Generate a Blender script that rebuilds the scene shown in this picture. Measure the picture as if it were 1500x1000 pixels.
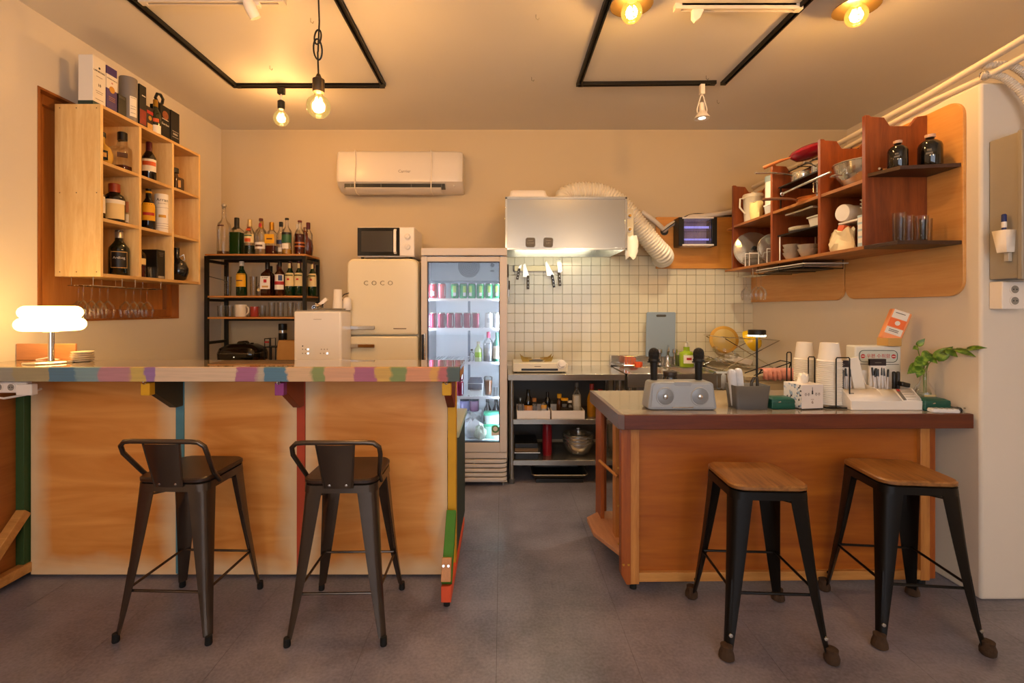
import bpy, bmesh, math, random
from mathutils import Vector, Matrix, Euler
random.seed(7)
scn = bpy.context.scene
for o in list(bpy.data.objects): bpy.data.objects.remove(o)
COL = scn.collection
R = math.radians
PI = math.pi

# ---------------------------------------------------------------- camera, world, exposure
cam = bpy.data.cameras.new('camera'); camo = bpy.data.objects.new('camera', cam); COL.objects.link(camo)
camo.location = (0, 0, 1.32); camo.rotation_euler = (R(90), 0, 0)
cam.sensor_width = 36; cam.lens = 16.8; cam.shift_x = 0.010; cam.shift_y = -0.032
cam.clip_start = 0.05; cam.clip_end = 60
scn.camera = camo
world = bpy.data.worlds.new('daylight'); scn.world = world; world.use_nodes = True
wb = world.node_tree.nodes['Background']
wb.inputs[0].default_value = (0.80, 0.86, 1.0, 1); wb.inputs[1].default_value = 4.6
vs = scn.view_settings
vs.view_transform = 'Standard'; vs.look = 'None'; vs.gamma = 1; vs.use_curve_mapping = False
vs.exposure = -0.06
BULB = (1.0, 0.60, 0.27)          # warm filament light

# ---------------------------------------------------------------- helpers
def lin(c):
    return tuple(((v/12.92) if v <= .04045 else ((v+.055)/1.055)**2.4) for v in c)
def hx(h):
    h = h.lstrip('#'); return lin(tuple(int(h[i:i+2], 16)/255 for i in (0, 2, 4)))
MATS = {}
def nodes_of(m):
    m.use_nodes = True; nt = m.node_tree; return nt, nt.nodes['Principled BSDF']
def mat(name, col, rough=.5, metal=0, var=0.0, scale=8, bump=0.0, emit=None, es=0, spec=.5, coat=0, stretch=None, trans=0, ior=1.45, alpha=1):
    """plain procedural material: base colour with a little noise variation and fine relief"""
    if name in MATS: return MATS[name]
    m = bpy.data.materials.new(name); nt, b = nodes_of(m)
    c = hx(col) if isinstance(col, str) else col
    b.inputs['Base Color'].default_value = (*c, 1)
    b.inputs['Roughness'].default_value = rough; b.inputs['Metallic'].default_value = metal
    b.inputs['Specular IOR Level'].default_value = spec; b.inputs['IOR'].default_value = ior
    b.inputs['Coat Weight'].default_value = coat; b.inputs['Transmission Weight'].default_value = trans
    b.inputs['Alpha'].default_value = alpha
    if emit is not None:
        e = hx(emit) if isinstance(emit, str) else emit
        b.inputs['Emission Color'].default_value = (*e, 1); b.inputs['Emission Strength'].default_value = es
    if var or bump:
        tc = nt.nodes.new('ShaderNodeTexCoord'); mp = nt.nodes.new('ShaderNodeMapping')
        nt.links.new(tc.outputs['Object'], mp.inputs[0])
        if stretch: mp.inputs['Scale'].default_value = stretch
        nz = nt.nodes.new('ShaderNodeTexNoise'); nz.inputs['Scale'].default_value = scale; nz.inputs['Detail'].default_value = 6
        nt.links.new(mp.outputs[0], nz.inputs['Vector'])
        if var:
            mx = nt.nodes.new('ShaderNodeMix'); mx.data_type = 'RGBA'
            mx.inputs[6].default_value = (*[v*(1-var) for v in c], 1); mx.inputs[7].default_value = (*[min(1, v*(1+var)) for v in c], 1)
            nt.links.new(nz.outputs[0], mx.inputs[0]); nt.links.new(mx.outputs[2], b.inputs['Base Color'])
        if bump:
            bp = nt.nodes.new('ShaderNodeBump'); bp.inputs['Strength'].default_value = bump; bp.inputs['Distance'].default_value = .01
            nt.links.new(nz.outputs[0], bp.inputs['Height']); nt.links.new(bp.outputs[0], b.inputs['Normal'])
    MATS[name] = m; return m
def wood(name, c1, c2, axis=0, scale=1.0, rough=.45, rings=6.0, dist=3.0):
    """procedural wood: stretched noise bands between two tones along one axis"""
    if name in MATS: return MATS[name]
    m = bpy.data.materials.new(name); nt, b = nodes_of(m)
    tc = nt.nodes.new('ShaderNodeTexCoord'); mp = nt.nodes.new('ShaderNodeMapping'); nt.links.new(tc.outputs['Object'], mp.inputs[0])
    sc = [9*scale]*3; sc[axis] = .8*scale; mp.inputs['Scale'].default_value = sc
    n1 = nt.nodes.new('ShaderNodeTexNoise'); n1.inputs['Scale'].default_value = rings*.35; n1.inputs['Detail'].default_value = 8; n1.inputs['Distortion'].default_value = dist*.3
    nt.links.new(mp.outputs[0], n1.inputs['Vector'])
    n2 = nt.nodes.new('ShaderNodeTexNoise'); n2.inputs['Scale'].default_value = rings*4; n2.inputs['Detail'].default_value = 3
    nt.links.new(mp.outputs[0], n2.inputs['Vector'])
    ad = nt.nodes.new('ShaderNodeMath'); ad.operation = 'MULTIPLY_ADD'; ad.inputs[1].default_value = .35
    nt.links.new(n2.outputs[0], ad.inputs[0]); nt.links.new(n1.outputs[0], ad.inputs[2])
    cr = nt.nodes.new('ShaderNodeValToRGB'); nt.links.new(ad.outputs[0], cr.inputs[0])
    cr.color_ramp.elements[0].position = .42; cr.color_ramp.elements[1].position = .92
    cr.color_ramp.elements[0].color = (*hx(c2), 1); cr.color_ramp.elements[1].color = (*hx(c1), 1)
    nt.links.new(cr.outputs[0], b.inputs['Base Color']); b.inputs['Roughness'].default_value = rough
    bp = nt.nodes.new('ShaderNodeBump'); bp.inputs['Strength'].default_value = .08; bp.inputs['Distance'].default_value = .004
    nt.links.new(n2.outputs[0], bp.inputs['Height']); nt.links.new(bp.outputs[0], b.inputs['Normal'])
    MATS[name] = m; return m
def glass(name, tint=(1, 1, 1), refl=1.0, rough=.02):
    """hollow thin glass: tinted see-through wall with a Fresnel reflection"""
    if name in MATS: return MATS[name]
    m = bpy.data.materials.new(name); m.use_nodes = True; nt = m.node_tree; nt.nodes.clear()
    out = nt.nodes.new('ShaderNodeOutputMaterial'); mix = nt.nodes.new('ShaderNodeMixShader')
    tr = nt.nodes.new('ShaderNodeBsdfTransparent'); gl = nt.nodes.new('ShaderNodeBsdfGlossy'); fr = nt.nodes.new('ShaderNodeFresnel')
    tr.inputs[0].default_value = (*tint, 1); gl.inputs['Roughness'].default_value = rough; fr.inputs[0].default_value = 1.5
    mu = nt.nodes.new('ShaderNodeMath'); mu.operation = 'MULTIPLY'; mu.inputs[1].default_value = refl; nt.links.new(fr.outputs[0], mu.inputs[0])
    nt.links.new(mu.outputs[0], mix.inputs[0]); nt.links.new(tr.outputs[0], mix.inputs[1]); nt.links.new(gl.outputs[0], mix.inputs[2])
    nt.links.new(mix.outputs[0], out.inputs[0]); MATS[name] = m; return m
def emis(name, col, s):
    if name in MATS: return MATS[name]
    m = bpy.data.materials.new(name); m.use_nodes = True; nt = m.node_tree; nt.nodes.clear()
    out = nt.nodes.new('ShaderNodeOutputMaterial'); e = nt.nodes.new('ShaderNodeEmission')
    e.inputs[0].default_value = (*(hx(col) if isinstance(col, str) else col), 1); e.inputs[1].default_value = s
    nt.links.new(e.outputs[0], out.inputs[0]); MATS[name] = m; return m

class MB:
    """mesh builder; pass the root thing to build in room coordinates relative to its base"""
    def __init__(s, root=None, M=None):
        s.v = []; s.f = []; s.org = Vector(root.location) if root is not None else Vector((0, 0, 0)); s.M = M
    def add(s, vs_, fs):
        n = len(s.v)
        for p in vs_:
            p = Vector(p)
            if s.M is not None: p = s.M @ p
            s.v.append(p - s.org)
        for f in fs: s.f.append([i+n for i in f])
        return s
    def box(s, x0, x1, y0, y1, z0, z1):
        return s.add([(x0,y0,z0),(x1,y0,z0),(x1,y1,z0),(x0,y1,z0),(x0,y0,z1),(x1,y0,z1),(x1,y1,z1),(x0,y1,z1)],
                     [(3,2,1,0),(4,5,6,7),(0,1,5,4),(1,2,6,5),(2,3,7,6),(3,0,4,7)])
    def cbox(s, c, d, rot=(0, 0, 0)):
        m = Matrix.Translation(c) @ Euler(rot).to_matrix().to_4x4(); h = [v/2 for v in d]
        pts = [m @ Vector((a*h[0], b*h[1], e*h[2])) for e in (-1, 1) for a, b in ((-1,-1),(1,-1),(1,1),(-1,1))]
        return s.add(pts, [(3,2,1,0),(4,5,6,7),(0,1,5,4),(1,2,6,5),(2,3,7,6),(3,0,4,7)])
    def beam(s, p, q, w, t, up=(0, 0, 1)):
        """bar of section w x t from p to q"""
        p, q = Vector(p), Vector(q); z = (q-p).normalized(); x = Vector(up).cross(z)
        if x.length < 1e-4: x = Vector((1, 0, 0))
        x.normalize(); y = z.cross(x)
        pts = [c + x*a*w/2 + y*b*t/2 for c in (p, q) for a, b in ((-1,-1),(1,-1),(1,1),(-1,1))]
        return s.add(pts, [(3,2,1,0),(4,5,6,7),(0,1,5,4),(1,2,6,5),(2,3,7,6),(3,0,4,7)])
    def loft(s, rings, caps=True):
        n = len(rings[0]); vs_ = [p for r in rings for p in r]; fs = []
        for i in range(len(rings)-1):
            for j in range(n):
                k = (j+1) % n; fs.append((i*n+j, i*n+k, (i+1)*n+k, (i+1)*n+j))
        if caps: fs.append(tuple(range(n))[::-1]); fs.append(tuple((len(rings)-1)*n+j for j in range(n)))
        return s.add(vs_, fs)
    def prism(s, poly, axis, a, b):
        def pt(p, t): return (t, p[0], p[1]) if axis == 'x' else ((p[0], t, p[1]) if axis == 'y' else (p[0], p[1], t))
        n = len(poly)
        return s.add([pt(p, a) for p in poly] + [pt(p, b) for p in poly],
                     [tuple(range(n))[::-1], tuple(range(n, 2*n))] + [(j, (j+1) % n, n+(j+1) % n, n+j) for j in range(n)])
    def lathe(s, prof, c=(0, 0, 0), n=20, rot=None, caps=True):
        m = Matrix.Translation(c)
        if rot is not None: m = m @ Euler(rot).to_matrix().to_4x4()
        rings = [[m @ Vector((r*math.cos(2*PI*j/n), r*math.sin(2*PI*j/n), z)) for j in range(n)] for r, z in prof]
        return s.loft(rings, caps)
    def cyl(s, c, r, h, n=20, rot=None): return s.lathe([(r, 0), (r, h)], c, n, rot)
    def arc(s, prof, c, a0, a1, n=10):
        """open lathe section, a thin sheet round an axis (labels)"""
        rings = [[Vector(c)+Vector((r*math.cos(a0+(a1-a0)*j/n), r*math.sin(a0+(a1-a0)*j/n), z)) for j in range(n+1)] for r, z in prof]
        vs_ = [p for r_ in rings for p in r_]; fs = []; k = n+1
        for i in range(len(rings)-1):
            for j in range(n): fs.append((i*k+j, i*k+j+1, (i+1)*k+j+1, (i+1)*k+j))
        return s.add(vs_, fs)
    def tube(s, pts, r, n=8, closed=False, rs=None):
        pts = [Vector(p) for p in pts]; m = len(pts); rings = []; prev = None
        for i, p in enumerate(pts):
            a = pts[(i-1) % m] if (closed or i > 0) else p; b = pts[(i+1) % m] if (closed or i < m-1) else p
            t = (b-a).normalized()
            if prev is None:
                x = t.orthogonal().normalized()
            else:
                x = prev - t*prev.dot(t); x = x.normalized() if x.length > 1e-5 else t.orthogonal().normalized()
            prev = x; y = t.cross(x); q = rs[i] if rs else r
            rings.append([p + x*math.cos(2*PI*j/n)*q + y*math.sin(2*PI*j/n)*q for j in range(n)])
        if closed: rings.append(rings[0]); return s.loft(rings, False)
        return s.loft(rings, True)
    def torus(s, c, R_, r, n=20, k=6, rot=None):
        m = Matrix.Translation(c)
        if rot is not None: m = m @ Euler(rot).to_matrix().to_4x4()
        return s.tube([m @ Vector((R_*math.cos(2*PI*i/n), R_*math.sin(2*PI*i/n), 0)) for i in range(n)], r, k, True)
    def ball(s, c, r, n=16, k=10, sc=(1, 1, 1)):
        rings = []
        for i in range(k+1):
            a = -PI/2 + PI*i/k; q = max(math.cos(a), 1e-3)
            rings.append([Vector(c)+Vector((r*q*math.cos(2*PI*j/n)*sc[0], r*q*math.sin(2*PI*j/n)*sc[1], r*math.sin(a)*sc[2])) for j in range(n)])
        return s.loft(rings, True)
    def build(s, name, m, parent=None, bevel=0, seg=2, sharp=38, solid=0, sub=0):
        me = bpy.data.meshes.new(name); me.from_pydata([tuple(p) for p in s.v], [], s.f); me.update()
        bm = bmesh.new(); bm.from_mesh(me); bmesh.ops.recalc_face_normals(bm, faces=bm.faces); bm.to_mesh(me); bm.free()
        for p in me.polygons: p.use_smooth = True
        me.set_sharp_from_angle(angle=R(sharp))
        me.materials.append(m)
        o = bpy.data.objects.new(name, me); COL.objects.link(o)
        if parent is not None: o.parent = parent
        if solid: q = o.modifiers.new('thickness', 'SOLIDIFY'); q.thickness = solid; q.offset = 0
        if bevel:
            q = o.modifiers.new('edge', 'BEVEL'); q.width = bevel; q.segments = seg; q.limit_method = 'ANGLE'; q.angle_limit = R(40)
        if sub: q = o.modifiers.new('smooth', 'SUBSURF'); q.levels = q.render_levels = sub
        return o

def tag(o, label, cat, group=None):
    o['label'] = label; o['category'] = cat
    if group: o['group'] = group
    return o
def thing(name, label, cat, loc=(0, 0, 0), group=None, rz=0):
    o = bpy.data.objects.new(name, None); COL.objects.link(o); o.location = loc; o.rotation_euler = (0, 0, rz)
    o.empty_display_size = .05
    return tag(o, label, cat, group)
def struct(o, parent=None):
    if parent is None: o['kind'] = 'structure'
    return o
def copy_tree(root, loc=None, rz=None, label=None):
    r = root.copy(); COL.objects.link(r)
    if loc is not None: r.location = loc
    if rz is not None: r.rotation_euler = (0, 0, rz)
    if label: r['label'] = label
    for ch in list(root.children):
        c = ch.copy(); COL.objects.link(c); c.parent = r
        for g in list(ch.children):
            d = g.copy(); COL.objects.link(d); d.parent = c
    return r
def text(name, body, size, loc, rot, m, parent, ext=.0006, align='CENTER', org=None, sx=1.0):
    """flat lettering turned into a mesh part"""
    cu = bpy.data.curves.new(name, 'FONT'); cu.body = body; cu.size = size; cu.extrude = ext; cu.align_x = align; cu.align_y = 'CENTER'; cu.resolution_u = 2
    t = bpy.data.objects.new(name, cu); COL.objects.link(t)
    bpy.context.view_layer.update()
    me = bpy.data.meshes.new_from_object(t.evaluated_get(bpy.context.evaluated_depsgraph_get()))
    bpy.data.objects.remove(t); bpy.data.curves.remove(cu)
    o_ = Vector(org) if org is not None else Vector((0, 0, 0))
    me.transform(Matrix.Translation(Vector(loc)-o_) @ Euler(rot).to_matrix().to_4x4() @ Matrix.Diagonal((sx, 1, 1, 1)))
    me.materials.clear(); me.materials.append(m)
    o = bpy.data.objects.new(name, me); COL.objects.link(o); o.parent = parent
    return o
def lamp(name, parent, loc, energy, col, r=.03, kind='POINT', size=None, rot=None):
    l = bpy.data.lights.new(name, kind); l.energy = energy; l.color = col
    if kind != 'AREA': l.shadow_soft_size = r
    o = bpy.data.objects.new(name, l); COL.objects.link(o); o.parent = parent; o.location = loc
    if rot is not None: o.rotation_euler = rot
    return o

# ---------------------------------------------------------------- materials
PAINT = mat('cream wall paint', '#d9cebe', .75, var=.05, scale=2.2, bump=.06)
CEIL = mat('ceiling paint', '#d8d0c4', .55, var=.06, scale=1.6, bump=.10)
STEEL = mat('brushed steel', '#a39f96', .26, .85, var=.06, scale=14, stretch=(1, 12, 12))
STEELM = mat('polished steel', '#c9c5bb', .16, .85, var=.03, scale=6)
CHROME = mat('chrome', '#d8d6d2', .08, 1)
BLACKM = mat('black metal', '#17140f', .45, .3, var=.15, scale=20)
BLACKP = mat('black plastic', '#141311', .35)
WHITEP = mat('white plastic', '#e6ddd2', .38)
GREYP = mat('grey plastic', '#55524e', .45)
RUBBER = mat('black rubber', '#0d0c0b', .8)
CREAM = mat('cream enamel', '#e3d5b4', .22, coat=.4)
GLASS = glass('clear glass', (.97, .97, .96), .7)
GLASSW = glass('drinking glass', (.98, .98, .975), .5)
GREENG = mat('dark green bottle glass', '#0d2a16', .08, spec=.8)
DARKG = mat('dark bottle glass', '#100b08', .08, spec=.8)
PINE = wood('pale pine panel', '#f0cd8c', '#dbab66', 2, 1.6, .5)
PINEH = wood('pale pine shelf', '#dbb475', '#bd8c4b', 1, 1.6, .5)
PLY = wood('birch plywood', '#d99a57', '#b8722f', 0, .5, .42, 5, 5)
PLYD = wood('stained plywood', '#b0641a', '#8c440a', 0, .45, .4, 5, 5)
CHERRY = wood('cherry wood', '#934a1c', '#652a0d', 2, 1.2, .4)
CHERRYH = wood('cherry wood shelf', '#b07238', '#80491d', 1, 1.2, .45)
REDWOOD = wood('dark red wood edge', '#6a2e10', '#491a08', 0, 1.2, .42)
OAK = wood('light oak', '#c98a45', '#a3642a', 2, 1.2, .45)
OAKH = wood('light oak rail', '#cf9550', '#ac7233', 0, 1.2, .45)
ORWOOD = wood('orange stained wood', '#a95a1e', '#833d0d', 2, 1.2, .42)
SEATW = wood('honey stool seat', '#9a6a38', '#5f3a1a', 1, 1.6, .32, 9)
DSEAT = wood('dark stool seat', '#3a2416', '#1c100a', 1, 1.6, .35, 9)
GUN = mat('gunmetal', '#5c5148', .27, .85, var=.22, scale=7)
BLKST = mat('worn black steel', '#15120f', .35, .5, var=.3, scale=9)
FELT = mat('brown felt sock', '#3d2a1a', .95, var=.3, scale=60, bump=.5)
INK = mat('black ink', '#191512', .6)
REDINK = mat('red ink', '#b8262a', .6)
GOLDINK = mat('gold ink', '#b98a32', .45, .4)
WHITEINK = mat('white ink', '#ded6c8', .6)
BROWNINK = mat('brown ink', '#5b3a22', .6)
PAPER = mat('white paper', '#e8dfd0', .8)
CREAMP = mat('cream paper', '#e2c98f', .75)
YELLOWP = mat('yellow paper', '#e0a312', .6)
REDP = mat('red print', '#a8231d', .5)
# ================================================================= THE ROOM
FY = -2.7                          # shop front behind the camera
m = MB(); m.box(-2.6, 3.2, FY, 4.3, -.08, -.0012)
floor = struct(m.build('floor', mat('floor joint', '#3d3534', .8)))
def floor_mat():
    m = bpy.data.materials.new('vinyl concrete tile'); nt, b = nodes_of(m)
    tc = nt.nodes.new('ShaderNodeTexCoord'); oi = nt.nodes.new('ShaderNodeObjectInfo')
    mp = nt.nodes.new('ShaderNodeMapping'); nt.links.new(tc.outputs['Object'], mp.inputs[0])
    nt.links.new(oi.outputs['Location'], mp.inputs['Location'])
    n1 = nt.nodes.new('ShaderNodeTexNoise'); n1.inputs['Scale'].default_value = 2.2; n1.inputs['Detail'].default_value = 9; n1.inputs['Roughness'].default_value = .65
    n2 = nt.nodes.new('ShaderNodeTexNoise'); n2.inputs['Scale'].default_value = 85; n2.inputs['Detail'].default_value = 4
    for n in (n1, n2): nt.links.new(mp.outputs[0], n.inputs['Vector'])
    ad = nt.nodes.new('ShaderNodeMath'); ad.operation = 'MULTIPLY_ADD'; ad.inputs[1].default_value = .45
    nt.links.new(n2.outputs[0], ad.inputs[0]); nt.links.new(n1.outputs[0], ad.inputs[2])
    cr = nt.nodes.new('ShaderNodeValToRGB'); e = cr.color_ramp.elements
    e[0].position = .45; e[0].color = (*hx('#4c4a55'), 1); e[1].position = 1.0; e[1].color = (*hx('#928e9c'), 1)
    nt.links.new(ad.outputs[0], cr.inputs[0]); nt.links.new(cr.outputs[0], b.inputs['Base Color'])
    rr = nt.nodes.new('ShaderNodeMapRange'); rr.inputs[3].default_value = .24; rr.inputs[4].default_value = .42
    nt.links.new(n1.outputs[0], rr.inputs[0]); nt.links.new(rr.outputs[0], b.inputs['Roughness'])
    bp = nt.nodes.new('ShaderNodeBump'); bp.inputs['Strength'].default_value = .09; bp.inputs['Distance'].default_value = .002
    b.inputs['Specular IOR Level'].default_value = .65
    nt.links.new(n2.outputs[0], bp.inputs['Height']); nt.links.new(bp.outputs[0], b.inputs['Normal'])
    return m
FLM = floor_mat()
TS = .52
tm = MB().box(-TS/2+.0006, TS/2-.0006, -TS/2+.0006, TS/2-.0006, -.001, 0)
t0 = tm.build('floor_tile', FLM, floor); first = True
for i in range(-5, 7):
    for j in range(-5, 6):
        x = -.02 + TS*(i+.5); y = 2.09 + TS*(j-.5)
        if x - TS/2 > 3.0 or x + TS/2 < -2.5 or y - TS/2 > 4.14: continue
        o = t0 if first else t0.copy()
        if not first: COL.objects.link(o); o.parent = floor
        first = False; o.location = (x, y, 0)
m = MB().box(-2.6, 3.2, FY, 4.3, 2.87, 2.97); struct(m.build('ceiling', CEIL))
m = MB().box(-2.6, 3.2, 4.14, 4.3, 0, 2.87); wall_back = struct(m.build('wall_back', mat('cream wall paint warm lit', '#c9b592', .75, var=.05, scale=2.2, bump=.06)))  # same cream paint; the yellower tone stands for warmer light at the back
# left wall with a boarded-up window recess
m = MB()
m.box(-2.6, -2.43, FY, 2.50, 0, 2.87); m.box(-2.6, -2.43, 3.59, 4.14, 0, 2.87)
m.box(-2.6, -2.43, 2.50, 3.59, 0, 1.248); m.box(-2.6, -2.43, 2.50, 3.59, 2.487, 2.87)
struct(m.build('wall_left', PAINT))
RECW = wood('window lining wood', '#a8682a', '#84491a', 2, 1.2, .5); RECP = wood('window board plywood', '#d08a44', '#b56d2e', 2, .7, .5)
w = bpy.data.objects.new('window_1', None); COL.objects.link(w); w['kind'] = 'structure'
MB().box(-2.52, -2.50, 2.50, 3.59, 1.248, 2.487).build('board', RECP, w)
for a, b, c, d in ((2.50, 2.512, 1.26, 2.475), (3.578, 3.59, 1.26, 2.475), (2.50, 3.59, 1.248, 1.26), (2.50, 3.59, 2.475, 2.487)):
    MB().box(-2.50, -2.425, a, b, c, d).build('lining', RECW, w)
for a, b, c, d in ((2.512, 2.57, 1.26, 2.475), (3.52, 3.578, 1.26, 2.475), (2.57, 3.52, 1.26, 1.315), (2.57, 3.52, 2.42, 2.475)):
    MB().box(-2.50, -2.47, a, b, c, d).build('frame', RECW, w, .002)
# right side: full wall far out, and the lower block in front of it that carries the shelves
m = MB().box(2.99, 3.2, FY, 4.14, 0, 2.87); struct(m.build('wall_right_upper', PAINT))
m = MB().box(2.17, 2.99, 2.164, 4.14, 0, 2.346); struct(m.build('wall_right', PAINT, bevel=.012))
# shop front behind the camera: a wall with a wide window, daylight comes in through it
m = MB()
m.box(-2.6, 3.2, FY-.15, FY, 0, .5); m.box(-2.6, 3.2, FY-.15, FY, 2.35, 2.87); m.box(-2.6, -1.7, FY-.15, FY, .5, 2.35); m.box(2.3, 3.2, FY-.15, FY, .5, 2.35)
struct(m.build('wall_front', PAINT))
w = bpy.data.objects.new('window_2', None); COL.objects.link(w); w['kind'] = 'structure'
for x in (-1.68, .3, 2.28): MB().box(x-.03, x+.03, FY-.1, FY-.04, .5, 2.35).build('frame', BLACKM, w)
for x0, x1 in ((-1.65, .27), (.33, 2.25)): MB().box(x0, x1, FY-.075, FY-.07, .5, 2.35).build('pane', GLASS, w)
port = lamp('daylight_portal', None, (.3, FY+.02, 1.42), 1, (1, 1, 1), kind='AREA', rot=(R(90), 0, 0))
port.data.shape = 'RECTANGLE'; port.data.size = 4.0; port.data.size_y = 1.85; port.data.cycles.is_portal = True; port.rotation_euler = (R(-90), 0, 0)

# white square tiles on the back wall, 100 mm less joint
TILE = mat('glazed cream tile', '#d3c9ac', .14, var=.03, scale=3, spec=.6)
GROUT = mat('tile grout', '#8f8164', .9)
tp = .0825
tx0, tz1 = .03, 1.775
m = MB().box(.02, 2.165, 4.137, 4.1405, .80, tz1+.005); grout = m.build('tile_bed', GROUT, wall_back)
tm = MB().box(-tp/2+.0012, tp/2-.0012, -.006, 0, -tp/2+.0012, tp/2-.0012)
t0 = None; k = 0
for r in range(12):
    for c in range(26):
        x = tx0 + tp*(c+.5); z = tz1 - tp*(r+.5)
        if x > 1.325 and z > 1.70: continue
        if z < .80 or x > 2.15 or k >= 300 or (r == 11 and x > 1.0): continue
        if t0 is None: t0 = tm.build('tile', TILE, wall_back, .0012, 1); o = t0
        else: o = t0.copy(); COL.objects.link(o); o.parent = wall_back
        o.location = (x, 4.138+random.uniform(-.0006, .0006), z); o.rotation_euler = (R(random.uniform(-.25, .25)), 0, R(random.uniform(-.25, .25))); k += 1
# plywood panel closing the old window in the back wall, with the hole for the duct
MB().box(1.33, 2.0, 4.118, 4.14, 1.665, 2.11).build('panel', wood('back window plywood', '#d9953f', '#c27c2b', 0, .6, .5), wall_back, .003)
# rounded plywood boards on the right wall
def rounded(y0, y1, z0, z1, r, n=8, corners=(1, 1, 1, 1)):
    pts = []
    for (cy, cz, a, on) in ((y0+r, z0+r, PI, corners[0]), (y1-r, z0+r, 1.5*PI, corners[1]), (y1-r, z1-r, 0, corners[2]), (y0+r, z1-r, .5*PI, corners[3])):
        if on: pts += [(cy+r*math.cos(a+PI/2*i/n), cz+r*math.sin(a+PI/2*i/n)) for i in range(n+1)]
        else: pts.append((cy+(r if math.cos(a+PI/4) > 0 else -r), cz+(r if math.sin(a+PI/4) > 0 else -r)))
    return pts
BOARD = wood('wall board birch', '#dca561', '#c68740', 1, .5, .42, 5, 5)
tag(MB().prism(rounded(2.232, 3.0, 1.38, 2.305, .075), 'x', 2.155, 2.171).build('wall_board', BOARD, None, .002), 'tall rounded birch plywood board on the right wall behind dark bottles', 'board', 'wall boards')
tag(MB().prism(rounded(3.012, 4.13, 1.375, 2.305, .075, corners=(1, 0, 0, 1)), 'x', 2.155, 2.171).build('wall_board', BOARD, None, .002), 'rounded birch plywood board nearer the sink, under the pot shelves', 'board', 'wall boards')
# ================================================================= LEFT BAR
bar = thing('bar_counter', 'long plywood bar with a paint-dabbed front edge and glossy top', 'bar counter', (-1.3, 2.35, 0))
m = MB(bar).box(-2.425, -.185, 2.12, 2.405, 1.044, 1.0625)
bar_top = m.build('bar_top', mat('glossy bar glass top', '#8a7a66', .03, spec=.6, coat=.3, var=.06, scale=4), bar, .001)
# front edge board with hand-painted patches
def paint_strip():
    segs = [(0,'#8f8a78'),(20,'#9a8a5a'),(71,'#2f6a86'),(111,'#6f8f92'),(145,'#b0707a'),(190,'#c7a53a'),(212,'#8a5896'),(229,'#d6b48f'),(346,'#a04a78'),
            (376,'#b7a184'),(387,'#2f6c86'),(420,'#d8ab78'),(456,'#7f8a34'),(476,'#d99a6a'),(518,'#a84a6c'),(551,'#d4a02a'),(573,'#74842c'),(595,'#d88a55'),(630,'#dd9a2a'),(642,'#b95050'),(655,'#27453f')]
    m = bpy.data.materials.new('painted bar edge'); nt, b = nodes_of(m)
    tc = nt.nodes.new('ShaderNodeTexCoord'); sp = nt.nodes.new('ShaderNodeSeparateXYZ'); nt.links.new(tc.outputs['Object'], sp.inputs[0])
    nz = nt.nodes.new('ShaderNodeTexNoise'); nz.inputs['Scale'].default_value = 26; nt.links.new(tc.outputs['Object'], nz.inputs['Vector'])
    j = nt.nodes.new('ShaderNodeMath'); j.operation = 'MULTIPLY_ADD'; j.inputs[1].default_value = .045; nt.links.new(nz.outputs[0], j.inputs[0]); nt.links.new(sp.outputs[0], j.inputs[2])
    mr = nt.nodes.new('ShaderNodeMapRange'); mr.inputs[1].default_value = -2.2; mr.inputs[2].default_value = -.16; nt.links.new(j.outputs[0], mr.inputs[0])
    cr = nt.nodes.new('ShaderNodeValToRGB'); cr.color_ramp.interpolation = 'LINEAR'; el = cr.color_ramp.elements
    def pos(px): return min(1, max(0, ((px-735)/334.0 + .022 + 2.2)/2.04))
    stops = []
    for i, (p, c) in enumerate(segs):
        q = segs[i+1][0] if i+1 < len(segs) else 690
        stops += [(pos(p)+.001, c), (pos(q)-.001, c)]
    # a colour ramp holds 32 stops: two ramps, left half and right half
    def fill(cr, st):
        e = cr.color_ramp.elements
        while len(e) > 1: e.remove(e[-1])
        e[0].position = st[0][0]; e[0].color = (*hx(st[0][1]), 1)
        for p, c in st[1:]:
            q = e.new(p); q.color = (*hx(c), 1)
    h = 20; fill(cr, stops[:h+2]); cr2 = nt.nodes.new('ShaderNodeValToRGB'); fill(cr2, stops[h:])
    nt.links.new(mr.outputs[0], cr.inputs[0]); nt.links.new(mr.outputs[0], cr2.inputs[0])
    gt = nt.nodes.new('ShaderNodeMath'); gt.operation = 'GREATER_THAN'; gt.inputs[1].default_value = stops[h][0]; nt.links.new(mr.outputs[0], gt.inputs[0])
    mx = nt.nodes.new('ShaderNodeMix'); mx.data_type = 'RGBA'; nt.links.new(gt.outputs[0], mx.inputs[0]); nt.links.new(cr.outputs[0], mx.inputs[6]); nt.links.new(cr2.outputs[0], mx.inputs[7])
    g = nt.nodes.new('ShaderNodeTexNoise'); g.inputs['Scale'].default_value = 40; mp = nt.nodes.new('ShaderNodeMapping'); mp.inputs['Scale'].default_value = (.15, 1, 3)
    nt.links.new(tc.outputs['Object'], mp.inputs[0]); nt.links.new(mp.outputs[0], g.inputs['Vector'])
    ml = nt.nodes.new('ShaderNodeMix'); ml.data_type = 'RGBA'; ml.blend_type = 'MULTIPLY'; ml.inputs[0].default_value = .38
    nt.links.new(mx.outputs[2], ml.inputs[6]); nt.links.new(g.outputs[0], ml.inputs[7])
    br = nt.nodes.new('ShaderNodeBrightContrast'); br.inputs[1].default_value = .06; nt.links.new(ml.outputs[2], br.inputs[0])
    nt.links.new(br.outputs[0], b.inputs['Base Color']); b.inputs['Roughness'].default_value = .6
    return m
eb = MB().box(-2.425, -.185, 2.095, 2.12, 1.000, 1.0625).build('edge_board', paint_strip(), bar, .002); eb.location = -Vector(bar.location)
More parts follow.
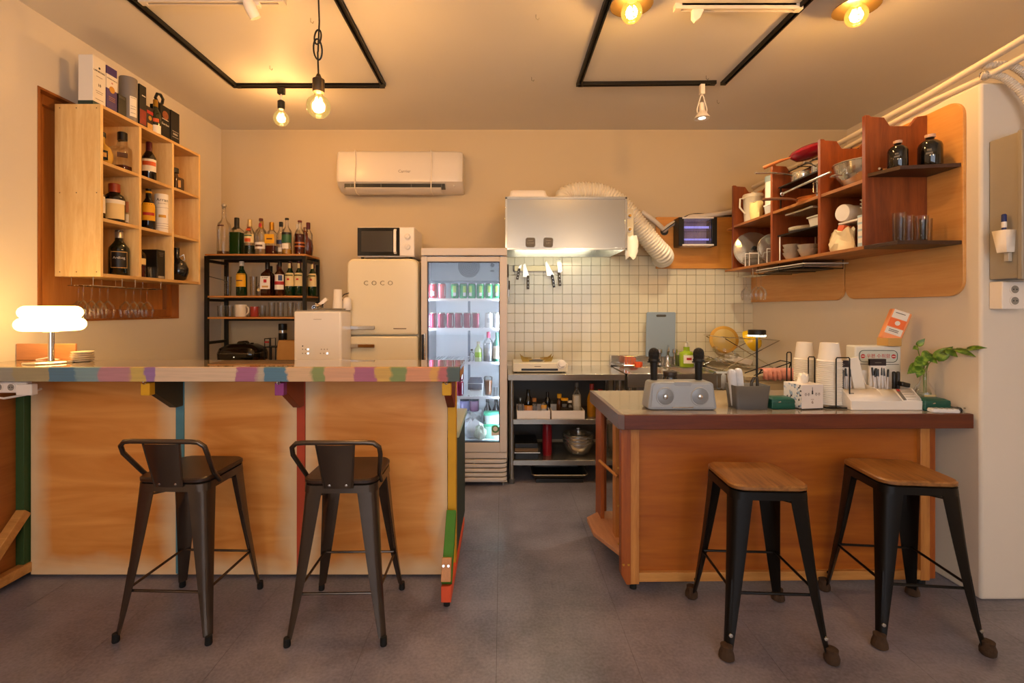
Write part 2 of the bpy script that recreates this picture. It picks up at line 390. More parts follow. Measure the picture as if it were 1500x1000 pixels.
MB(bar).box(-2.42, -.19, 2.12, 2.40, 1.004, 1.044).build('top_core', OAKH, bar)
# front panels with a whitewashed border
def washed_ply(w_, h_):
    m = bpy.data.materials.new('whitewashed plywood'); nt, b = nodes_of(m)
    tc = nt.nodes.new('ShaderNodeTexCoord'); mp = nt.nodes.new('ShaderNodeMapping'); nt.links.new(tc.outputs['Object'], mp.inputs[0]); mp.inputs['Scale'].default_value = (.7, 5, 4.5)
    n1 = nt.nodes.new('ShaderNodeTexNoise'); n1.inputs['Scale'].default_value = 1.6; n1.inputs['Detail'].default_value = 8; n1.inputs['Distortion'].default_value = 1.8
    nt.links.new(mp.outputs[0], n1.inputs['Vector'])
    cr = nt.nodes.new('ShaderNodeValToRGB'); cr.color_ramp.elements[0].position = .35; cr.color_ramp.elements[1].position = .65
    cr.color_ramp.elements[0].color = (*hx('#cc8034'), 1); cr.color_ramp.elements[1].color = (*hx('#e29c4e'), 1); nt.links.new(n1.outputs[0], cr.inputs[0])
    # distance to the panel edge from the generated coordinates
    sp = nt.nodes.new('ShaderNodeSeparateXYZ'); nt.links.new(tc.outputs['Generated'], sp.inputs[0])
    def mth(op, a, bb):
        n = nt.nodes.new('ShaderNodeMath'); n.operation = op
        for i, v in enumerate((a, bb)):
            if v is None: continue
            if isinstance(v, (int, float)): n.inputs[i].default_value = v
            else: nt.links.new(v, n.inputs[i])
        return n.outputs[0]
    X, Z = sp.outputs[0], sp.outputs[2]
    ex = mth('MULTIPLY', mth('MINIMUM', X, mth('SUBTRACT', 1.0, X)), w_); ez = mth('MULTIPLY', Z, h_)
    ed = mth('MINIMUM', ex, ez)
    n2 = nt.nodes.new('ShaderNodeTexNoise'); n2.inputs['Scale'].default_value = 7; nt.links.new(tc.outputs['Object'], n2.inputs['Vector'])
    ed = mth('ADD', ed, mth('MULTIPLY', mth('SUBTRACT', n2.outputs[0], .5), .09))
    mr = nt.nodes.new('ShaderNodeMapRange'); mr.inputs[1].default_value = .02; mr.inputs[2].default_value = .105; mr.inputs[3].default_value = .75; mr.inputs[4].default_value = 0
    nt.links.new(ed, mr.inputs[0])
    mx = nt.nodes.new('ShaderNodeMix'); mx.data_type = 'RGBA'; nt.links.new(mr.outputs[0], mx.inputs[0]); nt.links.new(cr.outputs[0], mx.inputs[6]); mx.inputs[7].default_value = (*hx('#e2c79c'), 1)
    nt.links.new(mx.outputs[2], b.inputs['Base Color']); b.inputs['Roughness'].default_value = .45
    return m
for x0, x1 in ((-2.318, -1.600), (-1.562, -1.008), (-.966, -.268)):
    MB(bar).box(x0, x1, 2.352, 2.364, .012, 1.004).build('front_panel', washed_ply(x1-x0, .99), bar, .001)
BLUEP = mat('blue post paint', '#4f7f8c', .6, var=.2, scale=12); REDPO = mat('red post paint', '#b0401f', .6, var=.2, scale=12)
GREENPO = mat('green post paint', '#2f4a23', .6, var=.25, scale=12); YELPO = mat('yellow post paint', '#d09a18', .6, var=.15, scale=12)
DGREEN = mat('dark green paint', '#20332e', .6, var=.2, scale=12); GRASS = mat('grass green paint', '#3f7a22', .6, var=.2, scale=12)
ORANGE = mat('red orange paint', '#d4502a', .6, var=.2, scale=12); PURPLE = mat('purple paint', '#8a3a7c', .6, var=.15, scale=12); DRED = mat('dark red paint', '#7a1a16', .6, var=.15, scale=12)
BRDK = mat('dark bracket paint', '#2b2a1c', .6, var=.2, scale=12)
for x, pm, bmx, em, lab in ((-1.581, BLUEP, BRDK, YELPO, 'blue painted post'), (-.987, REDPO, mat('brown red bracket', '#8a3a18', .6, var=.2, scale=12), PURPLE, 'red painted post'), (-.245, YELPO, DRED, YELPO, 'yellow painted post')):
    p = MB(bar).box(x-.020, x+.020, 2.345, 2.40, .02 if x < -.3 else .06, 1.004).build('post', pm, bar, .002); p['label'] = lab
    br = MB(bar).prism([(2.15, 1.004), (2.35, 1.004), (2.35, .845), (2.30, .845), (2.15, .945)], 'x', x-.018, x+.018).build('bracket', bmx, bar, .002)
    MB(bar).box(x-.020, x+.020, 2.118, 2.152, .935, .99).build('bracket_end', em, br, .002)
    MB(bar).torus((x, 2.113, .993), .007, .0022, 14, 6, (R(90), 0, 0)).build('eye_screw', CHROME, bar)
p = MB(bar).box(-2.366, -2.325, 2.325, 2.40, .02, 1.004).build('post', GREENPO, bar, .002); p['label'] = 'dark green painted post'
# end frames: floor runner, diagonal kicker, rubber foot
for x, mats_ in ((-.245, (ORANGE, GRASS, YELPO)), (-2.335, (OAKH, OAKH, GREENPO))):
    w_ = .022
    rn = MB(bar).prism([(2.10, .028), (2.86, .028), (2.86, .075), (2.19, .075), (2.10, .10)], 'x', x-w_, x+w_).build('floor_runner', mats_[0], bar, .003)
    MB(bar).beam((x, 2.122, .10), (x, 2.335, .33), .042, .046, (1, 0, 0)).build('kicker', mats_[1], bar, .003)
    MB(bar).cyl((x, 2.13, 0), .014, .03).build('rubber_foot', RUBBER, bar)
    MB(bar).cyl((x, 2.82, 0), .014, .03).build('rubber_foot', RUBBER, bar)
    if x > -1:
        bl = MB(bar).cbox((x, 2.118, .165), (.042, .03, .095), (R(-24), 0, 0)).build('wood_block', OAK, bar, .002)
        for dx in (-.011, .011): MB(bar).cyl((x+dx, 2.100, .19), .0055, .004, 10, (R(66), 0, 0)).build('screw', STEELM, bl)
# lower working counter behind the raised bar
lc = MB(bar).box(-2.42, -.215, 2.40, 2.98, .672, .70).build('work_top', mat('pale green laminate', '#a9b39a', .3, var=.05), bar, .003)
MB(bar).box(-.262, -.228, 2.41, 2.96, .07, .672).build('end_panel', DGREEN, bar)
MB(bar).box(-2.42, -.27, 2.93, 2.96, .07, .672).build('back_panel', DGREEN, bar)
# the side board on the left wall under the bar
tag(MB().box(-2.428, -2.372, .9, 2.40, .05, .985).build('side_board', wood('side board plywood', '#b26a2c', '#8f4d18', 1, .5, .45), None, .002), 'brown plywood board on the left wall below the power strip', 'board')
# extension power strip at the left end
ps = thing('power_strip', 'cream power strip fixed under the left end of the bar', 'power strip', (-2.24, 2.17, .93))
MB(ps).box(-2.368, -2.115, 2.125, 2.155, .945, .995).build('body', WHITEP, ps, .006)
MB(ps).box(-2.155, -2.085, 2.118, 2.15, .935, .985).build('plug', WHITEP, ps, .004)
for x in (-2.29, -2.235, -2.18):
    so = MB(ps).cyl((x, 2.126, .971), .019, .004, 20, (R(90), 0, 0)).build('socket', WHITEP, ps)
    MB(ps).cyl((x, 2.1235, .971), .015, .002, 20, (R(90), 0, 0)).build('recess', mat('socket shade grey', '#8c857a', .6), so)
    for dx in (-.006, .006): MB(ps).cyl((x+dx, 2.122, .971), .0025, .001, 8, (R(90), 0, 0)).build('pin_hole', BLACKP, so)
MB(ps).tube([(-2.365, 2.14, .955), (-2.34, 2.15, .93), (-2.25, 2.16, .915), (-2.16, 2.17, .93), (-2.10, 2.18, .955)], .005).build('cable', WHITEP, ps)

# ================================================================= RIGHT COUNTER
rc = thing('serving_counter', 'stained wood serving counter with grey laminate top and red-brown edge', 'counter', (.53, 2.16, 0), rz=R(.9))
def L(): return MB(None)
W_ = 1.63
top = [(0, 0), (W_, 0), (W_, .64), (-.005, .64), (-.005, .03)]
L().prism([(0.02, .02), (W_, .02), (W_, .66), (.02, .66)], 'z', .80, .8372).build('counter_top', mat('grey laminate', '#8e857a', .10, var=.04, scale=6, spec=.7, coat=.3), rc, .002)
L().box(.025, W_, 0, .02, .772, .838).build('front_edge', REDWOOD, rc, .003)
L().prism([(.0, .022), (.025, 0), (.025, .02), (.02, .02), (.02, .66), (0, .66)], 'z', .772, .838).build('side_edge', mat('grey brown edge band', '#6f6264', .4, var=.1), rc, .002)
L().box(.03, W_-.01, .03, .64, .775, .80).build('sub_top', CHERRYH, rc)
L().box(.115, 1.46, .105, .117, .05, .775).build('front_panel', PLYD, rc)
L().box(.115, 1.46, .085, .117, .035, .078).build('bottom_rail', OAKH, rc, .002)
for x0, x1, y0, y1, mm in ((.072, .115, .075, .12, OAK), (1.46, 1.505, .085, .125, OAK), (1.515, 1.545, .10, .16, ORWOOD), (.05, .085, .60, .64, ORWOOD)):
    L().box(x0, x1, y0, y1, .03, .775).build('post', mm, rc, .002)
st = L().prism([(.03, .775), (.075, .775), (.075, .03), (.055, .03), (.03, .075)], 'y', .072, .115)
st = st.build('corner_stile', ORWOOD, rc, .002)
for z in (.125, .60, .42):
    for dx in (.04, .063): L().cyl((dx, .072, z if z < .2 else z), .005, .004, 12, (R(90), 0, 0)).build('bolt', GOLDINK, st) if z < .2 else None
L().box(.03, .05, .50, .64, .09, .775).build('side_stile', ORWOOD, rc, .002)
L().box(.055, .075, .28, .34, .12, .775).build('side_stile', OAK, rc, .002)
sh = L().prism([(-.045, .34), (-.045, .52), (.04, .60), (.30, .60), (.30, .12), (.045, .12)], 'z', .13, .152).build('side_shelf', wood('pink side shelf wood', '#c98f63', '#a8704a', 1, 1, .45), rc, .002)
L().tube([(-.01, .36, .52), (.06, .26, .47)], .008, 10).build('dowel', OAK, rc)
for z in (.20, .38, .56): L().cyl((.03, .118, z), .005, .005, 10, (0, R(-90), 0)).build('bolt', GOLDINK, rc)
for x, y in ((.093, .10), (1.48, .105), (.06, .62), (1.48, .6)): L().cyl((x, y, 0), .016, .032, 14).build('foot', RUBBER, rc)
L().box(1.46, 1.505, .58, .62, .03, .775).build('post', OAK, rc)

# ================================================================= STOOLS
def rrect(hx_, hy, r, z, n=5, cx=0, cy=0):
    pts = []
    for sx, sy, a in ((1, 1, 0), (-1, 1, PI/2), (-1, -1, PI), (1, -1, 1.5*PI)):
        for i in range(n+1):
            t = a+PI/2*i/n; pts.append(Vector((cx+sx*(hx_-r)+r*math.cos(t), cy+sy*(hy-r)+r*math.sin(t), z)))
    return pts
def make_stool(back, metal, seatm, label, name, loc, rz, feet):
    s = thing(name, label, 'stool', (0, 0, 0), 'bar stools')
    H = .612; ht = .145; hb = .186
    # sheet metal seat pan with a downturned apron
    MB().loft([rrect(ht+.004, ht+.004, .045, H-.030), rrect(ht+.002, ht+.002, .045, H), rrect(ht-.01, ht-.01, .04, H+.004)]).build('seat_frame', metal, s, sharp=50)
    MB().loft([rrect(ht-.002, ht-.002, .05, H+.004), rrect(ht+.004, ht+.004, .05, H+.009), rrect(ht+.004, ht+.004, .05, H+.020), rrect(ht-.002, ht-.002, .047, H+.0255)]).build('seat', seatm, s, sharp=30)
    for sx in (-1, 1):
        for sy in (-1, 1):
            # tapering folded leg: wide at the top, narrow at the foot, hollow on the inner side
            rings = []
            for k in range(7):
                t = k/6; z = H-.02-(H-.05)*t
                c = ht-.004 + (hb-ht)*t + .012*t*t*t; w = .046*(1-t) + .025; th = .020 - .004*t
                # L-shaped section with a rounded outer corner, corner at (c, c)
                sec = [(c, c-w), (c, c-.018), (c-.006, c-.006), (c-.018, c), (c-w, c), (c-w, c-.004), (c-.02, c-.006-th*.4), (c-.012-th*.3, c-.012-th*.3), (c-.006-th*.4, c-.02), (c-.004, c-w)]
                rings.append([Vector((sx*a, sy*b, z)) for a, b in sec])
            lg = MB().loft(rings).build('leg', metal, s, sharp=45)
            # pressed rib along the outer corner
            a0 = ht+.046*(hb-ht)/.1; q = []
            for t in (.52, .56, .88, .92):
                c = ht-.004+(hb-ht)*t+.012*t**3; q.append(Vector((sx*(c-.0095), sy*(c-.0095), H-.02-(H-.05)*t)))
            MB().tube(q, .006, 6, rs=[.002, .006, .006, .002]).build('rib', metal, lg)
            c = hb+.006
            if not back: MB().lathe([(.008, 0), (.007, .003), (.003, .004)], (sx*(hb-.012), sy*(hb+.002), .085), 10, (R(-sy*90), 0, 0)).build('bolt', STEELM, lg)
            if feet == 'felt':
                rr = random.uniform(.9, 1.1)
                MB().lathe([(.021, 0), (.027*rr, .006), (.027, .022), (.021, .040), (.022, .052), (.017, .054)], (sx*c, sy*c, 0), 12).build('felt_sock', FELT, s)
            else:
                MB().lathe([(.012, 0), (.014, .004), (.013, .034)], (sx*(c-.004), sy*(c-.004), 0), 12).build('rubber_foot', RUBBER, s)
    # lower ring rails at two heights and diagonal braces under the seat
    for (ax, z) in (('x', .19 if back else .232), ('y', .195 if back else .238)):
        t = (H-.02-z)/(H-.05); c = ht-.012+(hb-ht)*t
        for sg in (-1, 1):
            p, q = ((-c, sg*c, z), (c, sg*c, z)) if ax == 'x' else ((sg*c, -c, z), (sg*c, c, z))
            MB().tube([p, q], .0055, 8).build('foot_rail', metal, s)
    for sg in (-1, 1): MB().beam((-ht+.01, -sg*(ht-.01), H-.055), (ht-.01, sg*(ht-.01), H-.055-.002*sg), .018, .004).build('brace', metal, s)
    if back:
        zt = .795
        pts = [(-.149, -.055, H-.012), (-.151, -.10, H+.035), (-.172, -.172, zt-.05), (-.170, -.186, zt-.018), (-.150, -.194, zt), (-.12, -.196, zt+.003), (.12, -.196, zt+.003), (.150, -.194, zt), (.170, -.186, zt-.018), (.172, -.172, zt-.05), (.151, -.10, H+.035), (.149, -.055, H-.012)]
        MB().tube(pts, .0095, 10).build('back_rail', metal, s, sharp=60)
        rings = []
        for k in range(6):
            t = k/5; w = .055+.020*t; y = -.150-.042*t; z = H-.008+(zt+.0-H)*t
            rings.append([Vector((-w, y, z)), Vector((-w*.9, y-.006, z)), Vector((0, y-.009, z)), Vector((w*.9, y-.006, z)), Vector((w, y, z)), Vector((w*.9, y-.002, z)), Vector((0, y-.005, z)), Vector((-w*.9, y-.002, z))])
        pl = MB().loft(rings).build('back_plate', metal, s, sharp=60)
        for sx in (-1, 1):
            MB().lathe([(.007, 0), (.006, .003), (.002, .0045)], (sx*.033, -.157, H+.006), 12, (R(90), 0, 0)).build('rivet', CHROME, pl)
            MB().tube([(sx*.056, -.152, H-.008), (sx*.075, -.194, zt)], .004, 6).build('flange', metal, pl)
    s.location = loc; s.rotation_euler = (0, 0, rz)
    return s
st1 = make_stool(True, GUN, DSEAT, 'low-back gunmetal stool with dark wood seat in front of the blue post', 'bar_stool', (-1.335, 2.075, 0), R(-2), 'rubber')
st2 = copy_tree(st1, (-.655, 2.06, 0), R(1), 'low-back gunmetal stool with dark wood seat in front of the red post')
st3 = make_stool(False, BLKST, SEATW, 'backless black stool with honey wood seat, left one at the serving counter', 'backless_stool', (1.05, 1.985, 0), R(-3), 'felt')
st4 = copy_tree(st3, (1.685, 2.035, 0), R(-6), 'backless black stool with honey wood seat, nearest the right wall')
# ================================================================= GLASS-DOOR DRINKS FRIDGE
FRM = mat('beige fridge enamel', '#cfc3b6', .35)
fr = thing('drinks_fridge', 'tall upright drinks fridge with a glass door and lit shelves', 'fridge', (-.28, 3.84, 0))
x0, x1, yf, yb, zt = -.60, .040, 3.55, 4.13, 1.772
INN = mat('white fridge liner', '#e9ecf0', .3)
MB(fr).box(x0, x0+.03, yf+.05, yb, .25, zt).build('side_wall', FRM, fr, .004)
MB(fr).box(x1-.03, x1, yf+.05, yb, .25, zt).build('side_wall', FRM, fr, .004)
MB(fr).box(x0, x1, yf+.05, yb, zt-.03, zt).build('top_wall', FRM, fr, .004)
MB(fr).box(x0+.03, x1-.03, yb-.03, yb, .25, zt-.03).build('back_wall', INN, fr)
MB(fr).box(x0+.03, x0+.036, yf+.06, yb-.03, .30, zt-.03).build('liner', INN, fr)
MB(fr).box(x1-.036, x1-.03, yf+.06, yb-.03, .30, zt-.03).build('liner', INN, fr)
MB(fr).box(x0+.03, x1-.03, yf+.05, yb-.03, .25, .325).build('floor_pan', INN, fr)
MB(fr).box(x0, x1, yf+.05, yb, .06, .25).build('motor_housing', FRM, fr)
hd = MB(fr).box(x0, x1, yf, yf+.055, 1.716, zt).build('header', FRM, fr, .004)
# door: four rails, gasket, glass, handle
dr = MB(fr)
for a in ((x0, x0+.046, .255, 1.706), (x1-.055, x1, .255, 1.706)): dr.box(a[0], a[1], yf, yf+.05, a[2], a[3])
dr.box(x0+.046, x1-.055, yf, yf+.05, 1.670, 1.706); dr.box(x0+.046, x1-.055, yf, yf+.05, .255, .325)
dr = dr.build('door', FRM, fr, .003)
GK = mat('dark blue gasket', '#2b2d3c', .5)
gx0, gx1, gz0, gz1 = x0+.046, x1-.055, .325, 1.670
g = MB(fr); t = .006
g.box(gx0, gx0+t, yf+.004, yf+.046, gz0, gz1); g.box(gx1-t, gx1, yf+.004, yf+.046, gz0, gz1); g.box(gx0, gx1, yf+.004, yf+.046, gz0, gz0+t); g.box(gx0, gx1, yf+.004, yf+.046, gz1-t, gz1)
g.build('gasket', GK, dr)
MB(fr).box(gx0+t, gx1-t, yf+.012, yf+.017, gz0+t, gz1-t).build('pane', glass('fridge door glass', (.93, .95, .97), .8), dr)
h = MB(fr).box(x0+.006, x0+.028, yf-.022, yf-.004, .85, 1.13).build('handle', BLACKP, dr, .004)
MB(fr).box(x0+.024, x0+.036, yf-.022, yf, .84, 1.14).build('handle_trim', STEELM, h, .003)
# energy label sticker
es = MB(fr).box(-.078, -.018, yf+.0105, yf+.0118, .375, .425).build('energy_label', PAPER, dr)
MB(fr).lathe([(.030, 0), (.030, .0012)], (-.048, yf+.0116, .425), 20, (R(90), 0, 0)).build('label_arc', mat('green label print', '#5d8a55', .6), es)
MB(fr).lathe([(.017, 0), (.017, .0006)], (-.048, yf+.0103, .425), 20, (R(90), 0, 0)).build('label_dial', PAPER, es)
# grille with louvres
gr = MB(fr).box(x0, x1, yf+.035, yf+.05, .03, .25).build('grille_back', BLACKP, fr)
MB(fr).box(x0, x1, yf+.004, yf+.045, .205, .25).build('kick_plate', FRM, fr, .006)
for i in range(5):
    z = .200-.0335*i
    pts = [(x0, yf+.045), (x0, yf+.012), (x0+.012, yf), (x1-.045, yf), (x1-.018, yf+.008), (x1-.004, yf+.025), (x1, yf+.045)]
    MB(fr).prism(pts, 'z', z-.0265, z-.002).build('louvre', FRM, fr, .003)
MB(fr).box(x0, x1, yf+.01, yf+.045, .028, .036).build('grille_base', FRM, fr, .003)
MB(fr).box(-.205, -.198, yf+.006, yf+.045, .035, .205).build('grille_rib', FRM, fr)
for x in (x0+.05, x1-.03):
    for y in (yf+.05, yb-.06): MB(fr).lathe([(.013, 0), (.013, .02), (.018, .03), (.018, .062)], (x, y, 0), 12).build('foot', STEELM, fr)
# inside: evaporator box with fan grille, controls, shelves on wire, LED strips
ev = MB(fr).box(x0+.036, x1-.036, 3.80, yb-.03, 1.54, 1.742).build('evaporator', mat('grey evaporator cover', '#9aa0a8', .5), fr, .004)
for k in range(6): MB(fr).torus((-.26, 3.797, 1.655), .012+.014*k, .0025, 24, 5, (R(90), 0, 0)).build('fan_ring', GREYP, ev)
MB(fr).cyl((-.26, 3.80, 1.655), .088, .003, 24, (R(90), 0, 0)).build('fan_disc', mat('fan shadow grey', '#70757c', .7), ev)
MB(fr).cyl((-.075, 3.80, 1.665), .016, .012, 16, (R(90), 0, 0)).build('thermostat', BLACKP, ev)
MB(fr).box(-.09, -.06, 3.795, 3.80, 1.615, 1.625).build('switch', BLACKP, ev)
WIRE = mat('white coated wire', '#e8ecf2', .35)
for z in (1.398, 1.174, .917, .655):
    s_ = MB(fr); s_.box(x0+.04, x1-.04, 3.625, 3.632, z-.020, z); s_.box(x0+.04, x1-.04, 4.06, 4.066, z-.008, z)
    for i in range(24):
        xx = x0+.045+i*(x1-x0-.09)/23; s_.box(xx-.0018, xx+.0018, 3.63, 4.06, z-.006, z-.002)
    s_.box(x0+.036, x0+.042, 3.63, 4.06, z-.010, z-.002); s_.box(x1-.042, x1-.036, 3.63, 4.06, z-.010, z-.002)
    s_.build('wire_shelf', WIRE, fr)
LED = emis('fridge led', (.74, .86, 1.0), 85)
for x in (x0+.041, x1-.041): MB(fr).box(x-.004, x+.004, 3.608, 3.618, .34, 1.52).build('led_strip', LED, fr)
MB(fr).box(-.29, -.27, yb-.034, yb-.029, .40, 1.5).build('shelf_rail', mat('rail grey', '#8b93a0', .5), fr)

# ================================================================= RETRO FRIDGE + MICROWAVE + ICE MAKER
rf = thing('retro_fridge', 'cream retro fridge with rounded corners and chrome lettering', 'fridge', (-.883, 3.83, 0))
def rr_xz(x0, x1, z0, z1, r, n=6, bottom=False):
    pts = []
    for cx, cz, a, on in ((x0+r, z0+r, PI, bottom), (x1-r, z0+r, 1.5*PI, bottom), (x1-r, z1-r, 0, True), (x0+r, z1-r, .5*PI, True)):
        if on: pts += [(cx+r*math.cos(a+PI/2*i/n), cz+r*math.sin(a+PI/2*i/n)) for i in range(n+1)]
        else: pts.append((cx+(r if math.cos(a+PI/4) > 0 else -r), cz+(r if math.sin(a+PI/4) > 0 else -r)))
    return pts
MB(rf).prism(rr_xz(-1.146, -.620, .05, 1.694, .05), 'y', 3.60, 4.10).build('body', CREAM, rf, .006)
ud = MB(rf).prism(rr_xz(-1.146, -.620, 1.126, 1.690, .055), 'y', 3.53, 3.593).build('upper_door', CREAM, rf, .018, 4)
ld = MB(rf).prism(rr_xz(-1.146, -.620, .09, 1.117, .02, bottom=True), 'y', 3.53, 3.593).build('lower_door', CREAM, rf, .014, 3)
for par, z in ((ud, 1.181), (ld, 1.048)):
    hb_ = MB(rf).prism(rr_xz(-1.117, -.930, z-.014, z+.014, .007, 4, True), 'y', 3.495, 3.508).build('handle', CHROME, par, .003)
    for x in (-1.095, -.955): MB(rf).cyl((x, 3.531, z), .007, .025, 10, (R(90), 0, 0)).build('handle_post', CHROME, hb_)
for i, ch in enumerate('COCO'):
    text('letter', ch, .048, (-1.003+.060*i, 3.5285, 1.508), (R(90), 0, 0), mat('bronze lettering', '#8c7a5c', .3, .8), ud, .002, org=rf.location, sx=1.05)
text('badge', 'Retro Classic', .020, (-.745, 3.5285, 1.172), (R(90), R(-0), 0), INK, ud, .0008, org=rf.location) if False else MB(rf).box(-.80, -.705, 3.5275, 3.5295, 1.170, 1.176).build('badge', BROWNINK, ud)
for x in (-1.10, -.665):
    for y in (3.64, 4.06): MB(rf).cyl((x, y, 0), .02, .055, 12).build('foot', RUBBER, rf)

mw = thing('microwave', 'white microwave with dark window standing on the cream fridge', 'microwave', (-.867, 3.76, 1.694))
MB(mw).box(-1.081, -.653, 3.585, 3.92, 1.708, 1.932).build('body', WHITEP, mw, .006)
dd = MB(mw).box(-1.079, -.765, 3.570, 3.586, 1.716, 1.926).build('door', mat('black glass', '#12100e', .08, spec=.7), mw, .003)
MB(mw).box(-1.05, -.815, 3.568, 3.5705, 1.745, 1.900).build('window', mat('microwave window mesh', '#3a332a', .2), dd)
MB(mw).prism([(3.570, 1.728), (3.552, 1.742), (3.552, 1.902), (3.570, 1.916), (3.570, 1.905), (3.558, 1.895), (3.558, 1.75), (3.570, 1.74)], 'x', -.806, -.785).build('handle', WHITEP, dd, .002)
cp = MB(mw).box(-.763, -.655, 3.570, 3.586, 1.716, 1.926).build('control_panel', WHITEP, mw, .003)
for z in (1.858, 1.782):
    kn = MB(mw).lathe([(.026, 0), (.026, .003), (.020, .004), (.019, .018), (.016, .020)], (-.703, 3.570, z), 20, (R(90), 0, 0)).build('knob', WHITEP, cp)
    MB(mw).cbox((-.703+.004, 3.548, z+.004), (.005, .006, .034), (0, R(35), 0)).build('grip', WHITEP, kn)
for x in (-1.05, -.685):
    for y in (3.61, 3.89): MB(mw).cyl((x, y, 1.694), .012, .015, 10).build('foot', RUBBER, mw)

im = thing('ice_maker', 'plain white ice and water dispenser beside the cream fridge', 'dispenser', (-1.27, 3.41, 0))
MB(im).box(-1.437, -1.108, 3.30, 3.522, .03, 1.303).build('body', WHITEP, im, .014, 3)
MB(im).box(-1.43, -1.115, 3.308, 3.518, 1.303, 1.310).build('lid', mat('grey lid', '#8d867c', .4), im, .002)
for i, (x, z) in enumerate(((-1.375, 1.062), (-1.375, 1.040), (-1.355, 1.040), (-1.338, 1.040), (-1.375, 1.012), (-1.355, 1.012), (-1.338, 1.012), (-1.245, 1.040), (-1.225, 1.040), (-1.205, 1.040), (-1.252, 1.012), (-1.228, 1.012), (-1.205, 1.012))):
    lit = i in (3, 6, 12)
    MB(im).cyl((x, 3.300, z), .0045 if not lit else .006, .001, 12, (R(90), 0, 0)).build('button_light' if lit else 'button', emis('button light', (.9, .95, 1), 3) if lit else (BLACKP if i == 0 else mat('button print', '#a79c8d', .5)), im)
MB(im).box(-1.30, -1.245, 3.2985, 3.3005, 1.245, 1.2495).build('logo', mat('pale logo grey', '#b9ab98', .5), im)
MB(im).box(-1.42, -1.12, 3.32, 3.51, 0, .03).build('plinth', BLACKP, im)

# ================================================================= AIR CONDITIONER
ac = thing('air_conditioner', 'white wall-mounted air conditioner tied round with two cords', 'air conditioner', (-.84, 4.0, 2.282))
prof = [(4.139, 2.30), (4.139, 2.625), (3.965, 2.625), (3.945, 2.610), (3.930, 2.50), (3.925, 2.40), (3.930, 2.365), (3.950, 2.355), (3.975, 2.335), (4.05, 2.30)]
ACW = mat('air conditioner white', '#ded3c4', .3)
rings = []
for x, k in ((-1.365, .90), (-1.355, .975), (-1.335, 1.0), (-.375, 1.0), (-.345, .975), (-.325, .90)):
    rings.append([Vector((x, 4.139-(4.139-y)*k, 2.46+(z-2.46)*(.5+.5*k))) for y, z in prof])
MB(ac).loft(rings).build('body', ACW, ac, sharp=45)
vt = MB(ac).box(-1.30, -.47, 3.946, 4.02, 2.318, 2.352).build('outlet', BLACKP, ac)
for i in range(4): MB(ac).box(-1.25+.25*i, -1.244+.25*i, 3.942, 3.96, 2.32, 2.35).build('vane', GREYP, vt)
MB(ac).prism([(3.945, 2.322), (3.935, 2.316), (3.975, 2.288), (4.04, 2.283), (4.04, 2.29), (3.98, 2.297)], 'x', -1.29, -.50).build('louvre', ACW, ac, .002)
CORD = mat('white cord', '#e8dcc8', .7)
for x in (-1.205, -.578):
    MB(ac).tube([(x-.012, 4.12, 2.630), (x-.01, 3.96, 2.632), (x-.004, 3.936, 2.608), (x+.004, 3.922, 2.50), (x, 3.917, 2.40), (x-.002, 3.922, 2.36), (x-.004, 3.93, 2.31), (x-.004, 3.97, 2.280), (x, 4.04, 2.278)], .0045, 8).build('tie_cord', CORD, ac)
text('logo', 'Carrier', .034, (-.80, 3.9255, 2.448), (R(90), 0, 0), mat('dim logo', '#8d7f6c', .4), ac, .0006, org=ac.location)
MB(ac).cyl((-.395, 3.958, 2.335), .007, .003, 10, (R(60), 0, 0)).build('sensor', WHITEP, ac)

# ================================================================= HOOD, DUCT
hd = thing('range_hood', 'brushed steel extractor hood with a lit underside over the tiled wall', 'range hood', (.485, 3.85, 1.77))
hx0, hx1, hz0, hz1 = .030, .940, 1.767, 2.158
m = MB(hd); m.box(hx0, hx1, 3.60, 3.606, hz0, hz1); m.build('front_panel', STEEL, hd)
for x in (hx0, hx1-.006): MB(hd).box(x, x+.006, 3.606, 4.138, hz0, hz1).build('side_panel', STEEL, hd)
MB(hd).box(hx0, hx1, 3.606, 4.138, hz1-.006, hz1).build('top_panel', STEEL, hd)
for a in ((hx0-.004, hx0+.012, hz0, hz1), (hx1-.012, hx1+.004, hz0, hz1), (hx0-.004, hx1+.004, hz1-.012, hz1+.004), (hx0-.004, hx1+.004, hz0-.004, hz0+.010)):
    MB(hd).box(a[0], a[1], 3.594, 3.601, a[2], a[3]).build('trim', STEELM, hd, .001)
MB(hd).box(hx0+.01, hx1-.01, 3.606, 4.13, 1.93, 1.94).build('filter_plate', STEEL, hd)
MB(hd).box(hx0+.006, hx1-.006, 4.125, 4.138, hz0, 1.93).build('back_lip', STEELM, hd)
tb = MB(hd).tube([(hx0+.10, 3.80, 1.90), (hx1-.10, 3.80, 1.90)], .014, 12).build('light_tube', emis('hood tube light', (1.0, .97, .80), 28), hd)
for x in (hx0+.09, hx1-.10): MB(hd).box(x-.005, x+.015, 3.78, 3.82, 1.88, 1.93).build('tube_holder', WHITEP, tb)
for x, rz_ in ((.216, .0), (.350, .05)):
    o = MB().loft([rrect(.036, .036, .016, 0), rrect(.036, .036, .016, .004)]); o.M = None
    b = o.build('hood_magnet', mat('worn grey magnet', '#6d675d', .6, var=.3, scale=40), None, .001)
    b.location = (x, 3.5995, 1.819); b.rotation_euler = (R(90), rz_, 0); tag(b, 'grey square magnet on the hood, %s one' % ('left' if x < .3 else 'right'), 'magnet', 'hood magnets')
    text('lettering', 'LOW' if x < .3 else 'LIM', .022, (0, -.006, .0045), (0, 0, 0), mat('magnet print', '#a39a88', .6), b, .0003)
    MB().box(-.018, .018, .012, .016, .004, .0047).build('print_bar', MATS['magnet print'], b)
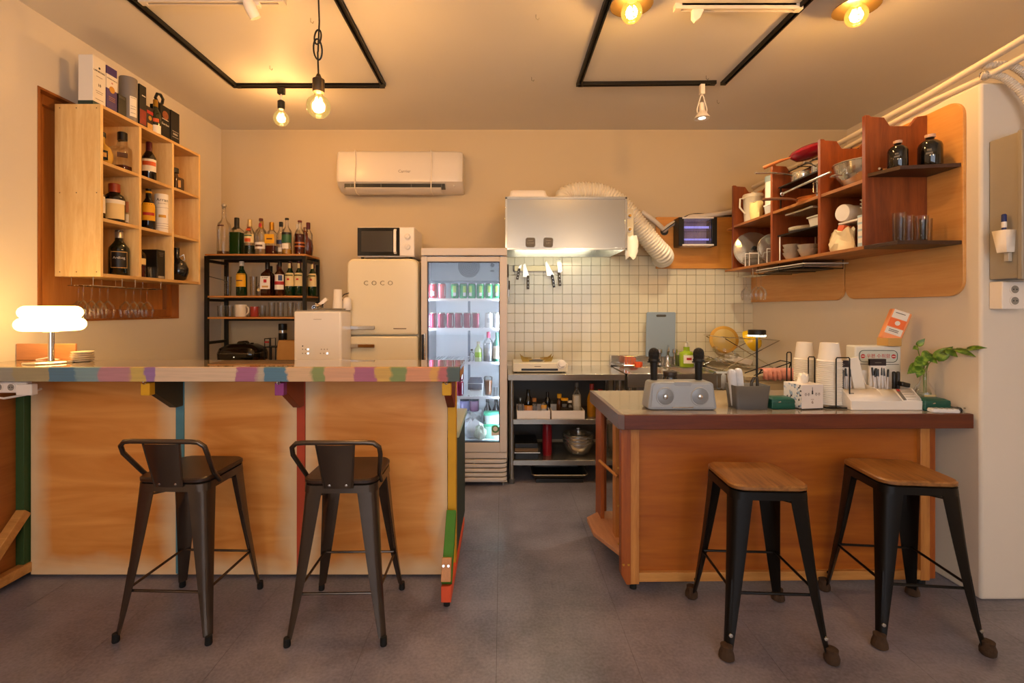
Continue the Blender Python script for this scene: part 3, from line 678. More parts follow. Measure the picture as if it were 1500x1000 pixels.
vb = thing('valve_plate', 'cream plate with three gas valves beside the hood', 'valve plate', (.99, 3.7, 1.75))
MB(vb).box(.948, 1.018, 3.69, 3.72, 1.775, 2.09).build('plate', mat('cream plate', '#d8c9a4', .6, var=.08), vb, .004)
for z in (2.035, 1.93, 1.835):
    fl = MB(vb).lathe([(.022, 0), (.020, .006), (.012, .008), (.011, .02)], (.985, 3.69, z), 16, (R(90), 0, 0)).build('valve', WHITEP, vb)
    MB(vb).lathe([(.012, 0), (.010, .012)], (.985, 3.672, z), 12, (R(90), 0, 0)).build('valve_core', GOLDINK, fl)
bg = MB()
pts = [[Vector((.985+(.040+.014*math.sin(3*a+k))*math.cos(a)*(1+.16*k-.05*k*k), 3.655+.018*math.sin(a)*(1+.2*k)-.004*k, 1.87-.042*k+.014*math.sin(4*a+k))) for a in [2*PI*i/14 for i in range(14)]] for k in range(5)]
bg.loft(pts); b = bg.build('plastic_bag', mat('white plastic film', '#efe6d2', .35, spec=.6), None, sharp=80); tag(b, 'crumpled white plastic bag hung on the hood valve', 'bag')
# corrugated duct
du = thing('air_duct', 'white corrugated exhaust duct curving from the hood top to the wall', 'duct', (.55, 3.85, 2.16))
ctrl = [(.50, 3.84, 2.17), (.50, 3.85, 2.21), (.55, 3.86, 2.245), (.66, 3.86, 2.262), (.80, 3.87, 2.25), (.93, 3.88, 2.19), (1.05, 3.90, 2.08), (1.16, 3.92, 1.95), (1.26, 3.94, 1.84), (1.335, 3.97, 1.775), (1.37, 4.04, 1.752), (1.375, 4.125, 1.75)]
def spline(c, n):
    c = [Vector(p) for p in c]; out = []
    for i in range(len(c)-1):
        p0, p1, p2, p3 = c[max(i-1, 0)], c[i], c[i+1], c[min(i+2, len(c)-1)]
        for k in range(n):
            t = k/n; out.append(.5*((2*p1)+(p2-p0)*t+(2*p0-5*p1+4*p2-p3)*t*t+(3*p1-p0-3*p2+p3)*t**3))
    return out + [c[-1]]
cp_ = spline(ctrl, 60)
# resample at equal spacing so that every rib is alike
acc = [0]
for a, b in zip(cp_, cp_[1:]): acc.append(acc[-1]+(b-a).length)
N = 220; res = []; k = 0
for i in range(N+1):
    t = acc[-1]*i/N
    while k < len(acc)-2 and acc[k+1] < t: k += 1
    f = (t-acc[k])/max(1e-6, acc[k+1]-acc[k]); res.append(cp_[k].lerp(cp_[k+1], f))
rad = [.081 if (i % 4) in (0, 1) else .0715 for i in range(N+1)]
MB(du).tube(res, .08, 22, rs=rad).build('hose', mat('white duct plastic', '#e6dcc6', .45), du, sharp=25)
MB(du).lathe([(.092, 0), (.092, .01), (.085, .03)], (.50, 3.84, 2.158), 22).build('collar', STEELM, du)
t = thing('plastic_tray', 'pale plastic tray lying upside down on top of the hood', 'tray', (.20, 3.68, 2.162))
MB(t).loft([rrect(.14, .075, .02, 2.162, cx=.20, cy=3.68), rrect(.142, .077, .02, 2.172, cx=.20, cy=3.68), rrect(.132, .068, .02, 2.212, cx=.20, cy=3.68), rrect(.12, .06, .02, 2.218, cx=.20, cy=3.68)]).build('tray', WHITEP, t, sharp=50)
MB(t).loft([rrect(.15, .084, .02, 2.163, cx=.20, cy=3.68), rrect(.15, .084, .02, 2.170, cx=.20, cy=3.68)]).build('rim', WHITEP, t)

# bug zapper in front of the plywood
bz = thing('bug_zapper', 'black-framed bug zapper glowing violet on the orange panel', 'bug zapper', (1.69, 4.06, 1.861))
ZX0, ZX1, ZZ0, ZZ1, ZY = 1.478, 1.80, 1.845, 2.085, 3.99
for a in ((ZX0, ZX0+.045), (ZX1-.045, ZX1)): MB(bz).box(a[0], a[1], ZY, 4.117, ZZ0, ZZ1).build('end_frame', BLACKP, bz, .004)
for z in (ZZ0, ZZ1-.014): MB(bz).box(ZX0+.03, ZX1-.03, ZY-.005, 4.1, z, z+.014).build('rail', WHITEP, bz, .003)
MB(bz).box(ZX0+.04, ZX1-.04, 4.095, 4.10, ZZ0+.014, ZZ1-.014).build('back_plate', mat('zapper back', '#9a8aa0', .4), bz)
for z in (1.905, 2.010): MB(bz).tube([(ZX0+.045, 4.055, z), (ZX1-.045, 4.055, z)], .010, 10).build('uv_tube', emis('violet tube', (.40, .36, 1.0), 1.1), bz)
for i in range(19):
    x = ZX0+.053+i*(ZX1-ZX0-.106)/18; MB(bz).box(x-.0012, x+.0012, ZY+.012, ZY+.016, ZZ0+.012, ZZ1-.012).build('grid_wire', STEELM, bz)
for z in (1.89, 1.965, 2.04): MB(bz).box(ZX0+.045, ZX1-.045, ZY+.016, ZY+.02, z-.0015, z+.0015).build('grid_bar', BLACKP, bz)
# ================================================================= CEILING TRACKS AND LAMPS
TRK = mat('black track', '#1a1815', .4, .4)
def track(label, p, q, mm=TRK, w=.034, h=.022, group='ceiling light tracks'):
    t = thing('light_track', label, 'light track', ((p[0]+q[0])/2, (p[1]+q[1])/2, 2.87-h), group)
    P, Q = Vector((p[0], p[1], 2.87-h/2)), Vector((q[0], q[1], 2.87-h/2)); d = (Q-P).normalized(); n = Vector((-d.y, d.x, 0))
    m = MB(t); m.beam(P+Vector((0, 0, h*.3)), Q+Vector((0, 0, h*.3)), w, h*.4)
    for s in (-1, 1): m.beam(P+n*s*w*.36, Q+n*s*w*.36, w*.28, h)
    m.build('rail', mm, t)
    for e, s in ((P, 1), (Q, -1)): MB(t).beam(e-d*s*.004, e+d*s*.03, w*1.06, h*1.06).build('end_cap', mm, t, .001)
    return t
track('black ceiling track above the wall cabinet, running toward the camera', (-1.84, 1.2), (-1.84, 3.31))
track('black ceiling track crossing behind the hanging bulbs', (-1.83, 3.30), (-.815, 3.30))
track('black ceiling track right of the hanging bulbs, running toward the camera', (-.815, 1.2), (-.815, 3.285))
track('black ceiling track left of the centre saucer lamp, running toward the camera', (.53, 1.2), (.53, 3.29))
track('black ceiling track crossing above the white spot lamp', (.53, 3.28), (1.455, 3.26))
track('black ceiling track above the serving counter, running toward the camera', (1.545, 1.2), (1.515, 3.27))
WTR = mat('white track', '#d9cdbd', .5)
for x0, x1, y, lab, lx in ((-1.80, -1.085, 2.385, 'white ceiling track above the left bar', -1.225), (.885, 1.525, 2.44, 'white ceiling track between the two saucer lamps', 1.0)):
    t = track(lab, (x0, y), (x1, y), WTR, .034, .028)
    if lx < 0:
        MB(t).lathe([(.026, 0), (.030, .05), (.022, .085), (.008, .09)], (lx, y-.005, 2.765), 16, (R(25), R(-20), 0)).build('spot_head', WHITEP, t)
        MB(t).box(lx-.03, lx+.02, y-.015, y+.015, 2.825, 2.845).build('adapter', WHITEP, t, .002)
    else:
        MB(t).prism([(lx-.03, 2.845), (lx+.03, 2.845), (lx+.01, 2.80), (lx-.015, 2.78), (lx-.03, 2.80)], 'y', y-.012, y+.012).build('adapter', WHITEP, t, .002)
        MB(t).tube([(lx-.03, y+.03, 2.868), (lx, y+.03, 2.855), (lx+.04, y+.03, 2.866)], .004, 6).build('wire', REDP, t)

def bulb_mat(name, col, es, tint):
    """amber glass envelope lit from inside by the filament"""
    m = bpy.data.materials.new(name); m.use_nodes = True; nt = m.node_tree; nt.nodes.clear()
    out = nt.nodes.new('ShaderNodeOutputMaterial'); ad = nt.nodes.new('ShaderNodeAddShader'); mix = nt.nodes.new('ShaderNodeMixShader')
    tr = nt.nodes.new('ShaderNodeBsdfTransparent'); tr.inputs[0].default_value = (*tint, 1)
    gl = nt.nodes.new('ShaderNodeBsdfGlossy'); gl.inputs['Roughness'].default_value = .03; fr = nt.nodes.new('ShaderNodeFresnel')
    nt.links.new(fr.outputs[0], mix.inputs[0]); nt.links.new(tr.outputs[0], mix.inputs[1]); nt.links.new(gl.outputs[0], mix.inputs[2])
    e = nt.nodes.new('ShaderNodeEmission'); e.inputs[0].default_value = (*col, 1); e.inputs[1].default_value = es
    nt.links.new(mix.outputs[0], ad.inputs[0]); nt.links.new(e.outputs[0], ad.inputs[1]); nt.links.new(ad.outputs[0], out.inputs[0]); MATS[name] = m
    return m
BULBG = bulb_mat('amber bulb glass', (1, .62, .18), .16, (1.0, .93, .78)); FIL = emis('filament', (1, .62, .25), 55)
BULBA = bulb_mat('deep amber bulb glass', (1, .55, .10), .34, (1.0, .86, .55))
def bulb_parts(t, c, r, energy, gmat, socket_top, col=BULB):
    """globe bulb hanging below a socket; c is the globe centre"""
    x, y, z = c
    prof = [(.004, -r)] + [(r*math.cos(a), r*math.sin(a)) for a in [-PI/2+.12+i*(PI*.80)/12 for i in range(13)]] + [(.017, r*1.12), (.016, r*1.32)]
    b = MB(t).lathe(prof, c, 24, caps=False).build('bulb', gmat, t, sharp=80)
    pts = [(x+.012*math.cos(i*1.6)*(1 if i % 2 else .4), y+.012*math.sin(i*1.6), z-.022+.0045*i) for i in range(11)]
    MB(t).tube(pts, .0035, 6).build('filament', FIL, b)
    MB(t).lathe([(.004, 0), (.006, .02), (.003, .045)], (x, y, z+.02), 10).build('stem', GLASS, b)
    lamp('bulb_light', t, Vector((x, y, z))-Vector(t.location), energy, col, .035)
    return b
# bulb fixed to the cross track
t = thing('track_bulb_lamp', 'small round filament bulb hanging straight from the black track', 'lamp', (-1.523, 3.30, 2.84))
MB(t).box(-1.545, -1.50, 3.285, 3.315, 2.80, 2.845).build('adapter', TRK, t, .002)
MB(t).tube([(-1.523, 3.30, 2.80), (-1.523, 3.30, 2.755)], .006, 8).build('stem', WHITEP, t)
MB(t).lathe([(.022, 0), (.024, .01), (.024, .055), (.016, .062)], (-1.523, 3.30, 2.695), 18).build('socket', BLACKP, t)
bulb_parts(t, (-1.523, 3.30, 2.632), .052, 11, BULBG, 0, (1.0, .54, .20))
# big pendant on a knotted cord
t = thing('pendant_lamp', 'large globe filament bulb on a knotted black cord', 'lamp', (-.882, 2.30, 2.86))
zc = 2.292
MB(t).lathe([(.026, 0), (.028, .006), (.028, .062), (.016, .070), (.008, .088)], (-.882, 2.30, zc+.068), 20).build('socket', mat('bronze socket', '#4a3d2e', .35, .7), t)
cord = [(-.882, 2.30, zc+.15), (-.886, 2.30, zc+.26)]
MB(t).tube(cord + [(-.884, 2.30, 2.56), (-.878, 2.30, 2.70), (-.884, 2.30, 2.87)], .0042, 8).build('cord', BLACKP, t)
for k, (zz, ww, ph) in enumerate(((2.625, .016, .045), (2.565, .020, .05))):
    MB(t).tube([(-.884+ww*math.sin(a), 2.296-.010*math.cos(a)*(1 if k else -1), zz+ph*math.cos(a)*.9) for a in [2*PI*i/20 for i in range(20)]], .0042, 6, True).build('knot_loop', BLACKP, t)
MB(t).lathe([(.008, 2.862), (.035, 2.862), (.035, 2.868)], (-.882, 2.30, 0), 18).build('ceiling_cap', BLACKP, t)
bulb_parts(t, (-.882, 2.30, zc), .056, 29, BULBG, 0, (1.0, .54, .20))
# two flush lamps with metal saucer reflectors
BRASS = mat('brass reflector', '#5e4a2a', .32, .9)
for x, y, lab in ((.622, 2.29, 'amber globe bulb under a brass saucer near the ceiling centre'), (1.718, 2.315, 'amber globe bulb under a brass saucer above the serving counter')):
    t = thing('saucer_lamp', lab, 'lamp', (x, y, 2.87), 'saucer lamps')
    MB(t).lathe([(.03, 0), (.028, -.06), (.02, -.075)], (x, y, 2.87), 18).build('socket', BRASS, t)
    MB(t).lathe([(.028, .008), (.100, -.012), (.101, -.016), (.028, .002)], (x, y, 2.790), 28).build('reflector', BRASS, t, sharp=30)
    bulb_parts(t, (x, y, 2.738), .050, 25, BULBA, 0)
# white track spot
t = thing('spot_lamp', 'white track spot lamp lit over the back counter', 'lamp', (1.367, 3.262, 2.848))
MB(t).box(1.352, 1.382, 3.245, 3.28, 2.78, 2.848).build('adapter', WHITEP, t, .003)
for s in (-1, 1): MB(t).tube([(1.367, 3.262, 2.785), (1.367+s*.012, 3.262, 2.76), (1.367+s*.034, 3.262, 2.68), (1.367+s*.030, 3.262, 2.655)], .004, 6).build('yoke', WHITEP, t)
h = MB(t).lathe([(.016, .105), (.018, .05), (.024, .045), (.050, .006), (.052, 0), (.046, .002)], (1.367, 3.262, 2.618), 22).build('shade', WHITEP, t)
MB(t).lathe([(.001, .002), (.045, .004)], (1.367, 3.262, 2.617), 20).build('lens', emis('spot lens', (1, .90, .72), 12), h)
s_ = lamp('spot_light', t, Vector((0, 0, -.24)), 62, (1, .84, .58), .04, 'SPOT', rot=(R(-8), R(-10), 0)); s_.data.spot_size = R(120); s_.data.spot_blend = .5
# more filament lamps behind the camera, unseen; middle one added to brighten right wall
for x, y, e in ((-1.35, -.9, 28), (1.25, -1.0, 42), (-.1, -.35, 26)):
    if e == 0: continue
    t = thing('unseen_pendant', 'unseen globe filament lamp over the seating behind the camera, %s side' % ('left' if x < -1 else 'right' if x > 1 else 'added middle'), 'lamp', (x, y, 2.86), 'seating pendants')
    MB(t).tube([(x, y, 2.30), (x, y, 2.87)], .004, 8).build('cord', BLACKP, t)
    MB(t).lathe([(.026, 0), (.028, .06), (.008, .08)], (x, y, 2.25), 18).build('socket', BLACKP, t)
    bulb_parts(t, (x, y, 2.185), .055, e, BULBG, 0, (1.0, .72, .46))
# table lamp on the bar
t = thing('table_lamp', 'glowing white table lamp with two stacked pebble shades on the bar', 'table lamp', (-2.15, 2.28, 1.0625))
MB(t).lathe([(.100, 0), (.101, .004), (.097, .009), (.012, .012)], (-2.15, 2.28, 1.0625), 32).build('base', CHROME, t, sharp=50)
MB(t).lathe([(.0125, 0), (.0125, .145)], (-2.15, 2.28, 1.072), 18).build('pole', CHROME, t)
SH = emis('lamp shade glow', (1.0, .58, .18), 11)
def pill(r, h): return [(.02, -h)] + [(r-h+h*math.cos(a), h*math.sin(a)) for a in [-PI/2+PI*i/12 for i in range(13)]] + [(.02, h)]
MB(t).lathe(pill(.130, .031), (-2.15, 2.28, 1.246), 36).build('lower_shade', SH, t, sharp=80)
MB(t).lathe(pill(.118, .031), (-2.15, 2.28, 1.302), 36).build('upper_shade', SH, t, sharp=80)
MB(t).lathe([(.03, 0), (.028, .006)], (-2.15, 2.28, 1.210), 20).build('collar', CHROME, t)
# hooks left in the ceiling
for i, (x, y) in enumerate(((-1.02, 2.55), (-1.48, 3.05), (.18, 2.52), (.20, 3.20), (1.36, 3.18), (1.6, 3.55))):
    h = MB().tube([(x, y, 2.872), (x, y, 2.85), (x+.012, y, 2.842), (x+.016, y, 2.852)], .0022, 6).build('ceiling_hook', STEELM)
    tag(h, ['small ceiling hook inside the left track square, nearer the camera', 'small ceiling hook beside the small track bulb', 'small ceiling hook midway between the track squares, nearer the camera', 'small ceiling hook midway between the track squares, nearer the back wall', 'small ceiling hook right of the right track', 'small ceiling hook right of the white spot lamp'][i], 'hook', 'ceiling hooks')
# conduits along the top of the right wall block
PVC = mat('white pvc pipe', '#d8cdbd', .45)
t = thing('conduit_pipe', 'pair of white pipes running along the top of the right wall', 'pipe', (2.16, 3.0, 2.35))
MB(t).tube([(2.16, .9, 2.52), (2.165, 1.8, 2.455), (2.165, 2.4, 2.405), (2.165, 3.2, 2.376), (2.165, 4.12, 2.366)], .016, 10).build('pipe', PVC, t)
MB(t).tube([(2.28, .9, 2.50), (2.22, 1.9, 2.40), (2.19, 2.15, 2.368), (2.162, 2.4, 2.36), (2.158, 3.0, 2.325)], .014, 10).build('pipe', PVC, t)
MB(t).box(2.14, 2.185, 2.76, 2.80, 2.36, 2.41).build('clip', mat('clip grey', '#7d6f5c', .5), t)
t = thing('flex_conduit', 'ribbed white flexible conduits bending down to the electrical box', 'conduit', (2.2, 2.15, 2.35))
for dx, dz in ((0, 0), (.05, .045)):
    c_ = spline([(2.165+dx*.2, 2.16, 2.372+dz), (2.21+dx, 2.13, 2.36+dz), (2.27+dx, 2.11, 2.30+dz), (2.33+dx, 2.10, 2.20+dz), (2.36+dx, 2.10, 2.06+dz)], 30)
    MB(t).tube(c_, .015, 10, rs=[.0165 if i % 3 else .0140 for i in range(len(c_))]).build('hose', PVC, t, sharp=20)
MB(t).torus((2.175, 2.155, 2.372), .018, .004, 14, 6, (0, R(70), 0)).build('clamp', STEELM, t)
t = thing('drain_pipe', 'cream pipes meeting in a hole in the orange back panel', 'pipe', (1.4, 4.1, 2.0))
MB(t).tube(spline([(2.13, 4.09, 2.19), (1.95, 4.09, 2.145), (1.74, 4.095, 2.115), (1.60, 4.095, 2.105), (1.45, 4.10, 2.04), (1.405, 4.105, 2.00), (1.402, 4.13, 1.99)], 8), .020, 12).build('pipe', PVC, t)
MB(t).tube(spline([(1.20, 4.10, 2.15), (1.30, 4.10, 2.08), (1.385, 4.105, 2.005), (1.395, 4.13, 1.99)], 8), .020, 12).build('pipe', PVC, t)
MB(t).tube(spline([(2.13, 4.12, 2.13), (1.9, 4.12, 2.12), (1.66, 4.10, 2.135), (1.5, 4.06, 2.07), (1.36, 4.06, 1.97)], 8), .004, 6).build('cable', BLACKP, t)
MB(t).lathe([(.034, 0), (.034, .006)], (1.40, 4.118, 1.985), 18, (R(90), 0, 0)).build('hole_ring', BLACKP, t)
# electrical box, pen holder and outlet on the end of the right wall
t = thing('electrical_box', 'grey steel electrical box on the end of the right wall', 'electrical box', (2.4, 2.1, 1.45))
EB = mat('grey box enamel', '#9a9080', .45, .1, var=.05)
MB(t).box(2.205, 2.62, 2.04, 2.162, 1.45, 2.075).build('body', EB, t, .004)
MB(t).box(2.200, 2.625, 2.02, 2.04, 1.445, 2.08).build('door', EB, t, .004)
t = thing('pen_holder', 'white wall pen holder with two markers on the side of the grey box', 'pen holder', (2.19, 2.09, 1.54))
MB(t).add([(2.204, 2.14, 1.66), (2.204, 2.085, 1.66), (2.160, 2.085, 1.66), (2.160, 2.14, 1.66), (2.204, 2.13, 1.565), (2.204, 2.09, 1.565), (2.172, 2.09, 1.565), (2.172, 2.13, 1.565)], [(0,1,5,4), (1,2,6,5), (2,3,7,6), (3,0,4,7), (4,5,6,7)]).build('cup', WHITEP, t, solid=.003)
MB(t).box(2.188, 2.2045, 2.098, 2.118, 1.525, 1.565).build('clip', mat('clear clip', '#b9b0a2', .3), t, .002)
t.location.y -= .035
mk = thing('marker_pen', 'blue and white marker standing in the white pen holder', 'marker', (2.183, 2.112, 1.568))
MB(mk).lathe([(.008, 0), (.008, .11)], (2.183, 2.112, 1.568), 12).build('barrel', mat('navy plastic', '#1b2a66', .4), mk)
MB(mk).lathe([(.0095, 0), (.0095, .025)], (2.183, 2.112, 1.672), 12).build('band', WHITEP, mk)
MB(mk).lathe([(.009, 0), (.009, .030), (.006, .034)], (2.183, 2.112, 1.697), 12).build('cap', MATS['navy plastic'], mk)
mk.location.y -= .035
t = thing('wall_outlet', 'white double socket box below the grey electrical box', 'outlet', (2.26, 2.11, 1.32))
MB(t).box(2.205, 2.315, 2.105, 2.163, 1.318, 1.440).build('box', WHITEP, t, .004)
for z in (1.405, 1.355):
    so = MB(t).cyl((2.258, 2.105, z), .022, .003, 20, (R(90), 0, 0)).build('socket', WHITEP, t)
    MB(t).cyl((2.258, 2.1025, z), .017, .001, 20, (R(90), 0, 0)).build('recess', MATS['socket shade grey'], so)
    for dx in (-.007, .007): MB(t).cyl((2.258+dx, 2.1015, z), .0028, .001, 8, (R(90), 0, 0)).build('pin_hole', BLACKP, so)
# ================================================================= BOTTLES (shared builder)
PROF = {
 'spirit': [(.93, 0), (1, .02), (1, .60), (.93, .66), (.55, .74), (.36, .79), (.34, .97), (.37, .975), (.37, 1)],
 'wine':   [(.93, 0), (1, .02), (1, .55), (.95, .62), (.60, .72), (.40, .78), (.36, .97), (.40, .975), (.40, 1)],
 'tall':   [(.95, 0), (1, .02), (1, .60), (.85, .67), (.42, .74), (.30, .79), (.27, .97), (.30, 1)],
 'squat':  [(.92, 0), (1, .03), (1, .62), (.85, .70), (.45, .77), (.36, .82), (.36, 1)],
 'flask':  [(.50, 0), (.80, .05), (1, .25), (1, .38), (.78, .56), (.38, .66), (.30, .72), (.30, 1)],
 'decant': [(.98, 0), (1, .03), (1, .55), (.92, .60), (.45, .66), (.40, .80), (.46, .82), (.46, .83)],
 'soju':   [(.93, 0), (1, .02), (1, .52), (.85, .62), (.48, .76), (.42, .95), (.46, 1)],
}
def prof_r(p, t):
    for (r0, z0), (r1, z1) in zip(p, p[1:]):
        if z0 <= t <= z1: return r0+(r1-r0)*((t-z0)/max(1e-6, z1-z0))
    return p[-1][0]
def bottle(label, loc, h, r, style='spirit', gm=None, liquid=None, cap=None, labels=(), face=-PI/2, group=None, square=False, name='bottle', flat=1.0):
    gm = gm or GLASS
    t = thing(name, label, 'bottle', loc, group); p = PROF[style]
    def ring(rr, z, k=1.0):
        if not square or z > .66*h: return [Vector((rr*math.cos(a), rr*math.sin(a)*flat, z)) for a in [2*PI*j/20+PI/20 for j in range(20)]]
        return rrect(rr*.96, rr*.96*flat, rr*.22, z, 4)
    if square: MB().loft([ring(r*a, h*b) for a, b in p]).build('body', gm, t, sharp=40)
    else: MB().loft([ring(r*a, h*b) for a, b in p]).build('body', gm, t, sharp=50)
    if liquid:
        lm, lv = liquid; k = .93; q = [(a*k, max(b, .025)) for a, b in p if b < lv-.02] + [(prof_r(p, lv)*k, lv)]
        if square: MB().loft([ring(r*a, h*b) for a, b in q]).build('liquid', lm, t)
        else: MB().loft([ring(r*a, h*b) for a, b in q]).build('liquid', lm, t, sharp=50)
    if cap:
        cm, c0, c1, cr = cap
        MB().lathe([(r*cr, h*c0), (r*cr, h*c1*.985), (r*cr*.85, h*c1)], (0, 0, 0), 16).build('cap', cm, t)
    for lb in labels:
        lm, z0, z1, wd = lb[:4]; off = lb[4] if len(lb) > 4 else .0008
        if square and z1 < .66:
            rr = r*.96*flat+off; w_ = r*.96*min(1, wd)
            M_ = Matrix.Rotation(face+PI/2, 4, 'Z')
            MB(None, M_).box(-w_, w_, -rr-.0008, -rr, z0*h, z1*h).build('label', lm, t)
        else:
            zs = [z0+(z1-z0)*q/8 for q in range(9)] if z1 > .5 else [z0, z1]
            MB().arc([(r*prof_r(p, q)+off, q*h) for q in zs], (0, 0, 0), face-wd, face+wd, 12).build('label', lm, t)
    return t
AMBER = mat('amber liquor', '#8a3d0c', .1, spec=.7); DAMBER = mat('dark red liquor', '#4a120a', .1, spec=.7); GREENL = mat('green liquor', '#0f3d14', .1, spec=.7)
PALEL = mat('pale gold liquor', '#b98a3a', .1, spec=.7); CLEARL = mat('clear liquor', '#b7a88c', .08, spec=.7)
REDC = mat('red cap', '#8a1a16', .4); GOLDC = mat('gold cap', '#b5852a', .35, .7); BLACKC = mat('black cap', '#15110e', .4); WHITEC = mat('white cap', '#d8cfc0', .4); WINEC = mat('wine cap', '#4a0f1c', .4); CORKC = mat('cork stopper', '#a8713c', .8); SILVC = mat('silver cap', '#b9b2a4', .3, .8); ORC = mat('orange cap', '#c4511a', .5)
GREENLB = mat('green print', '#2c5a38', .5); BLUELB = mat('blue print', '#2a3a66', .5); TANLB = mat('tan paper', '#c79a56', .7)

# ================================================================= BACK COUNTER AND SINK
bc = thing('steel_worktable', 'stainless steel worktable with two open shelves under the hood', 'worktable', (.47, 3.86, 0))
MB(bc).box(.045, .925, 3.58, 4.13, .782, .829).build('worktop', STEELM, bc, .003)
for x in (.075, .895):
    for y in (3.62, 4.09):
        lg = MB(bc).cyl((x, y, .035), .018, .75, 16).build('leg', STEEL, bc); MB(bc).cyl((x, y, 0), .022, .036, 14).build('foot', GREYP, lg)
for z in (.487, .178): MB(bc).box(.085, .89, 3.60, 4.10, z-.038, z).build('shelf', STEEL, bc, .002)
MB(bc).box(.06, .915, 4.105, 4.115, .2, .78).build('back_sheet', mat('dark grey back sheet', '#4b443b', .5), bc)
sk = thing('sink_unit', 'stainless steel double sink with raised back splash', 'sink', (1.32, 3.85, 0))
m = MB(sk); X0, X1, Y0, Y1, ZS = .935, 1.74, 3.56, 4.13, .832
bas = [(.985, 1.32), (1.36, 1.69)]
m.box(X0, X1, Y0, Y0+.045, ZS-.012, ZS); m.box(X0, X1, 4.03, Y1, ZS-.012, ZS)
m.box(X0, bas[0][0], Y0, Y1, ZS-.012, ZS); m.box(bas[0][1], bas[1][0], Y0, Y1, ZS-.012, ZS); m.box(bas[1][1], X1, Y0, Y1, ZS-.012, ZS)
m.build('deck', STEELM, sk)
for a, b in bas:
    k = MB(sk); k.loft([rrect((b-a)/2+.004, .216, .05, ZS, cx=(a+b)/2, cy=3.817), rrect((b-a)/2, .212, .05, ZS-.01, cx=(a+b)/2, cy=3.817), rrect((b-a)/2-.02, .19, .05, ZS-.17, cx=(a+b)/2, cy=3.817)], caps=False)
    n_ = len(k.v)//3; k.f.append(list(range(2*n_, 3*n_))); k.build('basin', STEELM, sk, solid=.002, sharp=60)
MB(sk).box(X0, X1, Y0-.006, Y0+.004, ZS-.10, ZS+.006).build('apron', STEEL, sk, .004)
MB(sk).box(X0, X1, 4.095, 4.13, ZS, .922).build('back_splash', STEELM, sk, .003)
MB(sk).prism([(4.09, ZS), (4.13, ZS), (4.13, .922), (4.11, .922)], 'x', X0-.006, X0).build('splash_end', STEELM, sk)
for x in (X0+.03, X1-.03):
    for y in (3.6, 4.08): MB(sk).cyl((x, y, 0), .017, .74, 14).build('leg', STEEL, sk)
MB(sk).box(X0+.02, X1-.02, 3.60, 4.09, .16, .18).build('shelf', STEEL, sk)
# folding dish towel on sink front
tw = MB()
tw.add([(x, y, z) for (y, z) in ((3.60, .846), (3.575, .85), (3.545, .842), (3.538, .79), (3.536, .70)) for x in (1.70, 1.72, 1.74, 1.76, 1.78)], [(r_*5+c, r_*5+c+1, r_*5+c+6, r_*5+c+5) for r_ in range(4) for c in range(4)])

fa = thing('faucet', 'chrome two-handle faucet on the sink back', 'faucet', (1.41, 4.06, .832))
MB(fa).lathe([(.024, 0), (.022, .02), (.016, .03), (.016, .09), (.012, .095)], (1.41, 4.06, .832), 16).build('body', CHROME, fa)
MB(fa).tube([(1.41, 4.06, .92), (1.405, 4.04, 1.00), (1.385, 3.98, 1.01), (1.36, 3.90, .99), (1.355, 3.88, .97)], .009, 10).build('spout', CHROME, fa)
for x in (1.345, 1.475):
    MB(fa).lathe([(.014, 0), (.014, .10), (.024, .105), (.024, .135), (.016, .14)], (x, 4.075, .84), 14).build('handle', CHROME, fa)
# cutting board
cb = MB(); o = cb.loft([rrect(.124, .19, .012, 0), rrect(.124, .19, .012, .012)]).build('cutting_board', mat('blue grey plastic board', '#8e9da8', .45), None, .003)
o.location = (1.352, 4.075, 1.102); o.rotation_euler = (R(90+4), 0, 0); tag(o, 'blue-grey cutting board leaning on the tiles behind the sink', 'cutting board')
MB().loft([rrect(.042, .010, .009, .0005, cx=0, cy=.160), rrect(.042, .010, .009, .0135, cx=0, cy=.160)]).build('handle_slot', mat('slot dark grey', '#4d4a42', .7), o)
b = bottle('green dish soap bottle with white pump beside the faucet', (1.56, 4.035, .832), .20, .060, 'decant', mat('lime dish soap', '#9ab52a', .15, spec=.6), None, (WHITEC, .80, .98, .20), ((PAPER, .16, .50, .75), (REDP, .30, .40, .35, .0016)), flat=.7)
MB().tube([(0, 0, .19), (0, 0, .205), (0, -.03, .205)], .006, 8).build('pump', WHITEC, b)
# wire caddy with orange sponge
cd = thing('sponge_caddy', 'chrome wire caddy holding a red and orange sponge at the sink', 'caddy', (1.07, 4.0, .832))
for z in (.850, .925): MB(cd).tube([(1.02, 3.97, z), (1.12, 3.97, z), (1.12, 4.05, z), (1.02, 4.05, z)], .0025, 6, True).build('ring_wire', CHROME, cd)
for x in (1.02, 1.045, 1.07, 1.095, 1.12): MB(cd).tube([(x, 3.97, .832), (x, 3.97, .925)], .002, 6).build('wire', CHROME, cd)
tag(MB().cbox((1.075, 4.01, .882), (.085, .05, .07), (0, R(8), 0)).build('sponge', mat('coral sponge', '#d8734f', .9, var=.25, scale=40, bump=.4), None, .008), 'coral sponge standing in the wire caddy at the sink', 'sponge')
b = MB(); pts = [[Vector((1.135+.028*(1+.25*math.sin(2*a+k))*math.cos(a), 3.965+.02*math.sin(a), .834+.045*k/3)) for a in [2*PI*i/10 for i in range(10)]] for k in range(4)]
tag(b.loft(pts).build('scrubber', mat('orange scrubber', '#e0572a', .8, var=.2, scale=50, bump=.4), None, sharp=80), 'orange scrub cloth lying beside the wire caddy', 'scrubber')
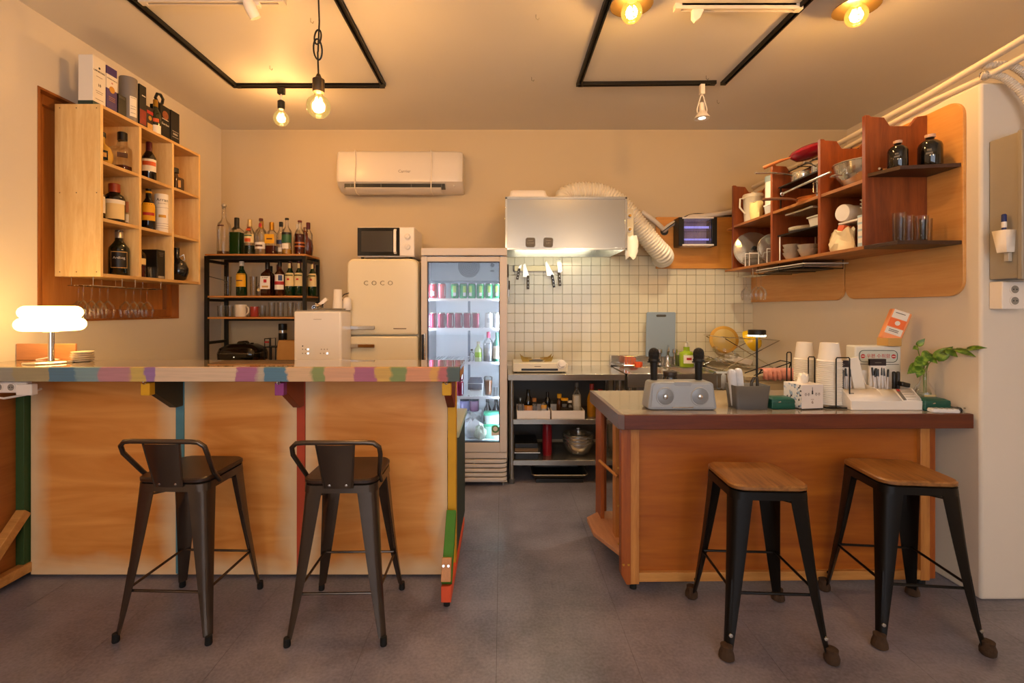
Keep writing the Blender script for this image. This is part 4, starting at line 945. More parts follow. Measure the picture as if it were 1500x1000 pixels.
# portable gas burner
gs = thing('gas_burner', 'white portable gas burner with brass pan supports on the worktable', 'gas burner', (.29, 3.80, .829))
MB(gs).box(.085, .505, 3.66, 3.95, .835, .905).build('case', mat('cream burner enamel', '#ddd2b8', .25), gs, .008)
MB(gs).box(.15, .43, 3.656, 3.662, .846, .862).build('front_slot', BLACKP, gs)
kn = MB(gs).lathe([(.034, 0), (.034, .012), (.026, .014), (.024, .03), (.02, .032)], (.458, 3.665, .893), 20, (R(75), 0, 0)).build('dial', WHITEP, gs)
MB(gs).lathe([(.06, 0), (.06, .006), (.045, .010)], (.27, 3.80, .905), 24).build('burner_ring', GREYP, gs)
BRS = mat('brass enamel', '#8c6a20', .35, .6)
for i, (dx, dy) in enumerate(((-1, -1), (1, -1), (-1, 1), (1, 1))):
    c = Vector((.275+.085*dx, 3.80+.06*dy, .905))
    MB(gs).prism([(c.x-.03*dx, .907), (c.x+.03*dx, .907), (c.x+.045*dx, .960), (c.x+.032*dx, .945), (c.x+.01*dx, .93), (c.x-.05*dx, .926), (c.x-.05*dx, .918), (c.x-.02*dx, .918)], 'y', c.y-.004, c.y+.004).build('pan_support', BRS, gs)
for x in (.11, .48): MB(gs).cyl((x, 3.70, .829), .01, .008, 10).build('foot', RUBBER, gs)
MB(gs).box(.25, .30, 3.658, 3.6605, .876, .880).build('logo', BROWNINK, gs)
# knife bar and knives
kb = thing('knife_bar', 'magnetic knife bar on the tiles under the hood', 'knife bar', (.30, 4.12, 1.64))
MB(kb).box(.10, .50, 4.112, 4.131, 1.643, 1.690).build('bar', mat('steel bar', '#b5a983', .35, .6), kb, .002)
for x in (.105, .494): MB(kb).box(x-.006, x+.006, 4.108, 4.131, 1.640, 1.693).build('end_cap', GREYP, kb)
MB(kb).tube([(.502, 4.125, 1.69), (.506, 4.11, 1.68), (.506, 4.10, 1.655), (.502, 4.10, 1.648)], .003, 6).build('hook', STEELM, kb)
BLADE = mat('knife blade', '#cfc6ad', .18, .95)
def knife(label, x, zt, blade, hl, ang, hm):
    o = thing('kitchen_knife', label, 'knife', (x, 4.104, zt), 'knives on the bar')
    MB().prism(blade, 'y', -.001, .001).build('blade', BLADE, o)
    zb = min(p[1] for p in blade); xs = [p[0] for p in blade if p[1] < zb+.02]; c = blade[0][0]
    MB().box(c-.004, c+.018, -.007, .007, zb-hl, zb+.012).build('handle', hm, o, .003)
    for i in range(3): MB().cyl((c+.007, -.007, zb-hl*.2-hl*.3*i), .003, .0015, 8, (R(90), 0, 0)).build('rivet', STEELM, o)
    o.rotation_euler = (0, ang, 0); return o
HND = mat('dark knife handle', '#4c4031', .5)
knife('short cleaver-like knife with tilted handle at the left end of the bar', .150, 1.705, [(0, -.05), (.02, -.05), (.024, .0), (.0, -.02)], .085, R(10), HND)
knife('wide chef knife hanging straight on the knife bar', .195, 1.708, [(.024, -.115), (-.012, -.115), (-.010, -.01), (.006, .0), (.042, -.11)], .105, 0, HND)
knife('riveted chef knife tilted to the right on the knife bar', .385, 1.72, [(.02, -.125), (-.018, -.115), (-.012, .0), (.0, .01), (.044, -.12)], .10, R(-10), mat('black riveted handle', '#1d1814', .4))
knife('white-bladed knife at the right end of the knife bar', .478, 1.74, [(.0, -.12), (-.006, 0), (.03, .01), (.034, -.10)], .105, R(-4), HND)
for i, (x, z0, z1) in enumerate(((.052, 1.42, 1.70), (.062, 1.37, 1.56))):
    o = thing('honing_steel', ['dark honing rod hanging left of the knife bar', 'thin steel rod hanging below the dark honing rod'][i], 'honing rod', (x, 4.09, z0))
    MB(o).cyl((x, 4.09, z0), .006, (z1-z0)*.6, 10).build('rod', STEELM, o); MB(o).lathe([(.007, 0), (.010, .02), (.008, (z1-z0)*.38), (.005, (z1-z0)*.4)], (x, 4.09, z0+(z1-z0)*.6), 10).build('handle', HND, o)
# dish rack on the sink
dk = thing('dish_rack', 'folding chrome wire dish rack over the sink', 'dish rack', (1.90, 3.85, .832))
def wire(t, pts, r=.0028, mm=None): return MB(t).tube(pts, r, 6).build('wire', mm or CHROME, t)
for y in (3.68, 4.02):
    wire(dk, [(1.72, y, 1.09), (2.10, y, .86)], .0035); wire(dk, [(1.70, y, .85), (2.14, y, 1.075)], .0035)
    wire(dk, [(1.58, y, .955), (1.72, y, .90), (1.95, y, .865)], .003); wire(dk, [(1.70, y, 1.10), (2.14, y, 1.075)], .003)
for i in range(11):
    f = i/10; wire(dk, [(1.58+.40*f, 3.68, .955-.085*f), (1.58+.40*f, 3.85, .925-.085*f), (1.58+.40*f, 4.02, .955-.085*f)], .0022)
for a in ((1.70, 1.10), (2.14, 1.075), (1.72, .84), (2.10, .845)): wire(dk, [(a[0], 3.68, a[1]), (a[0], 4.02, a[1])], .003)
for i in range(5): wire(dk, [(1.80+.07*i, 3.68, 1.093-.004*i), (1.80+.07*i, 4.02, 1.093-.004*i)], .002)
b = MB().lathe([(.003, .004), (.105, .0), (.11, .006), (.105, .012), (.004, .018)], (0, 0, 0), 32).build('pan_lid', mat('tan enamel lid', '#b99a55', .3), None, sharp=50)
b.location = (1.825, 3.93, 1.065); b.rotation_euler = (R(84), 0, R(-14)); tag(b, 'round tan pan lid standing in the dish rack', 'lid')
MB().lathe([(.103, 0), (.112, .002), (.112, .010), (.103, .013)], (0, 0, 0), 32).build('rim', GOLDINK, b)
b = MB().lathe([(.004, .07), (.05, .068), (.075, .05), (.088, 0), (.085, 0), (.07, .045), (.045, .06), (.004, .062)], (0, 0, 0), 24).build('yellow_bowl', mat('yellow enamel', '#e0b318', .25), None, sharp=40)
b.location = (1.95, 3.76, 1.065); b.rotation_euler = (R(62), 0, R(40)); tag(b, 'upturned bright yellow bowl in the dish rack', 'bowl')
b = MB().lathe([(.004, 0), (.05, .002), (.095, .03), (.10, .055), (.097, .055), (.09, .03), (.05, .008), (.004, .006)], (0, 0, 0), 24).build('glass_bowl', GLASSW, None)
b.location = (1.76, 3.79, .935); b.rotation_euler = (R(12), R(14), 0); tag(b, 'shallow glass bowl lying in the wire dish rack', 'bowl')
b = MB().loft([rrect(.085, .055, .01, 0), rrect(.09, .06, .01, .045)]).build('white_tray', WHITEP, None, .004); b.location = (1.90, 3.85, .885); b.rotation_euler = (0, R(13), R(10)); tag(b, 'small white tray lying in the dish rack', 'tray')
# cloths on the sink front and rail
def cloth(name, label, x0, x1, y0, z, drop, mm, folds=5, amp=.012, y_back=.05):
    nx, prof_ = 24, [(y_back, -.01), (.02, .004), (0, .006), (-.016, -.004), (-.02, -.02), (-.021, -drop*.5), (-.020, -drop)]
    k = MB(); n = nx+1
    k.add([(x0+(x1-x0)*i/nx, y0+py+(amp*math.sin(i/nx*folds*2*PI)*min(1, max(0, -pz/.03)) if pz < 0 else 0), z+pz+(.006*math.sin(i*1.3) if j == len(prof_)-1 else 0)) for j, (py, pz) in enumerate(prof_) for i in range(n)],
          [(j*n+i, j*n+i+1, (j+1)*n+i+1, (j+1)*n+i) for j in range(len(prof_)-1) for i in range(nx)])
    return tag(k.build(name, mm, None, solid=.004, sharp=80), label, 'towel')
cloth('grey_towel', 'grey-blue dish towel over the right edge of the sink', 1.60, 1.735, 3.575, .842, .12, mat('grey blue cloth', '#a9b0b8', .95, var=.15, scale=60, bump=.3), 2, .010)
# small steel table to the right of the sink with a pink cloth
tb = thing('side_table', 'low cream cabinet in the corner right of the sink', 'cabinet', (1.95, 3.80, 0))
MB(tb).box(1.765, 2.15, 3.46, 4.12, .03, .80).build('body', mat('cream cabinet', '#cdbd98', .5), tb, .004)
MB(tb).box(1.76, 2.155, 3.45, 4.125, .80, .832).build('top', mat('beige top', '#b9a98a', .35), tb, .004)
MB(tb).box(1.775, 2.14, 3.445, 3.46, .06, .78).build('door', MATS['cream cabinet'], tb, .003)
MB(tb).box(1.78, 2.14, 3.5, 4.1, 0, .03).build('plinth', BLACKP, tb)
cr_ = thing('cloth_rail', 'small folding black wire rail with a cloth at the sink corner', 'rail', (2.0, 3.45, .832))
for y in (3.47, 3.60): MB(cr_).tube([(1.83, y, .835), (2.10, y, .93)], .004, 6).build('rod', BLACKM, cr_)
MB(cr_).tube([(2.10, 3.47, .93), (2.10, 3.60, .93)], .004, 6).build('rod', BLACKM, cr_); MB(cr_).tube([(2.07, 3.47, .835), (2.10, 3.47, .93)], .004, 6).build('rod', BLACKM, cr_)
MB(cr_).tube([(1.84, 3.40, .885), (2.13, 3.40, .885)], .005, 8).build('rod', BLACKM, cr_)
for x in (1.85, 2.12): MB(cr_).tube([(x, 3.40, .885), (x, 3.46, .836)], .004, 6).build('rod', BLACKM, cr_)
cloth('pink_towel', 'pink cloth hanging in folds at the sink corner', 1.855, 2.075, 3.408, .890, .075, mat('pink cloth', '#e8a090', .95, var=.15, scale=60, bump=.3), 7, .011, .06)
# ---- things on the worktable shelves
for i, x0 in enumerate((.115, .375)):
    t = thing('white_bin', ['low white tray on the left of the upper shelf under the worktop', 'low white tray on the right of the upper shelf under the worktop'][i], 'tray', (x0+.13, 3.70, .487), 'white shelf trays')
    k = MB(t); k.box(x0, x0+.25, 3.60, 3.606, .489, .552); k.box(x0, x0+.25, 3.85, 3.856, .489, .552); k.box(x0, x0+.006, 3.606, 3.85, .489, .552); k.box(x0+.244, x0+.25, 3.606, 3.85, .489, .552); k.box(x0, x0+.25, 3.60, 3.856, .487, .493)
    k.build('tray', WHITEP, t, .001)
    k = MB(t); k.box(x0+.004, x0+.246, 3.601, 3.604, .552, .585); k.box(x0+.004, x0+.246, 3.851, 3.854, .552, .585); k.build('clear_guard', GLASS, t)
G_ = 'sauce bottles under the worktop'
SPICE = mat('white powder', '#d8d0c0', .9)
def sb(lab, x, y, z, h, r, **k): return bottle(lab, (x, y, z), h, r, group=G_, **k)
sb('dark sauce bottle with green cap and orange label on the shelf tray', .205, 3.70, .494, .200, .034, style='soju', gm=DARKG, cap=(mat('green cap', '#2a5a30', .5), .78, 1.0, .42), labels=((mat('orange paper', '#d98a1c', .6), .08, .42, 1.2),))
sb('small spice jar with wooden stopper beside the dark sauce bottle', .252, 3.70, .494, .135, .022, style='squat', liquid=(mat('grey spice', '#7a756c', .8), .60), cap=(CORKC, .80, 1.0, .75))
sb('spice shaker with yellow band on the shelf tray', .325, 3.69, .494, .130, .022, style='squat', liquid=(SPICE, .55), cap=(BLACKC, .85, 1.0, .5), labels=((YELLOWP, .45, .66, 1.4),))
sb('black-capped clear bottle behind the yellow shaker', .358, 3.74, .494, .175, .024, style='wine', gm=DARKG, cap=(BLACKC, .8, 1.0, .5))
sb('yellow-capped brown jar on the right shelf tray', .448, 3.72, .494, .165, .022, style='squat', gm=mat('brown jar', '#4a2a14', .2), cap=(YELLOWP, .80, 1.0, .8))
sb('clear jar with yellow lid on the right shelf tray', .485, 3.69, .494, .140, .032, style='squat', liquid=(mat('dark spice', '#4b4238', .8), .45), cap=(YELLOWP, .86, .98, .9))
sb('small clear jar with grey spice at the right tray', .525, 3.69, .494, .12, .026, style='squat', liquid=(MATS['dark spice'], .5), cap=(WHITEC, .86, .98, .7))
sb('tall clear bottle of white salt on the right shelf tray', .580, 3.70, .494, .255, .036, style='wine', liquid=(SPICE, .62), cap=(GREYP, .86, 1.0, .44))
sb('yellow oil bottle with red cap beside the trays', .70, 3.72, .487, .25, .036, style='soju', gm=mat('yellow oil', '#a8741a', .2), cap=(REDC, .82, 1.0, .5))
sb('dark sauce bottle with red and white label next to the counter', .755, 3.66, .487, .22, .036, style='soju', gm=DARKG, cap=(REDC, .84, 1.0, .5), labels=((PAPER, .18, .60, 1.2), (REDP, .18, .35, 1.2, .0014)))
sb('small empty glass bottle at the left end of the shelf tray', .145, 3.74, .494, .13, .022, style='soju', cap=(SILVC, .86, 1, .5))
# lower shelf
t = thing('knife_case', 'black flat case lying on the lower worktable shelf', 'case', (.18, 3.76, .178))
MB(t).box(.10, .28, 3.62, 3.90, .178, .225).build('box', BLACKP, t, .004); MB(t).box(.095, .29, 3.615, 3.90, .226, .234).build('plate', STEELM, t, .001)
MB(t).box(.10, .275, 3.63, 3.88, .236, .262).build('box', mat('brown cardboard', '#6f5436', .8), t); MB(t).box(.10, .275, 3.62, 3.88, .264, .30).build('box', BLACKP, t, .004)
t = thing('red_flask', 'tall red flask standing on the lower worktable shelf', 'flask', (.355, 3.74, .178))
MB(t).lathe([(.034, 0), (.037, .01), (.037, .20), (.034, .23), (.020, .25), (.020, .265)], (.355, 3.74, .178), 20).build('body', mat('red enamel', '#8a1620', .3), t); MB(t).lathe([(.024, 0), (.024, .012), (.018, .016)], (.355, 3.74, .443-.016), 16).build('cap', BLACKP, t)
def bowl(label, c, r, h, mm, group=None, n=28, name='mixing_bowl'):
    t = MB().lathe([(.003, .0), (r*.45, .0), (r*.75, h*.25), (r*.95, h*.7), (r*1.0, h), (r*1.05, h), (r*1.05, h-.004), (r*.97, h-.006), (r*.93, h*.7), (r*.72, h*.27), (r*.45, .005), (.003, .005)], (0, 0, 0), n).build(name, mm, None, sharp=50)
    t.location = c; return tag(t, label, 'bowl', group)
for i in range(3): bowl(['large steel mixing bowl at the bottom of the stack on the lower shelf', 'steel mixing bowl in the middle of the stack on the lower shelf', 'steel mixing bowl on top of the stack on the lower shelf'][i], (.60, 3.76, .178+.026*i+.001), .115+.002*i, .105, STEELM, 'stacked mixing bowls')
b = thing('cookware_cover', 'glass pot lid with steel knob on top of the mixing bowls', 'lid', (.60, 3.76, .338))
MB(b).lathe([(.004, .025), (.06, .020), (.10, .006), (.114, 0)], (.60, 3.76, .340), 26, caps=False).build('glass', GLASSW, b, solid=.002)
MB(b).torus((.60, 3.76, .340), .114, .003, 28, 6).build('rim', STEELM, b); MB(b).lathe([(.005, 0), (.006, .01), (.016, .014), (.016, .022), (.010, .026)], (.60, 3.76, .362), 16).build('knob', CHROME, b)
bt = thing('baking_tray', 'shallow dark baking tray standing on the floor under the worktable', 'tray', (.48, 3.74, 0))
MB(bt).loft([rrect(.19, .13, .03, .030, cx=.44, cy=3.76), rrect(.21, .15, .035, .062, cx=.44, cy=3.76)], caps=False).build('wall', mat('dark tray steel', '#4d463d', .35, .7), bt, solid=.002)
MB(bt).loft([rrect(.19, .13, .03, .026, cx=.44, cy=3.76), rrect(.19, .13, .03, .031, cx=.44, cy=3.76)]).build('base', mat('dark tray floor', '#2d2822', .4, .5), bt)
pts = rrect(.212, .152, .035, .063, cx=.44, cy=3.76); MB(bt).tube(pts, .004, 6, True).build('rim', STEELM, bt)
MB(bt).box(.26, .62, 3.63, 3.90, 0, .026).build('foot', BLACKP, bt)
t = thing('sheet_pan', 'steel sheet pan pushed behind the dark baking tray', 'tray', (.45, 4.0, 0)); MB(t).loft([rrect(.19, .012, .01, .001, cx=.45, cy=3.985), rrect(.19, .012, .01, .13, cx=.45, cy=4.03)]).build('pan', STEELM, t); MB(t).box(.27, .63, 4.03, 4.045, .118, .134).build('rim', STEELM, t)
# ================================================================= WALL CABINET ON THE LEFT
FX = -2.179; BX = -2.428; CY0, CY1, CZ0, CZ1 = 2.595, 3.455, 1.495, 2.432; TH = .018
wc = thing('wall_cabinet', 'open pale wood wall cabinet of nine bottle compartments', 'cabinet', (BX, 3.02, CZ0))
yd = [CY0, CY0+(CY1-CY0)/3, CY0+2*(CY1-CY0)/3, CY1]; zd = [CZ0, CZ0+(CZ1-CZ0)/3, CZ0+2*(CZ1-CZ0)/3, CZ1]
MB(wc).box(BX, FX, CY0, CY0+TH, CZ0, CZ1).build('side_panel', PINE, wc, .0012); MB(wc).box(BX, FX, CY1-TH, CY1, CZ0, CZ1).build('side_panel', PINE, wc, .0012)
for y in yd[1:3]: MB(wc).box(BX+.008, FX, y-TH/2, y+TH/2, CZ0+TH, CZ1-TH).build('divider', PINE, wc, .001)
MB(wc).box(BX, FX, CY0+TH, CY1-TH, CZ1-TH, CZ1).build('top_panel', PINEH, wc, .001); MB(wc).box(BX, FX, CY0+TH, CY1-TH, CZ0, CZ0+TH).build('bottom_panel', PINEH, wc, .001)
MB(wc).box(BX, BX+.008, CY0+TH, CY1-TH, CZ0+TH, CZ1-TH).build('back_panel', PINE, wc)
for i in range(3):
    a = yd[i]+(TH if i == 0 else TH/2); b = yd[i+1]-(TH if i == 2 else TH/2)
    for z in zd[1:3]: MB(wc).box(BX+.008, FX-.001, a, b, z-TH/2, z+TH/2).build('shelf', PINEH, wc, .001)
for x in (-2.40, -2.31, -2.20):
    for z in (1.52, 1.95, 2.41): MB(wc).cyl((x, CY0+.001, z), .003, .002, 8, (R(90), 0, 0)).build('screw', BROWNINK, wc)
sz = [zd[0]+TH, zd[1]+TH/2, zd[2]+TH/2]            # compartment floors, bottom to top
CF = R(-52); GC = 'bottles in the wall cabinet'
def cbt(lab, y, row, h, r, x=-2.27, **k): k.setdefault('face', CF); return bottle(lab, (x, y, sz[row]), h, r, group=GC, **k)
# top row
b = cbt('round gold flask bottle in the top left compartment', 2.745, 2, .205, .062, x=-2.30, style='flask', gm=mat('gold glazed bottle', '#c9a24a', .25), cap=(BLACKC, .86, 1.0, .34), labels=((DARKG, .18, .44, .55, .001), (TANLB, .25, .37, .40, .002)), flat=.6)
cbt('faceted clear decanter with a black stopper in the top left compartment', 2.86, 2, .245, .052, style='decant', liquid=(DAMBER, .16), cap=(BLACKC, .80, 1.0, .48), labels=((BROWNINK, .34, .46, .5),), square=True)
cbt('dark bottle with white and orange label, front of the top middle compartment', 3.075, 2, .262, .040, style='wine', gm=DARKG, cap=(WINEC, .70, 1.0, .44), labels=((PAPER, .26, .56, 1.2), (ORC, .40, .50, 1.0, .0016)))
cbt('dark bottle with white label, partly hidden in the top middle compartment', 3.00, 2, .225, .038, x=-2.34, style='wine', gm=DARKG, cap=(BLACKC, .80, 1.0, .44), labels=((PAPER, .30, .56, 1.2),))
cbt('square dark-capped bottle with tan label in the top right compartment', 3.31, 2, .165, .047, style='decant', gm=mat('brown bottle glass', '#3a210e', .08, spec=.8), cap=(BLACKC, .80, 1.0, .62), labels=((TANLB, .16, .46, .8),), square=True)
cbt('small clear bottle behind the square bottle in the top right compartment', 3.245, 2, .12, .025, x=-2.34, style='spirit', cap=(BLACKC, .86, 1, .5))
# middle row
cbt('dark squat bottle with orange wax top in the middle left compartment', 2.80, 1, .235, .052, style='squat', gm=DARKG, cap=(mat('orange wax', '#8a2f10', .4), .78, 1.0, .55), labels=((CREAMP, .10, .48, 1.1), (PAPER, .48, .58, 1.2)))
cbt('clear whisky bottle with bronze label in the middle left compartment', 2.905, 1, .272, .042, style='tall', liquid=(DAMBER, .12), cap=(BLACKC, .95, 1.02, .34), labels=((mat('bronze paper', '#b06a3a', .5), .30, .54, 1.2), (PAPER, .08, .26, 1.2)))
cbt('bottle with white label at the near edge of the middle left compartment', 2.705, 1, .23, .045, x=-2.30, style='wine', gm=DARKG, cap=(WINEC, .80, 1.0, .44), labels=((PAPER, .20, .66, 1.3),))
cbt('dark coffee liqueur bottle with yellow label in the middle centre compartment', 3.07, 1, .272, .040, style='wine', gm=DARKG, cap=(YELLOWP, .90, .945, .46), labels=((YELLOWP, .24, .66, 1.0), (REDP, .36, .43, .8, .0016)))
cbt('dark bottle with pale label hidden at the edge of the middle centre compartment', 2.985, 1, .25, .036, x=-2.33, style='wine', gm=DARKG, cap=(BLACKC, .86, 1, .44), labels=((PAPER, .28, .60, 1.2),))
t = thing('whisky_tube', 'white cardboard whisky tube with black lettering in the middle compartment', 'tube box', (-2.245, 3.158, sz[1]))
MB().lathe([(.040, 0), (.041, .004), (.041, .252), (.039, .256)], (0, 0, 0), 28).build('tube', PAPER, t)
for z in (.03, .045, .06, .165): MB().arc([(.0415, z), (.0415, z+.0015)], (0, 0, 0), CF-1.1, CF+1.1).build('line', BROWNINK, t)
MB().arc([(.0415, .10), (.0415, .118)], (0, 0, 0), CF-.5, CF+.5).build('band', GOLDINK, t)
def wrap_text(body, size, r, z, a, m_, parent):
    """lettering wrapped round an upright cylinder"""
    cu = bpy.data.curves.new('lettering', 'FONT'); cu.body = body; cu.size = size; cu.align_x = 'CENTER'; cu.align_y = 'CENTER'; cu.resolution_u = 2
    o = bpy.data.objects.new('lettering', cu); COL.objects.link(o); bpy.context.view_layer.update()
    me = bpy.data.meshes.new_from_object(o.evaluated_get(bpy.context.evaluated_depsgraph_get())); bpy.data.objects.remove(o); bpy.data.curves.remove(cu)
    for v in me.vertices:
        t_ = a + v.co.x/r; v.co = Vector((r*math.cos(t_), r*math.sin(t_), z+v.co.y))
    me.materials.clear(); me.materials.append(m_); q = bpy.data.objects.new('lettering', me); COL.objects.link(q); q.parent = parent; return q
wrap_text('Arran', .030, .0418, .215, CF, INK, t); wrap_text('SINGLE MALT', .009, .0418, .192, CF, BROWNINK, t)
# bottom row
b = cbt('big dark green whisky bottle with black label in the bottom left compartment', 2.835, 0, .268, .052, style='wine', gm=mat('black green glass', '#0c140c', .07, spec=.8), cap=(SILVC, .84, 1.02, .40), labels=((TANLB, .17, .53, .80), (BLACKC, .185, .515, .74, .0014)))
wrap_text('Ardbeg', .020, .0545, .105, CF, WHITEINK, b)
cbt('clear bottle behind the big dark one in the bottom left compartment', 2.735, 0, .25, .040, x=-2.34, style='tall', liquid=(DAMBER, .3), cap=(SILVC, .94, 1, .36), labels=((BLACKC, .2, .45, 1.0),))
cbt('clear whisky bottle with cream label in the bottom middle compartment', 3.005, 0, .235, .044, x=-2.29, style='tall', liquid=(DAMBER, .33), cap=(CORKC, .90, 1.0, .36), labels=((CREAMP, .36, .52, 1.2),))
t = thing('shot_glass', 'small square glass in front of the bottle in the bottom middle compartment', 'glass', (-2.215, 3.035, sz[0]))
MB().loft([rrect(.020, .020, .004, 0), rrect(.022, .022, .004, .070)], caps=True).build('glass', GLASSW, t)
t = thing('whisky_box', 'small black whisky box in the bottom middle compartment', 'box', (-2.275, 3.12, sz[0]))
MB(t).box(-2.325, -2.225, 3.085, 3.158, sz[0], sz[0]+.190).build('carton', BLACKP, t, .002); MB(t).box(-2.2249, -2.2242, 3.095, 3.150, sz[0]+.006, sz[0]+.020).build('strip', mat('silver print', '#a9a39a', .5), t)
for k in range(3): MB(t).box(-2.2249, -2.2242, 3.10+.004*k, 3.145-.004*k, sz[0]+.168-.01*k, sz[0]+.172-.01*k).build('print', mat('grey print', '#6a645c', .6), t)
b = cbt('round dark glass flagon with silver stopper in the bottom right compartment', 3.335, 0, .232, .082, style='flask', gm=mat('black blue glass', '#0a0d12', .06, spec=.9), cap=(SILVC, .86, 1.0, .17), x=-2.275, flat=.75)
MB().tube([(.02, 0, .165), (.05, .01, .185), (.055, .01, .15), (.03, .0, .13)], .004, 6).build('handle', SILVC, b)
cbt('small silver-topped bottle behind the flagon in the bottom right compartment', 3.265, 0, .24, .026, x=-2.36, style='spirit', gm=DARKG, cap=(SILVC, .86, 1, .5))
# ---- boxes and bottles on top of the cabinet
ZT = CZ1
def carton(name, label, x0, x1, y0, y1, h, mm, rz=0):
    t = thing(name, label, 'box', ((x0+x1)/2, (y0+y1)/2, ZT), 'boxes on the wall cabinet'); MB(t).box(x0, x1, y0, y1, ZT, ZT+h).build('carton', mm, t, .002); return t
WC_ = mat('white carton', '#e2d9cc', .55); TEAL = mat('dark teal print', '#1d3532', .5)
t = carton('whisky_carton', 'white whisky carton with a teal base at the near end of the cabinet top', -2.305, -2.225, 2.60, 2.685, .272, WC_)
MB(t).box(-2.3056, -2.2244, 2.5994, 2.6856, ZT, ZT+.022).build('base_band', TEAL, t)
text('lettering', 'LAPHROAIG', .0135, (-2.2243, 2.6425, ZT+.195), (R(90), 0, R(90)), INK, t, .0004, org=t.location)
text('lettering', '10', .022, (-2.2243, 2.6425, ZT+.120), (R(90), 0, R(90)), INK, t, .0004, org=t.location)
for z, w_ in ((.165, .02), (.085, .024), (.075, .02), (.04, .026)): MB(t).box(-2.2249, -2.2242, 2.6425-w_, 2.6425+w_, ZT+z, ZT+z+.002).build('print_line', BROWNINK, t)
MB(t).cyl((-2.2246, 2.6425, ZT+.215), .006, .001, 10, (0, R(90), 0)).build('emblem', INK, t)
t = carton('whisky_carton', 'purple and white whisky carton with a gold seal', -2.305, -2.225, 2.69, 2.765, .262, mat('purple carton', '#3a2468', .5))
MB(t).box(-2.3052, -2.2244, 2.6896, 2.7654, ZT+.135, ZT+.215).build('white_band', WC_, t)
text('lettering', 'GLENDRONACH', .0095, (-2.2243, 2.7275, ZT+.192), (R(90), 0, R(90)), INK, t, .0004, org=t.location); text('lettering', '18', .013, (-2.2243, 2.7275, ZT+.172), (R(90), 0, R(90)), REDINK, t, .0004, org=t.location)
MB(t).cyl((-2.2246, 2.7275, ZT+.135), .019, .0012, 20, (0, R(90), 0)).build('seal', GOLDINK, t)
for z in (.09, .08, .07): MB(t).box(-2.2249, -2.2242, 2.705, 2.75, ZT+z, ZT+z+.002).build('print_line', GOLDINK, t)
t = carton('gift_box', 'short black gift box beside the grey tube', -2.30, -2.225, 2.772, 2.832, .138, BLACKP)
for z in (.125, .118): MB(t).box(-2.2249, -2.2242, 2.778, 2.822, ZT+z, ZT+z+.002).build('print_line', MATS['grey print'], t)
t = thing('whisky_tube', 'tall grey cylindrical whisky tube on the cabinet top', 'tube box', (-2.255, 2.885, ZT), 'boxes on the wall cabinet')
MB().lathe([(.045, 0), (.046, .003), (.046, .272), (.044, .276)], (0, 0, 0), 28).build('tube', mat('grey tube card', '#7d7776', .4), t); MB().arc([(.0465, .04), (.0465, .16)], (0, 0, 0), CF+.15, CF+1.05).build('label', PAPER, t)
for z in (.15, .10, .085, .06): MB().arc([(.047, z), (.047, z+.002)], (0, 0, 0), CF+.25, CF+.9).build('line', INK, t)
t = carton('whisky_carton', 'black whisky carton with a glowing red picture', -2.30, -2.225, 2.936, 2.992, .272, BLACKP)
MB(t).box(-2.2249, -2.2242, 2.938, 2.990, ZT+.03, ZT+.12).build('picture', mat('red ember print', '#8a2a14', .5, var=.6, scale=40), t); MB(t).box(-2.2249, -2.2242, 2.955, 2.985, ZT+.205, ZT+.211).build('print_line', WHITEINK, t)
t = carton('whisky_carton', 'dark carton with tan crest label on the cabinet top', -2.295, -2.23, 2.998, 3.062, .165, mat('dark brown carton', '#2a1a10', .5))
MB(t).box(-2.2299, -2.2292, 3.008, 3.052, ZT+.025, ZT+.06).build('label', TANLB, t); MB(t).cyl((-2.2296, 3.03, ZT+.095), .014, .001, 14, (0, R(90), 0)).build('crest', GOLDINK, t); MB(t).box(-2.2299, -2.2292, 3.004, 3.056, ZT+.12, ZT+.14).build('stripe', REDP, t)
b = bottle('dark champagne bottle with pale label among the cartons', (-2.235, 3.085, ZT), .235, .030, 'wine', mat('olive bottle glass', '#2a2a10', .08, spec=.8), None, (GOLDC, .80, 1.0, .46), ((PAPER, .06, .28, 1.1), (ORC, .36, .46, .6)), CF, 'boxes on the wall cabinet')
t = thing('glass_stopper_bottle', 'clear rounded bottle standing behind the dark cartons', 'bottle', (-2.33, 3.03, ZT)); MB().lathe([(.03, 0), (.04, .02), (.04, .16), (.015, .19), (.014, .22), (.03, .225), (.03, .255), (.01, .26)], (0, 0, 0), 18).build('body', GLASS, t)
t = carton('whisky_carton', 'black carton with an orange crest, second from the far end', -2.295, -2.225, 3.115, 3.205, .225, BLACKP)
MB(t).cyl((-2.2246, 3.16, ZT+.165), .028, .001, 18, (0, R(90), 0)).build('crest', mat('crest orange print', '#8a4a24', .5, var=.5, scale=60), t); text('lettering', 'Gordon', .021, (-2.2243, 3.16, ZT+.105), (R(90), 0, R(90)), WHITEINK, t, .0004, org=t.location); MB(t).box(-2.2249, -2.2242, 3.13, 3.19, ZT+.135, ZT+.139).build('print_line', WHITEINK, t)
t = carton('whisky_carton', 'black carton with grey label at the far end of the cabinet top', -2.295, -2.225, 3.215, 3.30, .228, mat('charcoal carton', '#1b1613', .5))
for a in ((.09, .094), (.052, .056)): MB(t).box(-2.2249, -2.2242, 3.228, 3.288, ZT+a[0], ZT+a[1]).build('frame_line', MATS['silver print'], t)
MB(t).box(-2.2249, -2.2242, 3.235, 3.28, ZT+.068, ZT+.08).build('print_line', MATS['silver print'], t)
o = MB().tube([(0, .045, .0), (0, .010, .005), (0, -.012, .030), (0, .004, .062), (0, .035, .070), (0, .058, .050), (0, .050, .018), (0, .030, .004)], .009, 8).build('ribbon_handle', BLACKP, None); o.location = (-2.26, 3.13, ZT+.235); tag(o, 'black loop handle standing up from the black cartons', 'handle loop')
